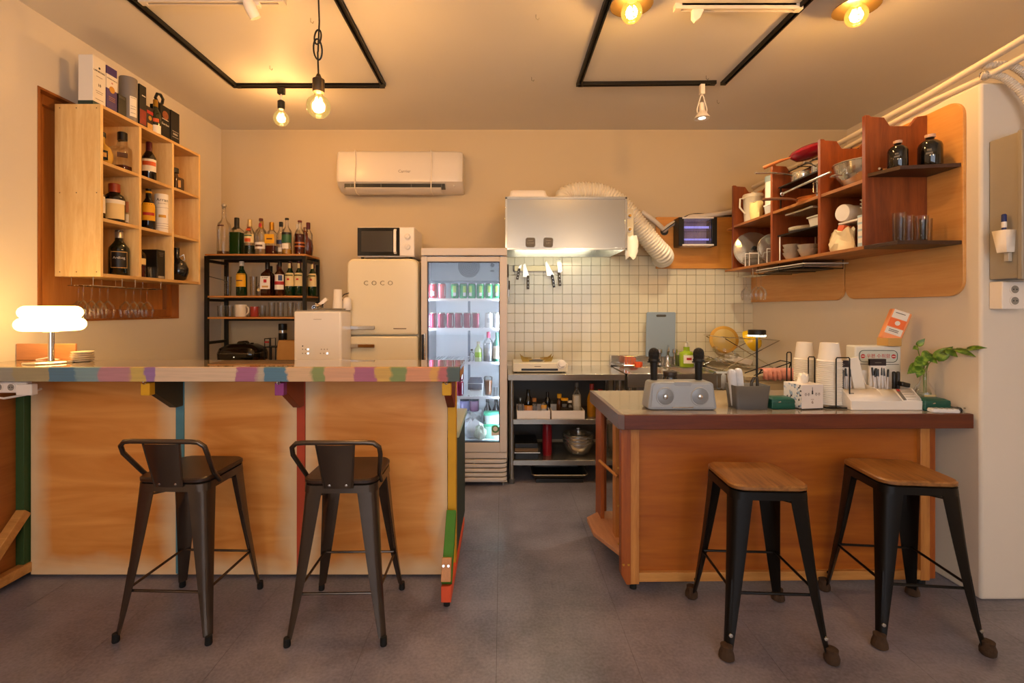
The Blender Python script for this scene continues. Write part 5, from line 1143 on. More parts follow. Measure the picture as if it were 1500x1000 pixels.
# ---- stemware under the cabinet
for i, (y0, y1) in enumerate(((2.60, 2.84), (2.90, 3.16))):
    t = thing('glass_rack', ['chrome wire glass rack under the near end of the wall cabinet', 'chrome wire glass rack under the far end of the wall cabinet'][i], 'rack', (-2.3, (y0+y1)/2, 1.44), 'stemware racks')
    for x in (-2.36, -2.325, -2.275, -2.24): MB(t).tube([(x, y0, 1.447), (x, y1, 1.447)], .0025, 6).build('wire', CHROME, t)
    for y in (y0+.02, y1-.02): MB(t).tube([(-2.36, y, 1.495), (-2.36, y, 1.447), (-2.24, y, 1.447), (-2.24, y, 1.495)], .0025, 6).build('hanger', CHROME, t)
def wine_glass(label, loc, h=.188, r=.037, group='hanging stemware', flip=True):
    t = thing('wine_glass', label, 'wine glass', loc, group); s = -1 if flip else 1
    prof_ = [(.031, 0), (.031, .0015), (.006, .006), (.0035, .02), (.0035, h*.45), (.010, h*.48), (r*.85, h*.62), (r, h*.76), (r*.8, h)]
    MB().lathe([(a, s*b) for a, b in prof_], (0, 0, 0), 18, caps=False).build('glass', GLASSW, t, sharp=80); return t
w0 = None
for i, (x, y) in enumerate(((-2.30, 2.625), (-2.30, 2.68), (-2.30, 2.735), (-2.30, 2.79), (-2.39, 2.70), (-2.30, 2.925), (-2.30, 2.985), (-2.30, 3.045), (-2.30, 3.10))):
    lab = ['first hanging stemmed glass in the rack nearest the table lamp', 'second hanging stemmed glass in the rack nearest the table lamp', 'third hanging stemmed glass in the rack nearest the table lamp', 'last hanging stemmed glass in the rack nearest the table lamp', 'hanging stemmed glass behind the others, against the window board',
           'first hanging stemmed glass in the far rack under the wall cabinet', 'second hanging stemmed glass in the far rack under the wall cabinet', 'third hanging stemmed glass in the far rack under the wall cabinet', 'last hanging stemmed glass in the far rack, nearest the black rack'][i]
    if w0 is None: w0 = wine_glass(lab, (x, y, 1.4525))
    else: copy_tree(w0, (x, y, 1.4525), None, lab)

# ================================================================= BLACK RACK WITH BOTTLES
rk = thing('bottle_rack', 'black steel rack with wooden shelves full of bottles', 'shelf rack', (-1.95, 3.92, 0))
RX0, RX1, RY0, RY1 = -2.345, -1.545, 3.765, 4.06; s = .026
for x in (RX0, RX1-s):
    for y in (RY0, RY1-s): MB(rk).box(x, x+s, y, y+s, 0, 1.735).build('post', BLACKM, rk, .001)
for z in (1.738, 1.408, 1.240, .872, .35):
    MB(rk).box(RX0+.004, RX1-.004, RY0+.002, RY1-.002, z, z+.014).build('shelf', wood('rack shelf wood', '#c98b45', '#a8682a', 0, 1.4, .5), rk, .001)
    k = MB(rk)
    for y in (RY0+.002, RY1-s): k.box(RX0+s, RX1-s, y, y+.02, z-(.028 if z > 1.7 else .002 if y < 3.9 else .022), z)
    k.build('rail', BLACKM, rk)
for x in (RX0, RX1-s):
    for z in (1.71, 1.40, 1.06, .6): MB(rk).box(x+.003, x+s-.003, RY0+s, RY1-s, z-.022, z).build('side_bar', BLACKM, rk)
for x in (RX0+.013, RX1-.013): MB(rk).tube([(x, RY0+.01, 1.58), (x, RY1-.01, 1.555)], .003, 6).build('tie_wire', BLACKM, rk)
G1 = 'bottles on top of the black rack'; Z1 = 1.752
def rb(lab, x, y, h, r, **k): return bottle(lab, (x, y, Z1), h, r, group=G1, **k)
b = rb('tall clear bottle with a ball stopper at the left end of the rack top', -2.255, 3.88, .385, .052, style='tall', cap=(SILVC, .97, 1.0, .22), labels=((WINEC, .60, .625, .5),), liquid=(mat('faint brown liquor', '#6b4a2e', .1), .08))
MB().ball((0, 0, .405), .020, 16, 10).build('ball_stopper', SILVC, b)
rb('square bottle with green liqueur and black neck on the rack top', -2.140, 3.86, .302, .046, style='spirit', liquid=(GREENL, .60), cap=(BLACKC, .72, 1.0, .42), labels=((BLACKC, .66, .74, .5, .004),), square=True)
rb('clear bottle with a red screw cap behind the green one', -2.085, 3.94, .265, .032, style='spirit', cap=(REDC, .78, 1.0, .42))
rb('bottle with flowered yellow label and pale neck on the rack top', -2.035, 3.86, .287, .041, style='wine', gm=GLASS, liquid=(mat('dark green liquor', '#142314', .1), .26), cap=(mat('pale gold foil', '#cdb27a', .4, .4), .80, 1.0, .42), labels=((CREAMP, .34, .58, 1.2), (ORC, .36, .46, .6, .0016), (GREENLB, .52, .56, .8, .0016), (ORC, .68, .74, .6, .006)))
rb('gold-capped clear bottle behind the flowered label', -1.985, 3.95, .292, .034, style='spirit', cap=(GOLDC, .78, 1.0, .48))
rb('clear bottle with red neck seal and white label on the rack top', -1.945, 3.86, .297, .044, style='tall', cap=(mat('brown stopper', '#5a2a1a', .5), .93, 1.0, .36), labels=((PAPER, .16, .34, 1.2), (REDINK, .76, .86, .8, .004), (BROWNINK, .22, .27, .7, .0016)))
rb('gold-capped bottle with yellow label and dark red base', -1.858, 3.86, .265, .040, style='spirit', liquid=(DAMBER, .28), cap=(GOLDC, .76, 1.0, .44), labels=((YELLOWP, .34, .62, 1.0), (BROWNINK, .46, .50, .6, .0016)), square=True)
rb('slim clear bottle with a black cap on the rack top', -1.815, 3.93, .281, .036, style='wine', cap=(BLACKC, .86, 1.0, .44), labels=((BLUELB, .34, .46, 1.0), (PAPER, .12, .24, 1.0)))
rb('clear gin bottle with dark green label and black stopper', -1.731, 3.85, .298, .039, style='tall', liquid=(PALEL, .14), cap=(BLACKC, .95, 1.0, .40), labels=((GREENLB, .32, .54, 1.3), (PAPER, .16, .30, .7, .0016), (BLACKC, .54, .60, 1.3)))
rb('pale gold bottle behind the gin bottle on the rack top', -1.685, 3.95, .265, .036, style='spirit', liquid=(PALEL, .5), cap=(WHITEC, .84, 1.0, .40))
rb('amber whisky bottle with orange bands on the rack top', -1.627, 3.85, .278, .040, style='spirit', liquid=(DAMBER, .60), cap=(mat('brown cap', '#6a2a16', .5), .95, 1.0, .42), labels=((mat('copper band', '#b3602a', .4, .4), .22, .26, 1.5), (MATS['copper band'], .32, .36, 1.5)))
rb('round red bottle with a ring neck behind the amber whisky', -1.625, 3.96, .24, .060, style='flask', gm=mat('red brown glass', '#5a1810', .08, spec=.8), cap=(SILVC, .88, 1, .3))
rb('slim clear bottle with wine-red cap at the right end of the rack top', -1.567, 3.87, .265, .034, style='spirit', cap=(WINEC, .80, 1.0, .46))
G2 = 'bottles on the middle rack shelf'; Z2 = 1.4235
def r2(lab, x, y, h, r, **k): return bottle(lab, (x, y, Z2), h, r, group=G2, **k)
r2('green bottle with big yellow label and white cap on the middle shelf', -2.101, 3.86, .280, .041, style='wine', gm=GREENG, cap=(WHITEC, .86, 1.0, .44), labels=((YELLOWP, .26, .64, 1.25), (BROWNINK, .42, .45, .6, .0016)))
b = r2('bourbon bottle with white label and dark red seal on the middle shelf', -1.887, 3.85, .270, .041, style='spirit', gm=mat('bourbon brown glass', '#2c0f06', .08, spec=.8), cap=(BLACKC, .80, 1.0, .42), labels=((PAPER, .20, .58, 1.25),), square=True)
MB().box(-.012, .012, -.0425, -.0415, .105, .130).build('seal', REDINK, b); text('lettering', 'JIM BEAM', .012, (0, -.0425, .145), (R(90), 0, 0), INK, b, .0003); MB().box(-.025, .025, -.0425, -.0415, .066, .08).build('print', TANLB, b)
r2('dark slim bottle behind the bourbon bottle', -1.845, 3.95, .262, .034, style='wine', gm=DARKG, cap=(WINEC, .8, 1, .44))
r2('second dark bottle behind the bourbon bottle, further left', -1.915, 3.96, .25, .034, style='wine', gm=DARKG, cap=(BLACKC, .8, 1, .44))
b = r2('bottle with a flag-patterned label and red band on the middle shelf', -1.788, 3.85, .275, .038, style='spirit', gm=mat('brown red glass', '#3b1a0c', .08, spec=.8), cap=(BLACKC, .86, 1.0, .42), labels=((PAPER, .18, .62, 1.25), (REDP, .32, .42, 1.25, .0016)))
MB().arc([(.0398, .44*.275), (.0398, .60*.275)], (0, 0, 0), -PI/2+.1, -PI/2+.9).build('flag_patch', BLUELB, b); MB().arc([(.0398, .44*.275), (.0398, .60*.275)], (0, 0, 0), -PI/2-1.2, -PI/2-.7).build('flag_patch', REDP, b)
r2('amber bottle behind the flag-label bottle', -1.75, 3.96, .25, .036, style='wine', gm=mat('amber bottle glass', '#5a330f', .08, spec=.8), cap=(GOLDC, .82, 1, .44))
for i, x in enumerate((-1.706, -1.632, -1.556)):
    b = r2(['green whiskey bottle with cream label, left of the matching pair', 'green whiskey bottle with cream label, beside the rack post', 'green whiskey bottle with cream label half hidden behind the right rack post'][i], x, 3.85 if i < 2 else 3.93, .278, .036, style='wine', gm=GREENG, cap=(WINEC, .82, 1.0, .42), labels=((CREAMP, .28, .66, 1.3), (mat('olive print', '#5a5a24', .5), .57, .61, 1.0, .0016), (CREAMP, .80, .94, .7, .0035), (REDINK, .45, .50, .25, .0016)))
def tumbler(label, loc, h, r, taper=.88, group=None, mm=None, name='glass_tumbler'):
    t = thing(name, label, 'glass', loc, group)
    MB().lathe([(r*taper*.9, 0), (r*taper, .003), (r, h), (r*.94, h), (r*taper*.9, .010), (.003, .009)], (0, 0, 0), 20).build('glass', mm or GLASSW, t, sharp=50); return t
tumbler('tall empty glass at the left of the middle rack shelf', (-2.205, 3.85, Z2), .155, .026, .95, 'glasses on the rack'); tumbler('tall empty glass between the green bottle and the bourbon', (-2.005, 3.86, Z2), .155, .028, .95, 'glasses on the rack')
t = thing('round_jar', 'small round jar with a pale medallion beside the bourbon bottle', 'jar', (-1.948, 3.85, Z2)); MB().lathe([(.018, 0), (.023, .01), (.023, .075), (.014, .085), (.014, .10)], (0, 0, 0), 16).build('body', GLASSW, t); MB().cyl((0, -.0232, .047), .012, .001, 14, (R(90), 0, 0)).build('medallion', CREAMP, t)
Z3 = 1.2555
for i, x in enumerate((-2.249, -2.178, -1.920)): tumbler(['short ribbed glass at the left end of the lower rack shelf', 'short ribbed glass left of the white mug', 'short ribbed glass right of the red mug'][i], (x, 3.83, Z3), .090, .029, .92, 'glasses on the rack')
TG = None
for i, x in enumerate((-1.843, -1.772, -1.695, -1.629)): tumbler(['slim tall glass nearest the red mug on the lower rack shelf', 'second slim tall glass from the red mug', 'third slim tall glass from the red mug', 'slim tall glass beside the right rack post'][i], (x, 3.83, Z3), .115, .026, .93, 'glasses on the rack')
def mug(label, loc, h, r, mm, rz=0):
    t = thing('mug', label, 'mug', loc, 'mugs on the rack', rz); MB().lathe([(r*.92, 0), (r, .004), (r, h), (r*.92, h), (r*.9, .008), (.003, .007)], (0, 0, 0), 24).build('cup', mm, t, sharp=50)
    MB().tube([(r*.96, 0, h*.80), (r*1.35, 0, h*.82), (r*1.62, 0, h*.62), (r*1.5, 0, h*.35), (r*1.2, 0, h*.2), (r*.97, 0, h*.18)], .006, 8).build('handle', mm, t, sharp=80); return t
mug('white coffee mug with its handle to the right on the rack', (-2.090, 3.83, Z3), .098, .043, mat('white glaze', '#e2d3b8', .2), R(-10)); mug('dull red mug behind the white mug handle', (-1.992, 3.86, Z3), .082, .037, mat('red glaze', '#a03a2c', .25), R(150))
Z4 = .887
t = thing('multi_cooker', 'black domed multi cooker on the lowest visible rack shelf', 'cooker', (-2.115, 3.905, Z4))
BG = mat('gloss black plastic', '#0f0c0a', .12, spec=.7)
MB().loft([rrect(.150, .115, .06, 0), rrect(.165, .128, .07, .02), rrect(.168, .130, .07, .075), rrect(.155, .118, .065, .115), rrect(.10, .08, .05, .145), rrect(.05, .045, .03, .152)]).build('body', BG, t, sharp=60)
MB().loft([rrect(.165, .128, .07, .074), rrect(.169, .131, .07, .077), rrect(.165, .128, .07, .080)]).build('lid_seam', STEELM, t)
MB().prism([(-.05, .142), (-.03, .168), (.03, .172), (.055, .145)], 'y', -.022, .022).build('lid_handle', BG, t, .006); MB().lathe([(.012, 0), (.012, .018)], (.075, .0, .138), 12).build('valve', BG, t)
MB().lathe([(.004, 0), (.004, .003)], (.0, -.131, .05), 10, (R(90), 0, 0)).build('status_light', emis('cooker light', (1, .8, .5), 1.5), t)
t = thing('coffee_grinder', 'slim black hand grinder with a steel band on a small stand', 'grinder', (-1.815, 3.96, Z4+.125))
MB().lathe([(.030, 0), (.033, .004), (.033, .105), (.030, .108)], (0, 0, 0), 18).build('body', BLACKP, t); MB().lathe([(.031, .106), (.031, .13)], (0, 0, 0), 18).build('band', STEELM, t); MB().lathe([(.033, .13), (.034, .135), (.034, .18), (.030, .185)], (0, 0, 0), 18).build('lid', BLACKP, t)
t = thing('wire_stand', 'small black wire stand with a red tag under the grinder', 'stand', (-1.86, 3.93, Z4))
for x in (-1.925, -1.885): MB(t).tube([(x, 3.88, Z4), (x, 3.88, Z4+.19), (x, 3.98, Z4+.19), (x, 3.98, Z4)], .0035, 6).build('wire', BLACKM, t)
MB(t).tube([(-1.925, 3.88, Z4+.19), (-1.885, 3.88, Z4+.19)], .0035, 6).build('wire', BLACKM, t); MB(t).box(-1.93, -1.775, 3.87, 3.995, Z4+.118, Z4+.125).build('deck', BLACKM, t)
for x in (-1.785, -1.925):
    for y in (3.875, 3.99): MB(t).box(x-.004, x+.004, y-.004, y+.004, Z4, Z4+.118).build('leg', BLACKM, t)
MB(t).box(-1.922, -1.888, 3.872, 3.876, Z4+.155, Z4+.170).build('tag', REDP, t)
t = MB(); rg = []
for k, z in enumerate((0, .05, .11, .165, .178)):
    rg.append([p+Vector((.005*math.sin(7*i+k), .004*math.cos(5*i+k), .006*math.sin(i*2) if k == 4 else 0)) for i, p in enumerate(rrect(.095-.002*k, .05, .012, z))])
b = t.loft(rg).build('paper_bag', mat('kraft paper', '#b98a4c', .75, var=.15, scale=14, bump=.4), None, sharp=35); b.location = (-1.70, 3.86, Z4); tag(b, 'folded brown paper bag at the right of the lowest rack shelf', 'paper bag')
# ---- things on the ice maker
ZI = 1.310
t = thing('steel_tray', 'small steel tray with jiggers on top of the white dispenser', 'tray', (-1.23, 3.40, ZI)); MB(t).loft([rrect(.10, .05, .015, ZI, cx=-1.225, cy=3.40), rrect(.105, .055, .015, ZI+.012, cx=-1.225, cy=3.40)]).build('tray', STEELM, t)
for i, (x, y, rz) in enumerate(((-1.335, 3.40, 20), (-1.285, 3.38, 70))):
    o = MB().lathe([(.018, -.03), (.006, 0), (.014, .025), (.013, .025), (.004, 0), (.016, -.03)], (0, 0, 0), 16).build('jigger', CHROME, None, sharp=60); o.location = (x, y, ZI+.0135+(.0125 if i else 0)+.005); o.rotation_euler = (R(90), 0, R(rz)); tag(o, ['steel jigger lying at the left of the dispenser top', 'steel jigger lying on the small steel tray'][i], 'jigger', 'jiggers')
o = MB().cbox((0, 0, 0), (.10, .05, .026), (0, 0, 0)).build('white_scoop', WHITEP, None, .004); o.location = (-1.30, 3.45, ZI+.048); o.rotation_euler = (0, R(-42), R(10)); tag(o, 'white plastic block leaning on the jiggers', 'block')
t = thing('paper_cup_stack', 'stack of white cups behind the jiggers on the dispenser', 'cup stack', (-1.19, 3.47, ZI)); MB().lathe([(.037, 0), (.038, .004), (.031, .085), (.029, .145), (.027, .15)], (0, 0, 0), 20).build('cup', PAPER, t)
for k in range(4): MB().torus((0, 0, .008+.010*k), .0365-.0006*k, .0018, 20, 5).build('cup_rim', PAPER, t)
t = thing('drip_kettle', 'small white kettle with a black wire handle beside the cream fridge', 'kettle', (-1.125, 3.48, ZI)); MB().lathe([(.026, 0), (.030, .006), (.028, .075), (.02, .088), (.005, .095)], (0, 0, 0), 20).build('body', WHITEP, t); MB().tube([(-.03, 0, .07), (-.045, 0, .09), (-.02, 0, .115), (.012, 0, .125)], .0035, 6).build('handle', BLACKP, t)
# ---- things on the bar
ZB = 1.063
for k in range(5):
    o = MB().lathe([(.030, 0), (.042, .004), (.047, .0095), (.046, .0095), (.029, .0035), (.004, .003)], (0, 0, 0), 24).build('saucer', mat('white glaze', '#e2d3b8', .2), None, sharp=50); o.location = (-2.045+.002*math.sin(k*2), 2.33, ZB+.0098*k); tag(o, ['bottom white saucer of the stack beside the table lamp', 'second white saucer from the bottom of the stack', 'middle white saucer of the stack beside the table lamp', 'fourth white saucer from the bottom of the stack', 'top white saucer of the stack beside the table lamp'][k], 'saucer', 'stack of saucers')
o = MB().box(-2.425, -2.13, -.006, .006, 0, .082).build('leaning_board', wood('pink pine board', '#c98a5a', '#b0713f', 0, 1.2, .5), None, .002); o.location = (.0, 2.392, ZB); tag(o, 'low wooden board standing at the wall behind the table lamp', 'board')
MB().tube([(-2.30, 2.36, ZB+.005), (-2.25, 2.365, ZB+.014), (-2.17, 2.35, ZB+.006), (-2.15, 2.33, ZB+.006)], .003, 6).build('cable', WHITEP, bpy.data.objects['table_lamp']).location = -Vector(bpy.data.objects['table_lamp'].location)
# ================================================================= INSIDE THE DRINKS FRIDGE
def make_can(label, loc, body, band, group):
    t = thing('drink_can', label, 'can', loc, group); h = .115; r = .031
    MB().lathe([(.024, 0), (.027, .004), (r, .012), (r, .098), (.027, .108), (.0262, .110)], (0, 0, 0), 20).build('body', body, t, sharp=50)
    MB().lathe([(.0262, .1095), (.0275, .1125), (.026, h), (.024, .112), (.003, .1115)], (0, 0, 0), 20).build('lid', STEELM, t)
    for m_, z0, z1, a, w_ in band: MB().arc([(r+.0006, z0), (r+.0006, z1)], (0, 0, 0), a-w_, a+w_, 8).build('print', m_, t)
    return t
S1 = 1.3985; S2 = 1.1745; S3 = .9175; S4 = .6555; FYC = 3.665
RC = mat('red can', '#a01c28', .3, .4); DRC = mat('dark red can', '#7d1230', .3, .4); GC_ = mat('green can', '#0f8a4a', .3, .4); PKC = mat('pink can', '#d4707c', .3, .4); WCAN = mat('white can', '#dfe6ea', .35)
SILP = mat('silver print can', '#c8ccd2', .4, .5); LIMEP = mat('lime print', '#9ac24a', .5)
fc = -PI/2
make_can('red can with a pale patch at the left end of the top fridge shelf', (-.527, FYC, S1), RC, ((SILP, .02, .055, fc, .5), (REDINK, .055, .10, fc, .6)), 'cans on the top fridge shelf')
make_can('pink can second from left on the top fridge shelf', (-.459, FYC, S1), PKC, ((SILP, .02, .095, fc+.9, .15),), 'cans on the top fridge shelf')
gc = None
names = ['first', 'second', 'third', 'fourth', 'fifth', 'sixth']
for i in range(6):
    x = -.360+.0655*i; lab = '%s green can from the left on the top fridge shelf' % names[i]
    if gc is None: gc = make_can(lab, (x, FYC, S1), GC_, ((LIMEP, .045, .095, fc, .4), (SILP, .018, .044, fc, .35)), 'cans on the top fridge shelf')
    else: copy_tree(gc, (x, FYC, S1), R(random.uniform(-25, 25)), lab)
rc0 = None
for i in range(6):
    x = -.527+.0655*i; lab = '%s red and silver can from the left on the second fridge shelf' % names[i]
    if rc0 is None: rc0 = make_can(lab, (x, FYC, S2), DRC, ((SILP, .012, .098, fc+.95, .12), (SILP, .012, .098, fc-.95, .12)), 'red cans on the second fridge shelf')
    else: copy_tree(rc0, (x, FYC, S2), R(random.uniform(-20, 20)), lab)
for i in range(2): make_can(['white can beside the red cans on the second fridge shelf', 'white can at the right end of the second fridge shelf'][i], (-.098+.064*i, FYC, S2), WCAN, ((mat('pale grey print', '#b9c4cc', .5), .04, .075, fc, .5),), 'white cans in the fridge')
for lv in range(2):
    for i in range(4):
        copy_tree(rc0, (-.527+.068*i, FYC, S4+.1155*lv), R(random.uniform(-20, 20)), '%s red can from the left in the %s row on the lower fridge shelf' % (names[i], ['bottom', 'upper'][lv]))['group'] = 'red cans on the lower fridge shelf'
FG = 'bottles in the drinks fridge'
bottle('small green-white soju-like bottle in front on the third fridge shelf', (-.180, 3.66, S3), .150, .028, 'wine', mat('milky green glass', '#c9d8b0', .2), None, (WHITEC, .88, 1.0, .44), ((mat('lime paper', '#9ac25a', .6), .22, .48, 1.2),), group=FG)
bottle('large clear bottle with a pink cap on the third fridge shelf', (-.103, 3.67, S3), .225, .038, 'squat', GLASS, (mat('clear water', '#c4ccd6', .08), .6), (mat('pink red cap', '#c0305a', .4), .80, 1.0, .38), ((SILP, .2, .45, 1.0),), group=FG)
bottle('green-necked bottle with cream label at the right of the third fridge shelf', (-.036, 3.66, S3), .220, .033, 'wine', mat('teal glass', '#2f6a58', .1), None, (mat('teal cap', '#1f5a4a', .4), .88, 1.0, .44), ((PAPER, .10, .54, 1.3),), group=FG)
bottle('tiny clear dropper bottle left of the green-white bottle', (-.232, 3.70, S3), .09, .018, 'spirit', GLASS, None, (GREYP, .86, 1, .5), group=FG)
t = thing('cream_box', 'grey and white carton with a scalloped top on the lower fridge shelf', 'carton', (-.205, 3.70, S4)); MB(t).box(-.262, -.148, 3.655, 3.74, S4, S4+.095).build('carton', WCAN, t, .002)
MB(t).add([(-.262, 3.655, S4+.095), (-.148, 3.655, S4+.095), (-.155, 3.70, S4+.135), (-.245, 3.70, S4+.135), (-.262, 3.74, S4+.095), (-.148, 3.74, S4+.095)], [(0,1,2,3), (4,3,2,5), (0,3,4), (1,5,2)]).build('flap', mat('grey carton flap', '#6c6f7a', .6), t)
MB(t).box(-.258, -.152, 3.6535, 3.6552, S4+.045, S4+.09).build('band', MATS['grey carton flap'], t); text('lettering', 'Classic', .028, (-.205, 3.6535, S4+.045), (R(90), 0, 0), BROWNINK, t, .0004, org=t.location)
t = thing('iced_drink', 'tall clear cup of brown drink on the lower fridge shelf', 'drink cup', (-.105, 3.70, S4)); MB().lathe([(.026, 0), (.034, .125), (.036, .13), (.03, .14)], (0, 0, 0), 18).build('cup', GLASS, t); MB().lathe([(.0245, .003), (.031, .11)], (0, 0, 0), 18).build('drink', mat('brown drink', '#8a6248', .3), t)
ZF = .326
for i, (x, lab) in enumerate(((-.300, 'dark-lidded jar with lavender label at the left of the fridge floor'), (-.222, 'dark-lidded jar with mauve label next to the green boxes'))):
    t = thing('preserve_jar', lab, 'jar', (x, 3.86, ZF+.17), 'jars in the fridge'); MB().lathe([(.034, 0), (.038, .006), (.038, .075), (.034, .085)], (0, 0, 0), 20).build('glass', mat(['lavender jam', 'mauve jam'][i], ['#8a84a8', '#7a5a70'][i], .2), t); MB().lathe([(.037, .083), (.038, .086), (.038, .108), (.036, .11)], (0, 0, 0), 20).build('lid', mat('dark jar lid', '#2d2a33', .35), t)
t = thing('storage_crate', 'low white crate at the back of the fridge floor', 'crate', (-.26, 3.87, ZF)); MB(t).box(-.36, -.16, 3.80, 3.93, ZF, ZF+.168).build('crate', INN, t, .004); MB(t).box(-.36, -.16, 3.797, 3.80, ZF+.15, ZF+.168).build('rim', WCAN, t)
def bag(name, label, c, sx, sy, sz_, mm):
    k = MB(); rg = []
    for j in range(7):
        f = j/6; rr = math.sin(PI*(.12+.80*f))
        rg.append([Vector((sx*rr*(1+.16*math.sin(3*a+2*j))*math.cos(a), sy*rr*(1+.16*math.sin(4*a+j))*math.sin(a), sz_*f+.012*math.sin(5*a+j)*(0 if j == 0 else 1))) for a in [2*PI*i/16 for i in range(16)]])
    b = k.loft(rg).build(name, mm, None, sharp=28); b.location = c; return tag(b, label, 'bag', 'food bags in the fridge')
FILM = mat('cloudy plastic film', '#c9ced2', .2, spec=.8, var=.25, scale=18)
bag('plastic_food_bag', 'knotted clear food bag in front on the fridge floor', (-.225, 3.68, ZF+.002), .105, .055, .14, FILM); bag('plastic_food_bag', 'flat plastic food bag lying behind the knotted bag', (-.25, 3.765, ZF+.10), .085, .025, .07, FILM)
bag('plastic_food_bag', 'small greenish food bag beside the green boxes', (-.165, 3.64, ZF+.002), .05, .028, .10, mat('greenish film', '#b9c4b4', .25, var=.3, scale=20))
MINT = mat('mint lid', '#5fd0a4', .35); MINTB = mat('mint frosted plastic', '#a8dcc8', .3)
for i, z in enumerate((ZF, ZF+.110)):
    t = thing('lunch_box', ['mint green food box at the bottom of the pair in the fridge', 'mint-lidded food box stacked on the other one'][i], 'food box', (-.075, 3.71, z), 'mint food boxes'); h = .108 if i == 0 else .082
    MB().loft([rrect(.052, .05, .012, 0), rrect(.060, .06, .014, h-.014)]).build('box', MINTB if i == 0 else mat('clear frosted plastic', '#cfdcda', .3), t); MB().loft([rrect(.064, .064, .014, h-.014), rrect(.064, .064, .014, h-.002), rrect(.058, .058, .012, h)]).build('lid', MINT, t)
for i, x in enumerate((-.115, -.045)): bottle(['dark bottle standing behind the mint boxes, left', 'dark bottle standing behind the mint boxes, right'][i], (x, 3.86, ZF), .285, .033, 'wine', DARKG, None, (BLACKC, .85, 1, .44), ((MATS['olive print'], .3, .5, 1.1),), group=FG)
# ================================================================= CHERRY SHELF UNIT ON THE RIGHT WALL
OX, WX = 1.84, 2.154; SZ0, SZM, SZT = 1.64, 1.972, 2.30
su = thing('pot_shelf', 'cherry wood wall shelves with notched uprights crowded with cookware', 'shelf', (2.0, 3.1, 1.62))
def upright(y, x_out=OX, zt=SZT):
    d = WX-x_out
    p = [(x_out, SZ0-.0), (WX, SZ0), (WX, zt), (WX-.05, zt-.008), (WX-.085, zt-.055), (x_out+.125, zt-.055), (x_out+.095, zt-.012), (x_out+.03, zt-.008), (x_out+.02, zt), (x_out, zt)]
    return MB(su).prism(p, 'y', y-.011, y+.011).build('upright', CHERRY, su, .0015)
UY = [2.43, 2.772, 3.262, 3.81]
for i, y in enumerate(UY): upright(y)
for a, b in zip(UY, UY[1:]):
    MB(su).box(OX+.004, WX, a+.011, b-.011, SZM-.009, SZM+.009).build('shelf', CHERRYH, su, .001)
MB(su).box(OX, WX, 2.43, 3.94, SZ0-.018, SZ0).build('bottom_shelf', CHERRYH, su, .001)
MB(su).box(OX+.02, WX, 3.821, 3.95, SZM-.009, SZM+.006).build('shelf', CHERRYH, su, .001)
DKW = wood('dark walnut', '#4a2a16', '#2e170a', 1, 1.2, .45)
MB(su).prism([(1.852, 2.42), (1.905, 2.285), (2.154, 2.240), (2.154, 2.42)], 'z', 1.986, 2.004).build('end_shelf', DKW, su, .001)
MB(su).prism([(1.842, 2.43), (1.852, 2.237), (2.154, 2.237), (2.154, 2.43)], 'z', SZ0-.018, SZ0).build('end_shelf', DKW, su, .001)
TB = SZ0+.0008; TM = SZM+.0095
# dark bottles and glasses at the near end
def apoth(label, loc, h, r):
    t = thing('apothecary_bottle', label, 'bottle', loc, 'dark bottles on the wall shelf')
    MB().lathe([(r*.94, 0), (r, .004), (r, h*.62), (r*.90, h*.72), (r*.62, h*.80), (r*.36, h*.84), (r*.34, h*.92)], (0, 0, 0), 24).build('body', mat('black brown glass', '#0d0a07', .06, spec=.9), t, sharp=60)
    MB().lathe([(r*.42, h*.90), (r*.44, h*.905), (r*.44, h*.995), (r*.40, h)], (0, 0, 0), 18).build('cap', mat('pale pink cap', '#c9a48c', .5), t)
    MB().arc([(r+.0006, h*.34), (r+.0006, h*.40)], (0, 0, 0), R(-150), R(-120), 4).build('mark', MATS['grey print'], t); MB().arc([(r+.0006, h*.44), (r+.0006, h*.50)], (0, 0, 0), R(-145), R(-125), 4).build('mark', MATS['grey print'], t); return t
apoth('smaller dark apothecary bottle with pale cap on the wall shelf', (1.935, 2.335, 2.0045), .135, .041); apoth('larger dark apothecary bottle with pale cap on the wall shelf', (2.075, 2.315, 2.0045), .158, .048)
for i, (x, y, h, r) in enumerate(((1.955, 2.35, .150, .029), (2.022, 2.30, .125, .026), (2.072, 2.335, .118, .026), (2.018, 2.375, .14, .028))):
    tumbler(['tall clear tumbler at the outer edge of the lower wall shelf', 'short clear tumbler in front of the lower wall shelf group', 'short clear tumbler nearest the wall board', 'tall clear tumbler at the back of the shelf group'][i], (x, y, TB), h, r, .95, 'tumblers on the wall shelf')
o = MB().tube([(0, 0, 0), (.03, .02, .002), (.055, .03, .006)], .006, 8).build('small_spoon', CHROME, None); o.location = (1.865, 2.36, 2.012); tag(o, 'small steel spoon lying at the corner of the upper wall shelf', 'spoon')
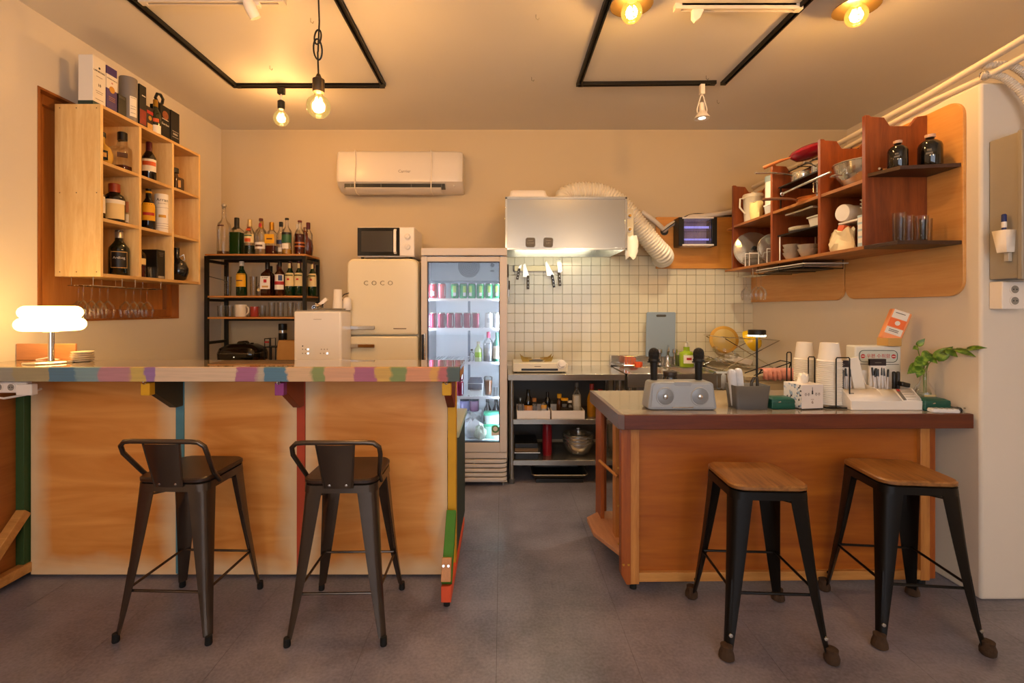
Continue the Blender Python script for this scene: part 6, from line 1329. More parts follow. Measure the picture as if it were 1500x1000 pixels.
# bay 1 (nearest): steel bowl above, containers below
t = thing('steel_colander', 'large steel bowl with a rolled rim on the upper wall shelf', 'bowl', (1.97, 2.604, TM))
MB().lathe([(.06, 0), (.085, .012), (.118, .060), (.122, .066), (.130, .105), (.136, .130), (.142, .131), (.142, .127), (.134, .125), (.126, .100), (.112, .058), (.08, .016), (.004, .006)], (0, 0, 0), 32).build('bowl', STEELM, t, sharp=45); MB().tube([(-.13, .02, .06), (-.165, .02, .062), (-.17, .0, .062), (-.165, -.02, .062), (-.13, -.02, .06)], .004, 6).build('loop_handle', STEELM, t)
t = thing('long_ladle', 'long steel ladle handle sticking out past the upright', 'ladle', (1.86, 2.78, TM+.10)); MB(t).tube([(1.83, 2.66, TM+.098), (1.80, 2.85, TM+.080), (1.78, 3.02, TM+.066)], .007, 8).build('handle', STEELM, t); MB(t).torus((1.779, 3.03, TM+.065), .010, .003, 12, 6, (R(90), 0, 0)).build('eye', STEELM, t)
t = thing('plastic_stand', 'small white plastic shelf stand in the lower wall shelf', 'stand', (1.99, 2.60, TB)); MB(t).box(1.90, 2.12, 2.45, 2.70, TB+.150, TB+.162).build('deck', WHITEP, t, .003)
for x in (1.91, 2.11):
    for y in (2.46, 2.69): lg = MB(t).cyl((x, y, TB), .005, .15, 10).build('leg', WHITEP, t); MB(t).box(x-.008, x+.008, y-.008, y+.008, TB+.125, TB+.151).build('socket', WHITEP, lg)
t = thing('white_canister', 'round white canister lying on its side, lid facing out', 'canister', (1.93, 2.70, TB+.22)); M_ = Matrix.Translation((1.895, 2.66, TB+.212)) @ Euler((0, R(90), R(10))).to_matrix().to_4x4()
MB(t, M_).lathe([(.046, 0), (.048, .004), (.048, .04), (.044, .042), (.044, .12), (.04, .124)], (0, 0, 0), 26).build('body', WHITEP, t)
t = thing('amber_tub', 'amber plastic tub beside the white canister', 'tub', (2.05, 2.585, TB+.1625)); MB().loft([rrect(.04, .05, .012, 0), rrect(.046, .056, .012, .055)]).build('tub', mat('amber plastic', '#a8641c', .3), t); MB().loft([rrect(.048, .058, .012, .055), rrect(.048, .058, .012, .063)]).build('lid', mat('amber lid', '#8a4d14', .4), t)
t = thing('clear_tub', 'ribbed clear plastic tub stacked by the upright', 'tub', (1.955, 2.50, TB+.1625)); 
for k in range(3): MB().loft([rrect(.036, .036, .01, .006+.02*k), rrect(.046, .046, .01, .05+.02*k), rrect(.050, .050, .01, .052+.02*k), rrect(.050, .050, .01, .056+.02*k)]).build('tub', mat('frosted clear plastic', '#b9b3a8', .3), t)
t = thing('crumpled_paper', 'crumpled cream paper bag with an orange packet on the lower wall shelf', 'paper bag', (1.89, 2.65, TB)); rg = []
for k in range(5): rg.append([Vector(((.040-.004*k)*(1+.30*math.sin(2*a+k*1.7))*math.cos(a), .085*(1+.18*math.sin(3*a+k))*math.sin(a), .028*k+(.014*math.sin(4*a+k) if k else 0))) for a in [2*PI*i/18 for i in range(18)]])
MB().loft(rg).build('bag', mat('cream wrap paper', '#d9c49c', .8, var=.12, scale=12, bump=.4), t, sharp=25); MB().cbox((0, -.01, .12), (.04, .05, .035), (R(10), R(12), 0)).build('packet', ORC, t, .003)
t = thing('wooden_box', 'small pale wooden box behind the crumpled paper', 'box', (2.02, 2.56, TB)); MB(t).box(1.955, 2.085, 2.50, 2.62, TB, TB+.055).build('base', mat('pale olive box', '#b5a578', .6), t, .003); MB(t).box(1.952, 2.088, 2.497, 2.623, TB+.056, TB+.105).build('lid', OAKH, t, .003)
t = thing('tissue_carton', 'blue and white carton standing by the near upright', 'carton', (1.885, 2.475, TB)); MB(t).box(1.858, 1.915, 2.447, 2.497, TB, TB+.165).build('carton', mat('pale blue carton', '#a9c0cc', .5), t, .002)
for k in range(4): MB(t).box(1.8575, 1.859, 2.452, 2.492, TB+.02+.036*k, TB+.045+.036*k).build('print', WHITEP, t); MB(t).box(1.862, 1.911, 2.4462, 2.4475, TB+.02+.036*k, TB+.045+.036*k).build('print', WHITEP, t)
# bay 2: pots above, small shelf below
def pot(name, label, loc, r, h, mm, hl, ang, hm, tilt=0, hz=.8, hr=.007):
    t = thing(name, label, 'pot', loc); MB().lathe([(r*.9, 0), (r, .006), (r, h), (r*1.04, h+.002), (r*1.04, h-.002), (r*.96, h-.003), (r*.95, .008), (.003, .006)], (0, 0, 0), 28).build('pan', mm, t, sharp=50)
    c, s_ = math.cos(ang), math.sin(ang); MB().tube([(c*r*.98, s_*r*.98, h*hz), (c*(r+.03), s_*(r+.03), h*hz+.010), (c*(r+hl*.5), s_*(r+hl*.5), h*hz+.016+tilt*.5), (c*(r+hl), s_*(r+hl), h*hz+.016+tilt)], hr, 8, rs=[hr*.6, hr*.7, hr, hr]).build('handle', hm, t); return t
A = R(188)
pot('frying_pan', 'copper-brown frying pan with a brown handle on the upper wall shelf', (2.00, 3.03, TM), .115, .040, mat('copper pan', '#a8602a', .3, .6), .20, R(166), mat('brown handle', '#6a4228', .5), .0, .8, .010)
t = thing('pot_stand', 'black two-legged stand carrying pots in the middle bay', 'stand', (1.99, 3.05, TM)); MB(t).box(1.87, 2.13, 2.80, 3.23, TM+.150, TM+.158).build('deck', BLACKM, t)
for x in (1.88, 2.12):
    for y in (2.81, 3.22): MB(t).box(x-.004, x+.004, y-.004, y+.004, TM, TM+.15).build('leg', BLACKM, t)
pot('saucepan', 'steel saucepan with a long thin handle on the black stand', (1.965, 3.12, TM+.1585), .066, .062, STEELM, .24, R(178), STEELM, .004)
pot('saucepan', 'small steel saucepan behind the long-handled one', (1.98, 2.95, TM+.1585), .058, .065, STEELM, .10, R(200), STEELM, 0)
t = thing('steel_cup', 'tall steel milk cup in the middle bay near the upright', 'cup', (1.905, 2.835, TM)); MB().lathe([(.030, 0), (.034, .006), (.034, .10), (.036, .104), (.033, .104), (.031, .01), (.003, .008)], (0, 0, 0), 22).build('cup', STEELM, t, sharp=50); MB().tube([(-.03, 0, .09), (-.055, 0, .085), (-.055, 0, .03), (-.03, 0, .02)], .004, 6).build('handle', STEELM, t)
t = thing('red_wok', 'red enamel pan with wooden handle tipped on top of the shelves', 'pan', (2.0, 3.05, 2.27)); M_ = Matrix.Translation((1.995, 3.075, 2.285)) @ Matrix.Diagonal((.84, .84, .84, 1)) @ Euler((R(0), R(-16), R(0))).to_matrix().to_4x4()
MB(t, M_).lathe([(.05, 0), (.10, .012), (.135, .05), (.142, .070), (.138, .070), (.128, .05), (.095, .018), (.003, .008)], (0, 0, 0), 30).build('pan', mat('red pan enamel', '#8a0f22', .15, coat=.6), t, sharp=50)
MB(t, M_).lathe([(.142, .068), (.12, .090), (.06, .106), (.003, .110)], (0, 0, 0), 30).build('lid', MATS['red pan enamel'], t, sharp=60); MB(t, M_).tube([(-.135, .03, .055), (-.19, .07, .060), (-.29, .14, .052)], .013, 10, rs=[.006, .012, .014]).build('handle', mat('orange wood handle', '#a85c22', .5), t)
for a in range(7): MB(t, M_).cyl((-.10-.02*(a % 3), -.07+.025*a, .074+.006*(a % 2)), .004, .006, 8).build('dot', WHITEINK, t) if False else None
t = thing('wire_top_rack', 'black wire rack lying over the middle uprights under the red pan', 'rack', (1.99, 3.0, 2.245))
for x in (1.95, 2.03, 2.07): MB(t).tube([(x, 2.772, 2.250), (x, 3.262, 2.250)], .004, 6).build('rod', BLACKM, t)
for y in (2.85, 3.0, 3.15): MB(t).tube([(1.95, y, 2.257), (2.07, y, 2.257)], .003, 6).build('rod', BLACKM, t)
o = MB().prism([(0, 0), (.05, .01), (.05, .10), (.035, .105), (.03, .06)], 'y', -.004, .004).build('black_spatula', BLACKP, None, .001); o.location = (2.08, 2.77, 2.246); tag(o, 'black plastic spatula end showing behind the near red pan', 'spatula')
o = MB().box(-.12, .12, -.14, .14, 0, .012).build('baking_sheet', STEELM, None, .003); o.location = (1.98, 3.0, TM-.055); tag(o, 'grey baking sheet slid under the middle shelf', 'tray')
t = thing('black_shelf_stand', 'black-topped wire stand with plates in the lower middle bay', 'stand', (1.99, 3.02, TB)); MB(t).box(1.87, 2.13, 2.79, 3.24, TB+.165, TB+.175).build('deck', BLACKM, t, .001)
for x in (1.88, 2.12):
    for y in (2.80, 3.23): MB(t).cyl((x, y, TB), .0045, .165, 8).build('leg', WHITEP, t)
for k in range(3):
    o = MB().lathe([(.05, 0), (.075, .004), (.105, .014), (.104, .015), (.07, .0065), (.003, .005)], (0, 0, 0), 26).build('dinner_plate', mat('white plate glaze', '#ddd2c0', .25), None, sharp=60); o.location = (1.985, 3.11, TB+.176+.0095*k); tag(o, ['bottom white plate on the black stand', 'middle white plate on the black stand', 'top white plate on the black stand'][k], 'plate', 'plates on the wall shelf')
t = thing('food_container', 'clear plastic food container with rim beside the plates', 'container', (1.94, 2.88, TB+.176)); MB().loft([rrect(.05, .055, .012, 0), rrect(.058, .064, .012, .055), rrect(.064, .070, .012, .057), rrect(.064, .070, .012, .063)]).build('box', mat('milky plastic', '#c9c0b0', .3), t)
def glass_bowl(label, loc, r, h): 
    t = thing('dessert_bowl', label, 'bowl', loc, 'glass bowls on the wall shelf'); pts = []
    MB().lathe([(r*.5, 0), (r*.62, .006), (r*.85, h*.6), (r, h), (r*.95, h), (r*.78, h*.55), (r*.5, .012), (.003, .010)], (0, 0, 0), 16).build('bowl', mat('cloudy pressed glass', '#a8a094', .12, spec=.8), t, sharp=20); return t
for k in range(3): glass_bowl(['bottom pressed glass bowl of the left stack', 'middle pressed glass bowl of the left stack', 'top pressed glass bowl of the left stack'][k], (1.915, 3.16, TB+.027*k), .052, .048)
for k in range(2): glass_bowl(['lower pressed glass bowl of the right stack', 'upper pressed glass bowl of the right stack'][k], (1.915, 2.99, TB+.027*k), .058, .052)
# bay 3 (far): jug and bottle above, lids below
t = thing('plastic_jug', 'white translucent plastic jug with a lid in the far bay', 'jug', (1.945, 3.70, TM)); JG = mat('milky jug plastic', '#d9cfb8', .3)
MB().lathe([(.058, 0), (.062, .006), (.070, .19), (.074, .195), (.074, .215), (.070, .222), (.02, .226)], (0, 0, 0), 26).build('body', JG, t); MB().tube([(-.068, -.01, .19), (-.105, -.012, .185), (-.108, -.012, .12), (-.066, -.01, .07)], .007, 8).build('handle', JG, t); MB().lathe([(.015, .222), (.012, .24), (.0, .242)], (0, 0, 0), 12).build('knob', JG, t)
t = thing('tall_shaker', 'tall white storage canister with a grey lid in the far bay', 'canister', (1.95, 3.43, TM)); MB().lathe([(.050, 0), (.053, .006), (.053, .245), (.05, .248)], (0, 0, 0), 26).build('body', mat('pale canister', '#ddd0b6', .4), t); MB().lathe([(.054, .246), (.055, .25), (.055, .285), (.051, .29)], (0, 0, 0), 26).build('lid', mat('blue grey lid', '#8a9490', .45), t)
t = MB(); rg = [[Vector((.038*(1+.25*math.sin(2*a+k))*math.cos(a), .05*(1+.2*math.sin(3*a+k))*math.sin(a), .032*k+.008*math.sin(3*a)*(k > 0))) for a in [2*PI*i/14 for i in range(14)]] for k in range(5)]
o = t.loft(rg).build('yellow_cloth', mat('pale yellow cloth', '#d9c07c', .9, var=.12, scale=20, bump=.4), None, sharp=60); o.location = (1.895, 3.56, TM); tag(o, 'pale yellow folded cloth between jug and canister', 'cloth')
t = thing('clear_box', 'low clear plastic box below the tall canister', 'container', (1.92, 3.34, TM)); MB().loft([rrect(.055, .05, .01, 0), rrect(.06, .055, .01, .06)]).build('box', MATS['frosted clear plastic'], t); MB().loft([rrect(.063, .058, .01, .06), rrect(.063, .058, .01, .068)]).build('lid', WHITEP, t)
def lid_(label, c, r, rx, rz):
    t = thing('cookware_cover', label, 'lid', (0, 0, 0), 'steel lids on the wall shelf'); MB().lathe([(.004, .018), (r*.5, .016), (r*.93, .004), (r, .004), (r*1.01, .0), (r*.98, -.003), (r*.92, .0), (.004, .012)], (0, 0, 0), 32).build('disc', STEELM, t, sharp=25); MB().lathe([(.006, .018), (.006, .03), (.018, .034), (.016, .042), (.003, .044)], (0, 0, 0), 16).build('knob', BLACKP, t)
    MB().torus((0, 0, 0), r, .004, 32, 6).build('rim', STEELM, t); t.location = c; t.rotation_euler = (rx, 0, rz); return t
lid_('large round steel lid standing upright in the lower far bay', (1.955, 3.72, TB+.140), .138, R(80), R(-12)); lid_('smaller steel lid standing in front of the large lid', (1.95, 3.42, TB+.112), .108, R(80), R(-12))
t = thing('lid_rack', 'white wire lid holder in the lower far bay', 'rack', (1.95, 3.5, TB))
for y in (3.36, 3.47, 3.60, 3.66): MB(t).tube([(1.865, y, TB), (1.865, y, TB+.10), (2.05, y, TB+.10), (2.05, y, TB)], .0035, 6).build('wire', WHITEP, t)
t = thing('folded_towel', 'rolled grey towel above the small lid in the far bay', 'towel', (1.97, 3.31, TB+.14)); MB().lathe([(.02, 0), (.032, .008), (.034, .10), (.022, .112)], (0, 0, 0), 16, (0, R(90), 0)).build('roll', mat('pale grey cloth', '#b9b1a2', .95, bump=.3, scale=40), t); t.location = (1.89, 3.325, TB+.235)
t = thing('blue_packet', 'tall blue and white packet at the far end of the lower shelf', 'packet', (1.90, 3.87, TB)); MB(t).box(1.868, 1.935, 3.85, 3.885, TB, TB+.235).build('packet', mat('blue white print', '#9aa9b0', .4, var=.4, scale=30), t, .004); MB(t).box(1.8665, 1.93, 3.8485, 3.852, TB+.012, TB+.055).build('band', mat('cyan print', '#1f93b0', .5), t); MB(t).box(1.872, 1.93, 3.8485, 3.852, TB+.06, TB+.20).build('print', PAPER, t)
for i, (y, z) in enumerate(((3.87, TM), )):
    t = thing('stacked_plates', 'small stack of brown trays on the far shelf end', 'tray', (2.0, 3.89, TM-.003)); 
    for k in range(3): MB(t).box(1.93, 2.12, 3.832, 3.942, TM-.003+.014*k, TM+.006+.014*k).build('tray', [DKW, OAKH, WHITEP][k], t, .002)
# trays hung under the shelf and hanging glasses
t = thing('under_shelf_rack', 'steel trays held in a wire rack under the bottom shelf', 'rack', (1.93, 3.2, 1.59))
for k, (y0, y1, mm) in enumerate(((2.92, 3.48, mat('tray white', '#cfc6b8', .4)), (2.98, 3.52, STEELM), (3.05, 3.45, BLACKM))): MB(t).box(1.85+.02*k, 2.12, y0, y1, 1.602-.012*k-.006, 1.602-.012*k).build('tray', mm, t, .001)
for y in (2.94, 3.2, 3.46): MB(t).tube([(1.855, y, 1.622), (1.855, y, 1.568), (2.10, y, 1.568), (2.10, y, 1.622)], .003, 6).build('wire', BLACKM, t)
t = thing('glass_rack', 'chrome wire glass rack under the far end of the pot shelf', 'rack', (1.95, 3.68, 1.57), 'stemware racks')
for x in (1.88, 1.915, 1.965, 2.0): MB(t).tube([(x, 3.56, 1.572), (x, 3.82, 1.572)], .0025, 6).build('wire', CHROME, t)
for y in (3.58, 3.80): MB(t).tube([(1.88, y, 1.622), (1.88, y, 1.572), (2.0, y, 1.572), (2.0, y, 1.622)], .0025, 6).build('hanger', CHROME, t)
for i, (x, y) in enumerate(((1.94, 3.79), (1.94, 3.64), (1.94, 3.58))): wine_glass(['stemmed glass hanging under the pot shelf, in front of the tiles', 'stemmed glass hanging under the pot shelf, left of the pair before the board', 'stemmed glass hanging under the pot shelf, right of the pair before the board'][i], (x, y, 1.5775), .19, .042, 'stemware under the pot shelf')
# ================================================================= THINGS ON THE SERVING COUNTER
ZC = .8385
# karaoke speaker with two microphones
sp = thing('karaoke_speaker', 'grey portable speaker with two round grilles on the serving counter', 'speaker', (.86, 2.31, ZC))
SPK = mat('speaker grey', '#959a9f', .45, .1); GRL = mat('speaker grille', '#a5a9ad', .4, .3)
fp = [(-.165, .006), (-.150, 0), (.150, 0), (.165, .006), (.162, .030), (.148, .122), (.138, .132), (-.138, .132), (-.148, .122), (-.163, .030)]
MB().prism(fp, 'y', -.035, .065).build('case', SPK, sp, .006, 3)
gp = [(-.150, .014), (.150, .014), (.140, .112), (.128, .124), (.045, .124), (.035, .114), (-.035, .114), (-.045, .124), (-.128, .124), (-.140, .112)]
g = MB().prism(gp, 'y', -.0395, -.035).build('grille', GRL, sp, .001)
for i in range(17): MB().box(-.146+.0002*i, .146-.0002*i, -.0405, -.0395, .018+.0055*i, .0205+.0055*i).build('grille_bar', GRL, g)
for x in (-.082, .082):
    dr_ = MB().torus((x, -.0405, .064), .042, .003, 28, 6, (R(90), 0, 0)).build('driver_ring', GRL, sp); MB().lathe([(.040, 0), (.030, .003), (.012, .004)], (x, -.040, .064), 26, (R(90), 0, 0)).build('cone', mat('speaker cone', '#85898d', .4, .3), dr_); MB().lathe([(.013, 0), (.010, .006), (.002, .008)], (x, -.0435, .064), 18, (R(90), 0, 0)).build('dust_cap', STEELM, dr_)
MB().box(-.05, .05, -.0412, -.039, .010, .015).build('badge', STEELM, sp); MB().box(-.035, .035, -.036, -.01, .131, .134).build('display', mat('speaker top panel', '#b9b2a8', .3), sp); MB().box(-.15, .15, -.03, .06, -.0005, .004).build('base', RUBBER, sp)
for i, x in enumerate((.748, .968)):
    t = thing('microphone', ['black microphone standing in the left socket of the speaker', 'black microphone standing in the right socket of the speaker'][i], 'microphone', (x, 2.350, ZC+.125), 'microphones in the speaker'); MCR = mat('microphone black', '#100f0e', .5)
    MB().lathe([(.014, 0), (.016, .004), (.018, .085), (.020, .095)], (0, 0, 0), 18).build('handle', MCR, t); MB().lathe([(.021, .095), (.027, .100), (.0275, .106), (.025, .111)], (0, 0, 0), 20).build('collar', MCR, t)
    MB().lathe([(.0235, .110), (.0255, .125), (.0255, .142), (.021, .155), (.011, .163), (.002, .165)], (0, 0, 0), 20).build('mesh_head', mat('microphone mesh', '#1a1817', .6, .3, bump=.8, scale=160), t, sharp=60); MB().torus((0, 0, .132), .0256, .0012, 22, 5).build('band', MCR, t)
    MB().tube([(-.032, 0, .095), (.032, 0, .095)], .0035, 6).build('anti_roll_ring', MCR, t)
t = thing('dark_jar', 'small dark glass jar with brown lid behind the speaker', 'jar', (.862, 2.45, ZC)); MB().lathe([(.034, 0), (.037, .006), (.037, .13), (.034, .138)], (0, 0, 0), 22).build('jar', mat('smoky dark glass', '#17191d', .1, spec=.8), t); MB().lathe([(.033, .138), (.034, .141), (.034, .158), (.032, .161)], (0, 0, 0), 22).build('lid', mat('dark brown lid', '#2d211a', .5), t)
# grey caddy with towels, and slim lamp
t = thing('grey_caddy', 'dark grey plastic caddy on the serving counter beside the speaker', 'caddy', (1.20, 2.335, ZC)); GCD = mat('caddy grey', '#4e4b49', .5)
k = MB(); k.loft([rrect(.074, .048, .012, 0), rrect(.084, .055, .012, .112)], caps=False); n_ = len(k.v)//2; k.f.append(list(range(n_))); k.build('bin', GCD, t, solid=.004, sharp=50)
for i, (x, dz) in enumerate(((-.058, 0), (-.026, .004))):
    o = MB().lathe([(.006, 0), (.019, .004), (.020, .16), (.016, .176), (.005, .182)], (0, 0, 0), 14).build('rolled_towel', mat('white towel', '#c2c4c9', .95, var=.08, scale=50, bump=.4), None, sharp=60); o.location = (1.20+x, 2.335, ZC+.006+dz); o.rotation_euler = (0, R(-7), 0); tag(o, ['rolled white towel at the left in the grey caddy', 'rolled white towel in the middle of the grey caddy'][i], 'towel', 'rolled towels')
o = MB().tube([(0, 0, 0), (.0, 0, .11), (.012, 0, .135), (.028, 0, .135), (.03, 0, .11), (.03, 0, .0)], .007, 8).build('bottle_opener', mat('dark bronze', '#4a4238', .4, .7), None); o.location = (1.222, 2.34, ZC+.008); tag(o, 'bronze loop handle standing in the grey caddy', 'opener')
t = thing('cordless_lamp', 'slim black cordless lamp with a flat drum head behind the grey caddy', 'table lamp', (1.252, 2.345, ZC))
MB().lathe([(.030, .004), (.030, .010), (.006, .013)], (0, 0, 0), 22).build('base', BLACKM, t); MB().lathe([(.005, .01), (.005, .355)], (0, 0, 0), 12).build('pole', BLACKM, t); hd_ = MB().lathe([(.006, .378), (.038, .378), (.040, .375), (.040, .352)], (0, 0, 0), 26).build('head', BLACKM, t); MB().lathe([(.0385, .347), (.0395, .3515), (.003, .352)], (0, 0, 0), 26).build('diffuser', emis('lit diffuser', (1, .84, .62), 30), hd_)
# green metal boxes
GB = mat('bottle green plastic', '#0e4a3c', .35)
def greenbox(label, loc, w_, rz):
    t = thing('green_case', label, 'case', loc, 'green cases', rz); MB().loft([rrect(w_, .042, .006, 0), rrect(w_+.002, .044, .006, .004), rrect(w_, .042, .006, .030)]).build('base', GB, t); MB().loft([rrect(w_+.001, .043, .006, .031), rrect(w_, .041, .006, .046), rrect(w_-.014, .026, .006, .054)]).build('lid', GB, t)
    for x in (-.02, .014): MB().cbox((x, -.0445, .035), (.012, .003, .004), (0, R(-14), 0)).build('clasp', STEELM, t); return t
greenbox('dark green plastic case between the grey caddy and the tissue box', (1.352, 2.335, ZC), .056, 0); greenbox('dark green plastic case beside the white organiser', (2.062, 2.298, ZC), .060, R(-3))
# tissue box
tz = thing('tissue_box', 'printed tissue box with a tissue pulled out', 'tissue box', (1.478, 2.345, ZC), rz=R(9))
TW = mat('tissue box cream', '#d9cdc2', .6)
def terrazzo():
    m_ = bpy.data.materials.new('terrazzo print'); nt, b = nodes_of(m_); tc = nt.nodes.new('ShaderNodeTexCoord'); v = nt.nodes.new('ShaderNodeTexVoronoi'); v.inputs['Scale'].default_value = 110
    nt.links.new(tc.outputs['Object'], v.inputs['Vector']); cr = nt.nodes.new('ShaderNodeValToRGB'); cr.color_ramp.interpolation = 'CONSTANT'; e = cr.color_ramp.elements
    e[0].color = (*hx('#d6d3d0'), 1); e[1].position = .55; e[1].color = (*hx('#8fa4bd'), 1); q = e.new(.78); q.color = (*hx('#3c3a44'), 1); q = e.new(.88); q.color = (*hx('#c9ccd0'), 1)
    sp_ = nt.nodes.new('ShaderNodeSeparateColor'); nt.links.new(v.outputs['Color'], sp_.inputs[0]); nt.links.new(sp_.outputs[0], cr.inputs[0]); nt.links.new(cr.outputs[0], b.inputs['Base Color']); b.inputs['Roughness'].default_value = .6; return m_
MB().box(-.058, .058, -.058, .058, .004, .118).build('box', TW, tz, .001); TZ = terrazzo()
MB().box(-.0588, -.058, -.057, .057, .004, .117).build('side_print', TZ, tz); MB().box(.058, .0588, -.057, .057, .004, .117).build('side_print', TZ, tz)
for i in range(12): MB().prism([(-.058+.0097*i, .004), (-.0483+.0097*i, .004), (-.05315+.0097*i, -.0002)], 'y', -.058, -.050).build('zigzag', INK, tz)
MB().prism([(-.004, .072), (.004, .072), (.003, .088), (.001, .092), (.0006, .106), (-.0006, .106), (-.001, .092), (-.003, .088)], 'y', -.0592, -.058).build('bottle_mark', INK, tz)
text('lettering', '주주', .017, (-.028, -.0588, .070), (R(90), 0, 0), BROWNINK, tz, .0003); text('lettering', '주주', .017, (.028, -.0588, .070), (R(90), 0, 0), BROWNINK, tz, .0003); text('lettering', '6', .022, (0, -.0588, .034), (R(90), 0, 0), BROWNINK, tz, .0003); MB().box(-.008, .008, -.0592, -.058, .047, .0485).build('mark', BROWNINK, tz)
rg = [[Vector(((.028-.003*k)*math.cos(a)*(1+.35*math.sin(3*a+k)), (.012+.004*k)*math.sin(a), .117+.014*k+.006*math.sin(5*a)*k*.5)) for a in [2*PI*i/16 for i in range(16)]] for k in range(4)]
MB().loft(rg).build('tissue', PAPER, tz, sharp=60)
# cup dispenser: wire frame + two stacks
def cup_stack(label, loc, n, r):
    t = thing('paper_cup_stack', label, 'cup stack', loc, 'paper cup stacks')
    for i in range(n):
        z = .0095*i
        MB().lathe([(r, z), (r+.0012, z+.0012), (r+.0012, z+.0036), (r-.001, z+.0048), (r-.0045, z+.0092)], (0, 0, 0), 22).build('cup', PAPER, t, sharp=40)
    MB().lathe([(r-.0042, .0095*n-.002), (r*.72, .0095*n+.082), (r*.70, .0095*n+.082), (r*.69, .0095*n+.078), (.003, .0095*n+.078)], (0, 0, 0), 22).build('top_cup', PAPER, t, sharp=40); return t
cup_stack('tall stack of upturned white paper cups at the front of the wire frame', (1.625, 2.37, ZC+.012), 23, .054); cup_stack('stack of white paper cups behind, nearer the wall, in the wire frame', (1.612, 2.545, ZC+.012), 22, .050)
cf = thing('cup_frame', 'black wire frame holding the paper cup stacks', 'cup holder', (1.60, 2.43, ZC))
MB(cf).tube([(1.565, 2.30, ZC+.004), (1.69, 2.30, ZC+.004), (1.685, 2.61, ZC+.004), (1.54, 2.61, ZC+.004)], .0035, 6, True).build('base_ring', BLACKM, cf)
for a, b, h in (((1.615, 2.308), (1.683, 2.312), .245), ((1.545, 2.59), (1.575, 2.60), .245), ((1.572, 2.45), (1.602, 2.446), .235)): MB(cf).tube([(*a, ZC+.004), (*a, ZC+h-.006), (a[0]+.004, a[1], ZC+h), (b[0]-.004, b[1], ZC+h), (*b, ZC+h-.006), (*b, ZC+.004)], .0032, 6).build('upright_loop', BLACKM, cf)
MB(cf).tube([(1.683, 2.315, ZC+.004), (1.683, 2.315, ZC+.065), (1.688, 2.315, ZC+.07), (1.704, 2.315, ZC+.07), (1.708, 2.315, ZC+.064), (1.708, 2.315, ZC+.004)], .0032, 6).build('side_loop', BLACKM, cf)
# white stationery organiser
og = thing('stationery_organiser', 'white slanted desk organiser with cards on the serving counter', 'organiser', (1.83, 2.35, ZC))
OW = mat('organiser white', '#e3dbd0', .4)
OX0, OX1 = 1.665, 2.005
def side(x): MB(og).prism([(2.275, ZC), (2.275, ZC+.040), (2.335, ZC+.090), (2.41, ZC+.10), (2.44, ZC+.16), (2.44, ZC)], 'x', x-.0025, x+.0025).build('side', OW, og)
for x in (OX0, 1.835, OX1): side(x)
MB(og).box(OX0, OX1, 2.272, 2.277, ZC, ZC+.042).build('front', OW, og); MB(og).box(OX0, OX1, 2.277, 2.44, ZC, ZC+.005).build('floor', OW, og)
MB(og).add([(OX0, 2.276, ZC+.041), (1.91, 2.276, ZC+.041), (1.91, 2.338, ZC+.088), (OX0, 2.338, ZC+.088)], [(0,1,2,3)]).build('slope', OW, og, solid=.003)
MB(og).add([(1.91, 2.276, ZC+.041), (OX1, 2.276, ZC+.041), (OX1, 2.338, ZC+.088), (1.91, 2.338, ZC+.088)], [(0,1,2,3)]).build('slope', OW, og, solid=.003)
MB(og).box(OX0, OX1, 2.338, 2.342, ZC, ZC+.088).build('partition', OW, og); MB(og).box(OX0, OX1, 2.437, 2.441, ZC, ZC+.17).build('back', OW, og)
o = MB().box(-.007, .007, -.002, .002, -.034, .034).build('thermometer_strip', mat('grey strip', '#6a6660', .5), None, .001); o.location = (1.925, 2.303, ZC+.0672); o.rotation_euler = (R(-52), 0, R(-6)); tag(o, 'grey and red strip lying on the white organiser slope', 'strip')
MB().box(-.007, .007, -.0026, -.002, .02, .034).build('red_end', REDP, o)
for k in range(5): MB(og).cbox((1.965, 2.283+.012*k, ZC+.0485+.0094*k), (.05, .0015, .004), (R(-52), 0, 0)).build('slot', mat('slot grey', '#b5aca0', .5), og)
# cards standing at the back
for i, (x, w_, zt, mm, lab) in enumerate(((1.700, .075, .218, WHITEP, 'white card with a dark band standing at the left of the organiser'), (1.885, .080, .226, WHITEP, 'white card with a dark band standing at the right of the organiser'), (1.785, .055, .235, PAPER, 'plain cream envelope tilted in the organiser'))):
    o = thing('card_stack', lab, 'cards', (x, 2.40, ZC+.0055), 'cards in the organiser'); MB().cbox((0, 0, zt/2), (w_, .012, zt-.006), (0, R(0 if i < 2 else -12), 0)).build('card', mm, o, .001)
    if i < 2: MB().box(-w_/2, w_/2, -.0072, .0065, zt-.035, zt-.002).build('band', mat('dark purple band', '#2b2024', .5), o); MB().box(-.016, .016, -.0078, -.007, zt-.022, zt-.018).build('mark', MATS['grey print'], o)
# pens: each its own thing
pc = 0
PENW = mat('white pen barrel', '#cfc8c4', .4); PENK = BLACKP
def pen(x, y, lean, label, dark=False, h=.145):
    t = thing('pen', label, 'pen', (x, y, ZC+.0055), 'pens in the organiser'); MB().lathe([(.002, 0), (.0038, .008), (.0038, h*.8)], (0, 0, 0), 8).build('barrel', PENK if dark else PENW, t); MB().lathe([(.0044, h*.78), (.0044, h*.97), (.003, h)], (0, 0, 0), 8).build('cap', PENK, t); t.rotation_euler = (R(-6), R(lean), 0); return t
lx = [(1.690, 6), (1.700, -4), (1.711, 3), (1.722, -6), (1.735, 2), (1.748, -9)]
for i, (x, l) in enumerate(lx): pen(x, 2.372+.006*(i % 2), l, '%s pen from the left in the left slot of the organiser' % ['first', 'second', 'third', 'fourth', 'fifth', 'sixth'][i], i in (0, 1), .172+.004*(i % 3))
rx_ = [(1.800+.0115*i, [10, 6, -3, 4, -4, 2, 8, -2][i]) for i in range(8)]
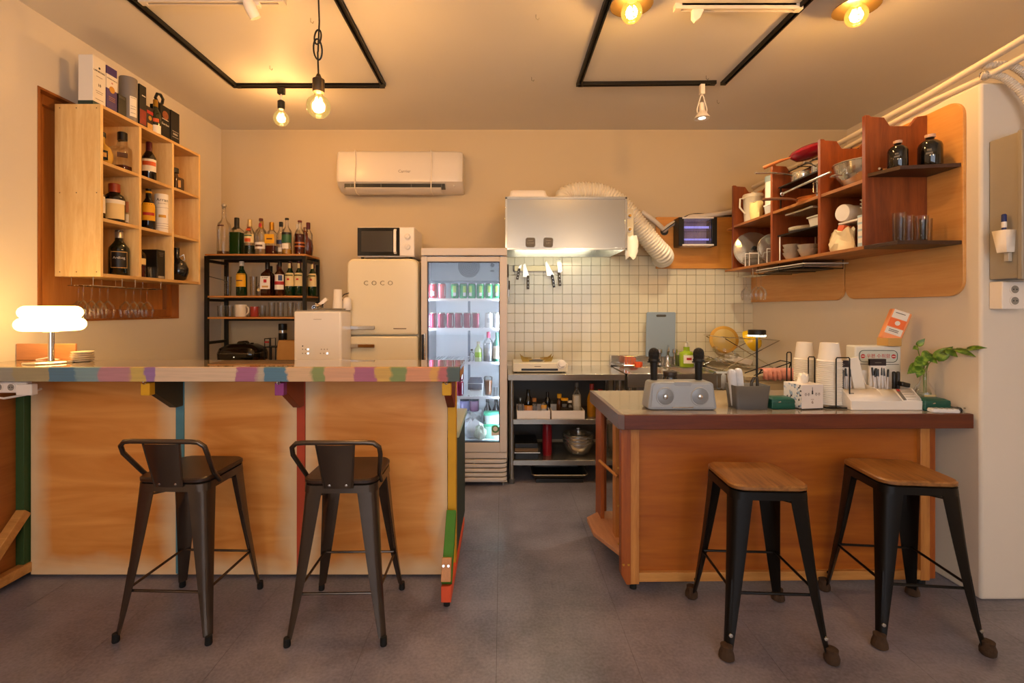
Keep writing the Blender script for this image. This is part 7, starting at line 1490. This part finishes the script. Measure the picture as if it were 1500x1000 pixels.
for i, (x, l) in enumerate(rx_): pen(x+.04, 2.372+.006*(i % 2), l, '%s black-capped pen from the left in the middle slot of the organiser' % ['first', 'second', 'third', 'fourth', 'fifth', 'sixth', 'seventh', 'eighth'][i], False, .176+.004*(i % 3))
for i, x in enumerate((1.945, 1.965)):
    o = MB().lathe([(.007, 0), (.008, .005), (.008, .105), (.0085, .108), (.0085, .16), (.005, .165)], (0, 0, 0), 12).build('marker', BLACKP if i == 0 else mat('charcoal marker', '#2a2522', .5), None); o.location = (x, 2.37, ZC+.0055); tag(o, ['thick black marker in the right slot of the organiser', 'thick charcoal marker next to the black marker'][i], 'marker', 'markers in the organiser')
o = MB().cbox((0, 0, 0), (.055, .028, .022)).build('stapler', BLACKP, None, .005); o.location = (1.985, 2.36, ZC+.108); o.rotation_euler = (0, R(12), R(15)); tag(o, 'small black stapler on the right of the organiser', 'stapler')
# mailbox-like white box with red lettering
mb = thing('letter_box', 'white letter box with red lettering standing behind the organiser', 'letter box', (1.955, 2.50, ZC), rz=R(-6))
MW = mat('letter box white', '#dcd8cc', .4)
MB().box(-.112, .112, -.02, .06, 0, .288).build('case', MW, mb, .008, 3)
MB().loft([rrect(.088, .026, .02, 0), rrect(.088, .026, .02, .002)]).build('name_plate', mat('plate grey green', '#c9cbbd', .4), mb).rotation_euler = (R(90), 0, 0)
bpy.data.objects[[o.name for o in mb.children if o.name.startswith('name_plate')][0]].location = (0, -.0195, .235)
fr_ = [Vector((p.x, -.0215, .235+p.y)) for p in rrect(.092, .030, .022, 0)]; MB().tube(fr_, .0018, 5, True).build('plate_frame', mat('dark green line', '#4d5a4c', .5), mb)
text('lettering', '우편 수취함', .0235, (0, -.0222, .235), (R(90), 0, 0), mat('letter red', '#c4453c', .5), mb, .0004)
for s in (-1, 1): e_ = MB().lathe([(.011, 0), (.011, .001)], (.074*s, -.0212, .235), 14, (R(90), 0, 0)).build('emblem', REDINK, mb); MB().box(.074*s-.008, .074*s+.008, -.0228, -.0220, .233, .237).build('emblem_bar', PAPER, e_)
MB().box(-.10, .10, -.0212, -.0195, .192, .195).build('slot', mat('slot dark', '#6a655a', .5), mb); MB().lathe([(.008, 0), (.008, .004)], (.085, -.020, .12), 12, (R(90), 0, 0)).build('lock', STEELM, mb)
# orange snack bag in a holder on top
bgz = thing('coffee_bag', 'orange and white paper pack tilted in a wooden holder on the letter box', 'bag', (2.03, 2.50, ZC+.2885))
M_ = Matrix.Translation((2.03, 2.50, ZC+.289)) @ Euler((0, R(20), R(-10))).to_matrix().to_4x4()
M_ = Matrix.Translation((2.025, 2.50, ZC+.318)) @ Euler((0, R(20), R(-14))).to_matrix().to_4x4()
MB(bgz, M_).box(-.045, .045, -.022, .022, -.005, .16).build('pack', mat('orange pack', '#ee9a62', .5), bgz, .008)
MB(bgz, M_).box(-.040, .030, -.0232, -.0222, .115, .158).build('white_panel', PAPER, bgz); MB(bgz, M_).box(-.043, .032, -.0232, -.0222, .03, .065).build('white_panel', PAPER, bgz); MB(bgz, M_).box(-.043, .032, -.0232, -.0222, .068, .112).build('orange_panel', mat('bright orange print', '#ee6f2c', .5), bgz); MB(bgz, M_).lathe([(.012, 0), (.012, .0006)], (-.004, -.0233, .092), 14, (R(90), 0, 0)).build('mark', PAPER, bgz)
for z in (.052, .044, .142): MB(bgz, M_).box(-.030, .015, -.0238, -.0232, z, z+.003).build('print_line', INK, bgz)
MB(bgz).box(1.985, 2.055, 2.455, 2.53, ZC+.2885, ZC+.330).build('holder', TANLB, bgz, .002)
# vase with pothos
vs_ = thing('plant_vase', 'leafy pothos cutting in a round glass vase beside the wall', 'plant', (2.112, 2.39, ZC))
MB().lathe([(.028, 0), (.036, .006), (.044, .045), (.043, .075), (.026, .105), (.018, .118), (.017, .165), (.021, .172)], (0, 0, 0), 24, caps=False).build('vase', glass('vase glass', (.93, .95, .93), 1.5), vs_, sharp=60); MB().lathe([(.003, .004), (.034, .008), (.042, .045), (.041, .06)], (0, 0, 0), 22).build('water', mat('pale water', '#a9a994', .1), vs_); MB().arc([(.0448, .018), (.0448, .058)], (0, 0, 0), R(-130), R(-40)).build('label', mat('ivory label', '#d9c48c', .7), vs_)
STM = mat('plant stem', '#6a7a34', .5)
def leafm():
    m_ = bpy.data.materials.new('pothos leaf'); nt, b = nodes_of(m_); tc = nt.nodes.new('ShaderNodeTexCoord'); n1 = nt.nodes.new('ShaderNodeTexNoise'); n1.inputs['Scale'].default_value = 45; nt.links.new(tc.outputs['Object'], n1.inputs['Vector'])
    cr = nt.nodes.new('ShaderNodeValToRGB'); e = cr.color_ramp.elements; e[0].position = .42; e[0].color = (*hx('#3f6a1c'), 1); e[1].position = .68; e[1].color = (*hx('#86a63c'), 1); nt.links.new(n1.outputs[0], cr.inputs[0]); nt.links.new(cr.outputs[0], b.inputs['Base Color']); b.inputs['Roughness'].default_value = .3; b.inputs['Subsurface Weight'].default_value = .1; return m_
LEAF = leafm()
def leaf(base, tip, w_, nrm):
    base, tip, nrm = Vector(base), Vector(tip), Vector(nrm); d = tip-base; L_ = d.length; u = d.normalized(); s_ = u.cross(nrm).normalized(); n2 = s_.cross(u); k = MB(); rows = 7; vs2 = []; fs = []
    for i in range(rows):
        f = i/(rows-1); ww = w_*math.sin(PI*min(1, .10+.90*f)**.75)*(1-.15*f); c = base+u*L_*f - n2*(.10*L_*f*f)
        for j in (-1, -.5, 0, .5, 1): vs2.append(c+s_*ww*j+n2*(abs(j)*.18*ww))
    for i in range(rows-1):
        for j in range(4): fs.append((i*5+j, i*5+j+1, (i+1)*5+j+1, (i+1)*5+j))
    return k.add(vs2, fs).build('leaf', LEAF, vs_, solid=.0008, sharp=80)
stems = [[(0, 0, .05), (-.005, 0, .17), (-.02, -.02, .215), (-.045, -.03, .235)], [(0, 0, .05), (0, 0, .17), (-.008, -.02, .25)], [(0, 0, .05), (.004, 0, .17), (.018, -.04, .24), (.030, -.10, .285), (.040, -.19, .295)], [(0, 0, .05), (-.004, 0, .165), (-.04, -.02, .205), (-.075, -.03, .20)], [(0, 0, .06), (.0, 0, .17), (-.035, -.01, .26), (-.05, -.02, .30)], [(.01, 0, .06), (.012, 0, .165), (.016, -.01, .21)]]
for s_ in stems: MB().tube(spline([(p[0], p[1], p[2]) for p in s_], 6), .0022, 6).build('stem', STM, vs_)
N_ = (-.15, -.85, .5)
for b_, tp_, w_ in (((-.022, -.03, .232), (-.092, -.05, .205), .030), ((-.05, -.03, .205), (-.122, -.05, .165), .027), ((-.045, -.03, .190), (-.075, -.05, .145), .022), ((.012, -.02, .262), (-.048, -.045, .222), .030), ((-.005, -.02, .25), (.025, -.05, .215), .024), ((.012, -.05, .235), (.050, -.10, .300), .030), ((.024, -.09, .285), (.052, -.125, .255), .024), ((.032, -.13, .290), (.052, -.21, .268), .020), ((.038, -.18, .295), (.052, -.255, .312), .017), ((-.05, -.02, .298), (-.030, -.04, .335), .015), ((-.05, -.02, .290), (-.088, -.04, .285), .014)):
    leaf(b_, tp_, w_, N_)
leaf((-.005, -.02, .03), (.012, -.03, .065), .012, (0, -1, .1))
# remotes
def remote(label, loc, rz, mm, w_=.022, l=.072):
    t = thing('remote_control', label, 'remote', loc, 'remotes', rz); MB().loft([rrect(l, w_, .012, 0), rrect(l+.001, w_+.001, .012, .008), rrect(l-.003, w_-.003, .010, .016)]).build('case', mm, t, sharp=50)
    for i in range(5):
        for j in (-1, 0, 1): MB().lathe([(.0035, 0), (.003, .0016)], (-l*.6+.022*i, .011*j, .016), 8).build('button', GREYP if mm is not BLACKP else mat('remote button', '#3a3632', .5), t)
    return t
remote('white remote control lying at the right end of the counter', (2.062, 2.232, ZC), R(-10), mat('remote white', '#d3d0d0', .4), .022, .058); remote('black remote control lying at the wall end of the counter', (2.120, 2.272, ZC), R(-35), BLACKP, .019, .05)
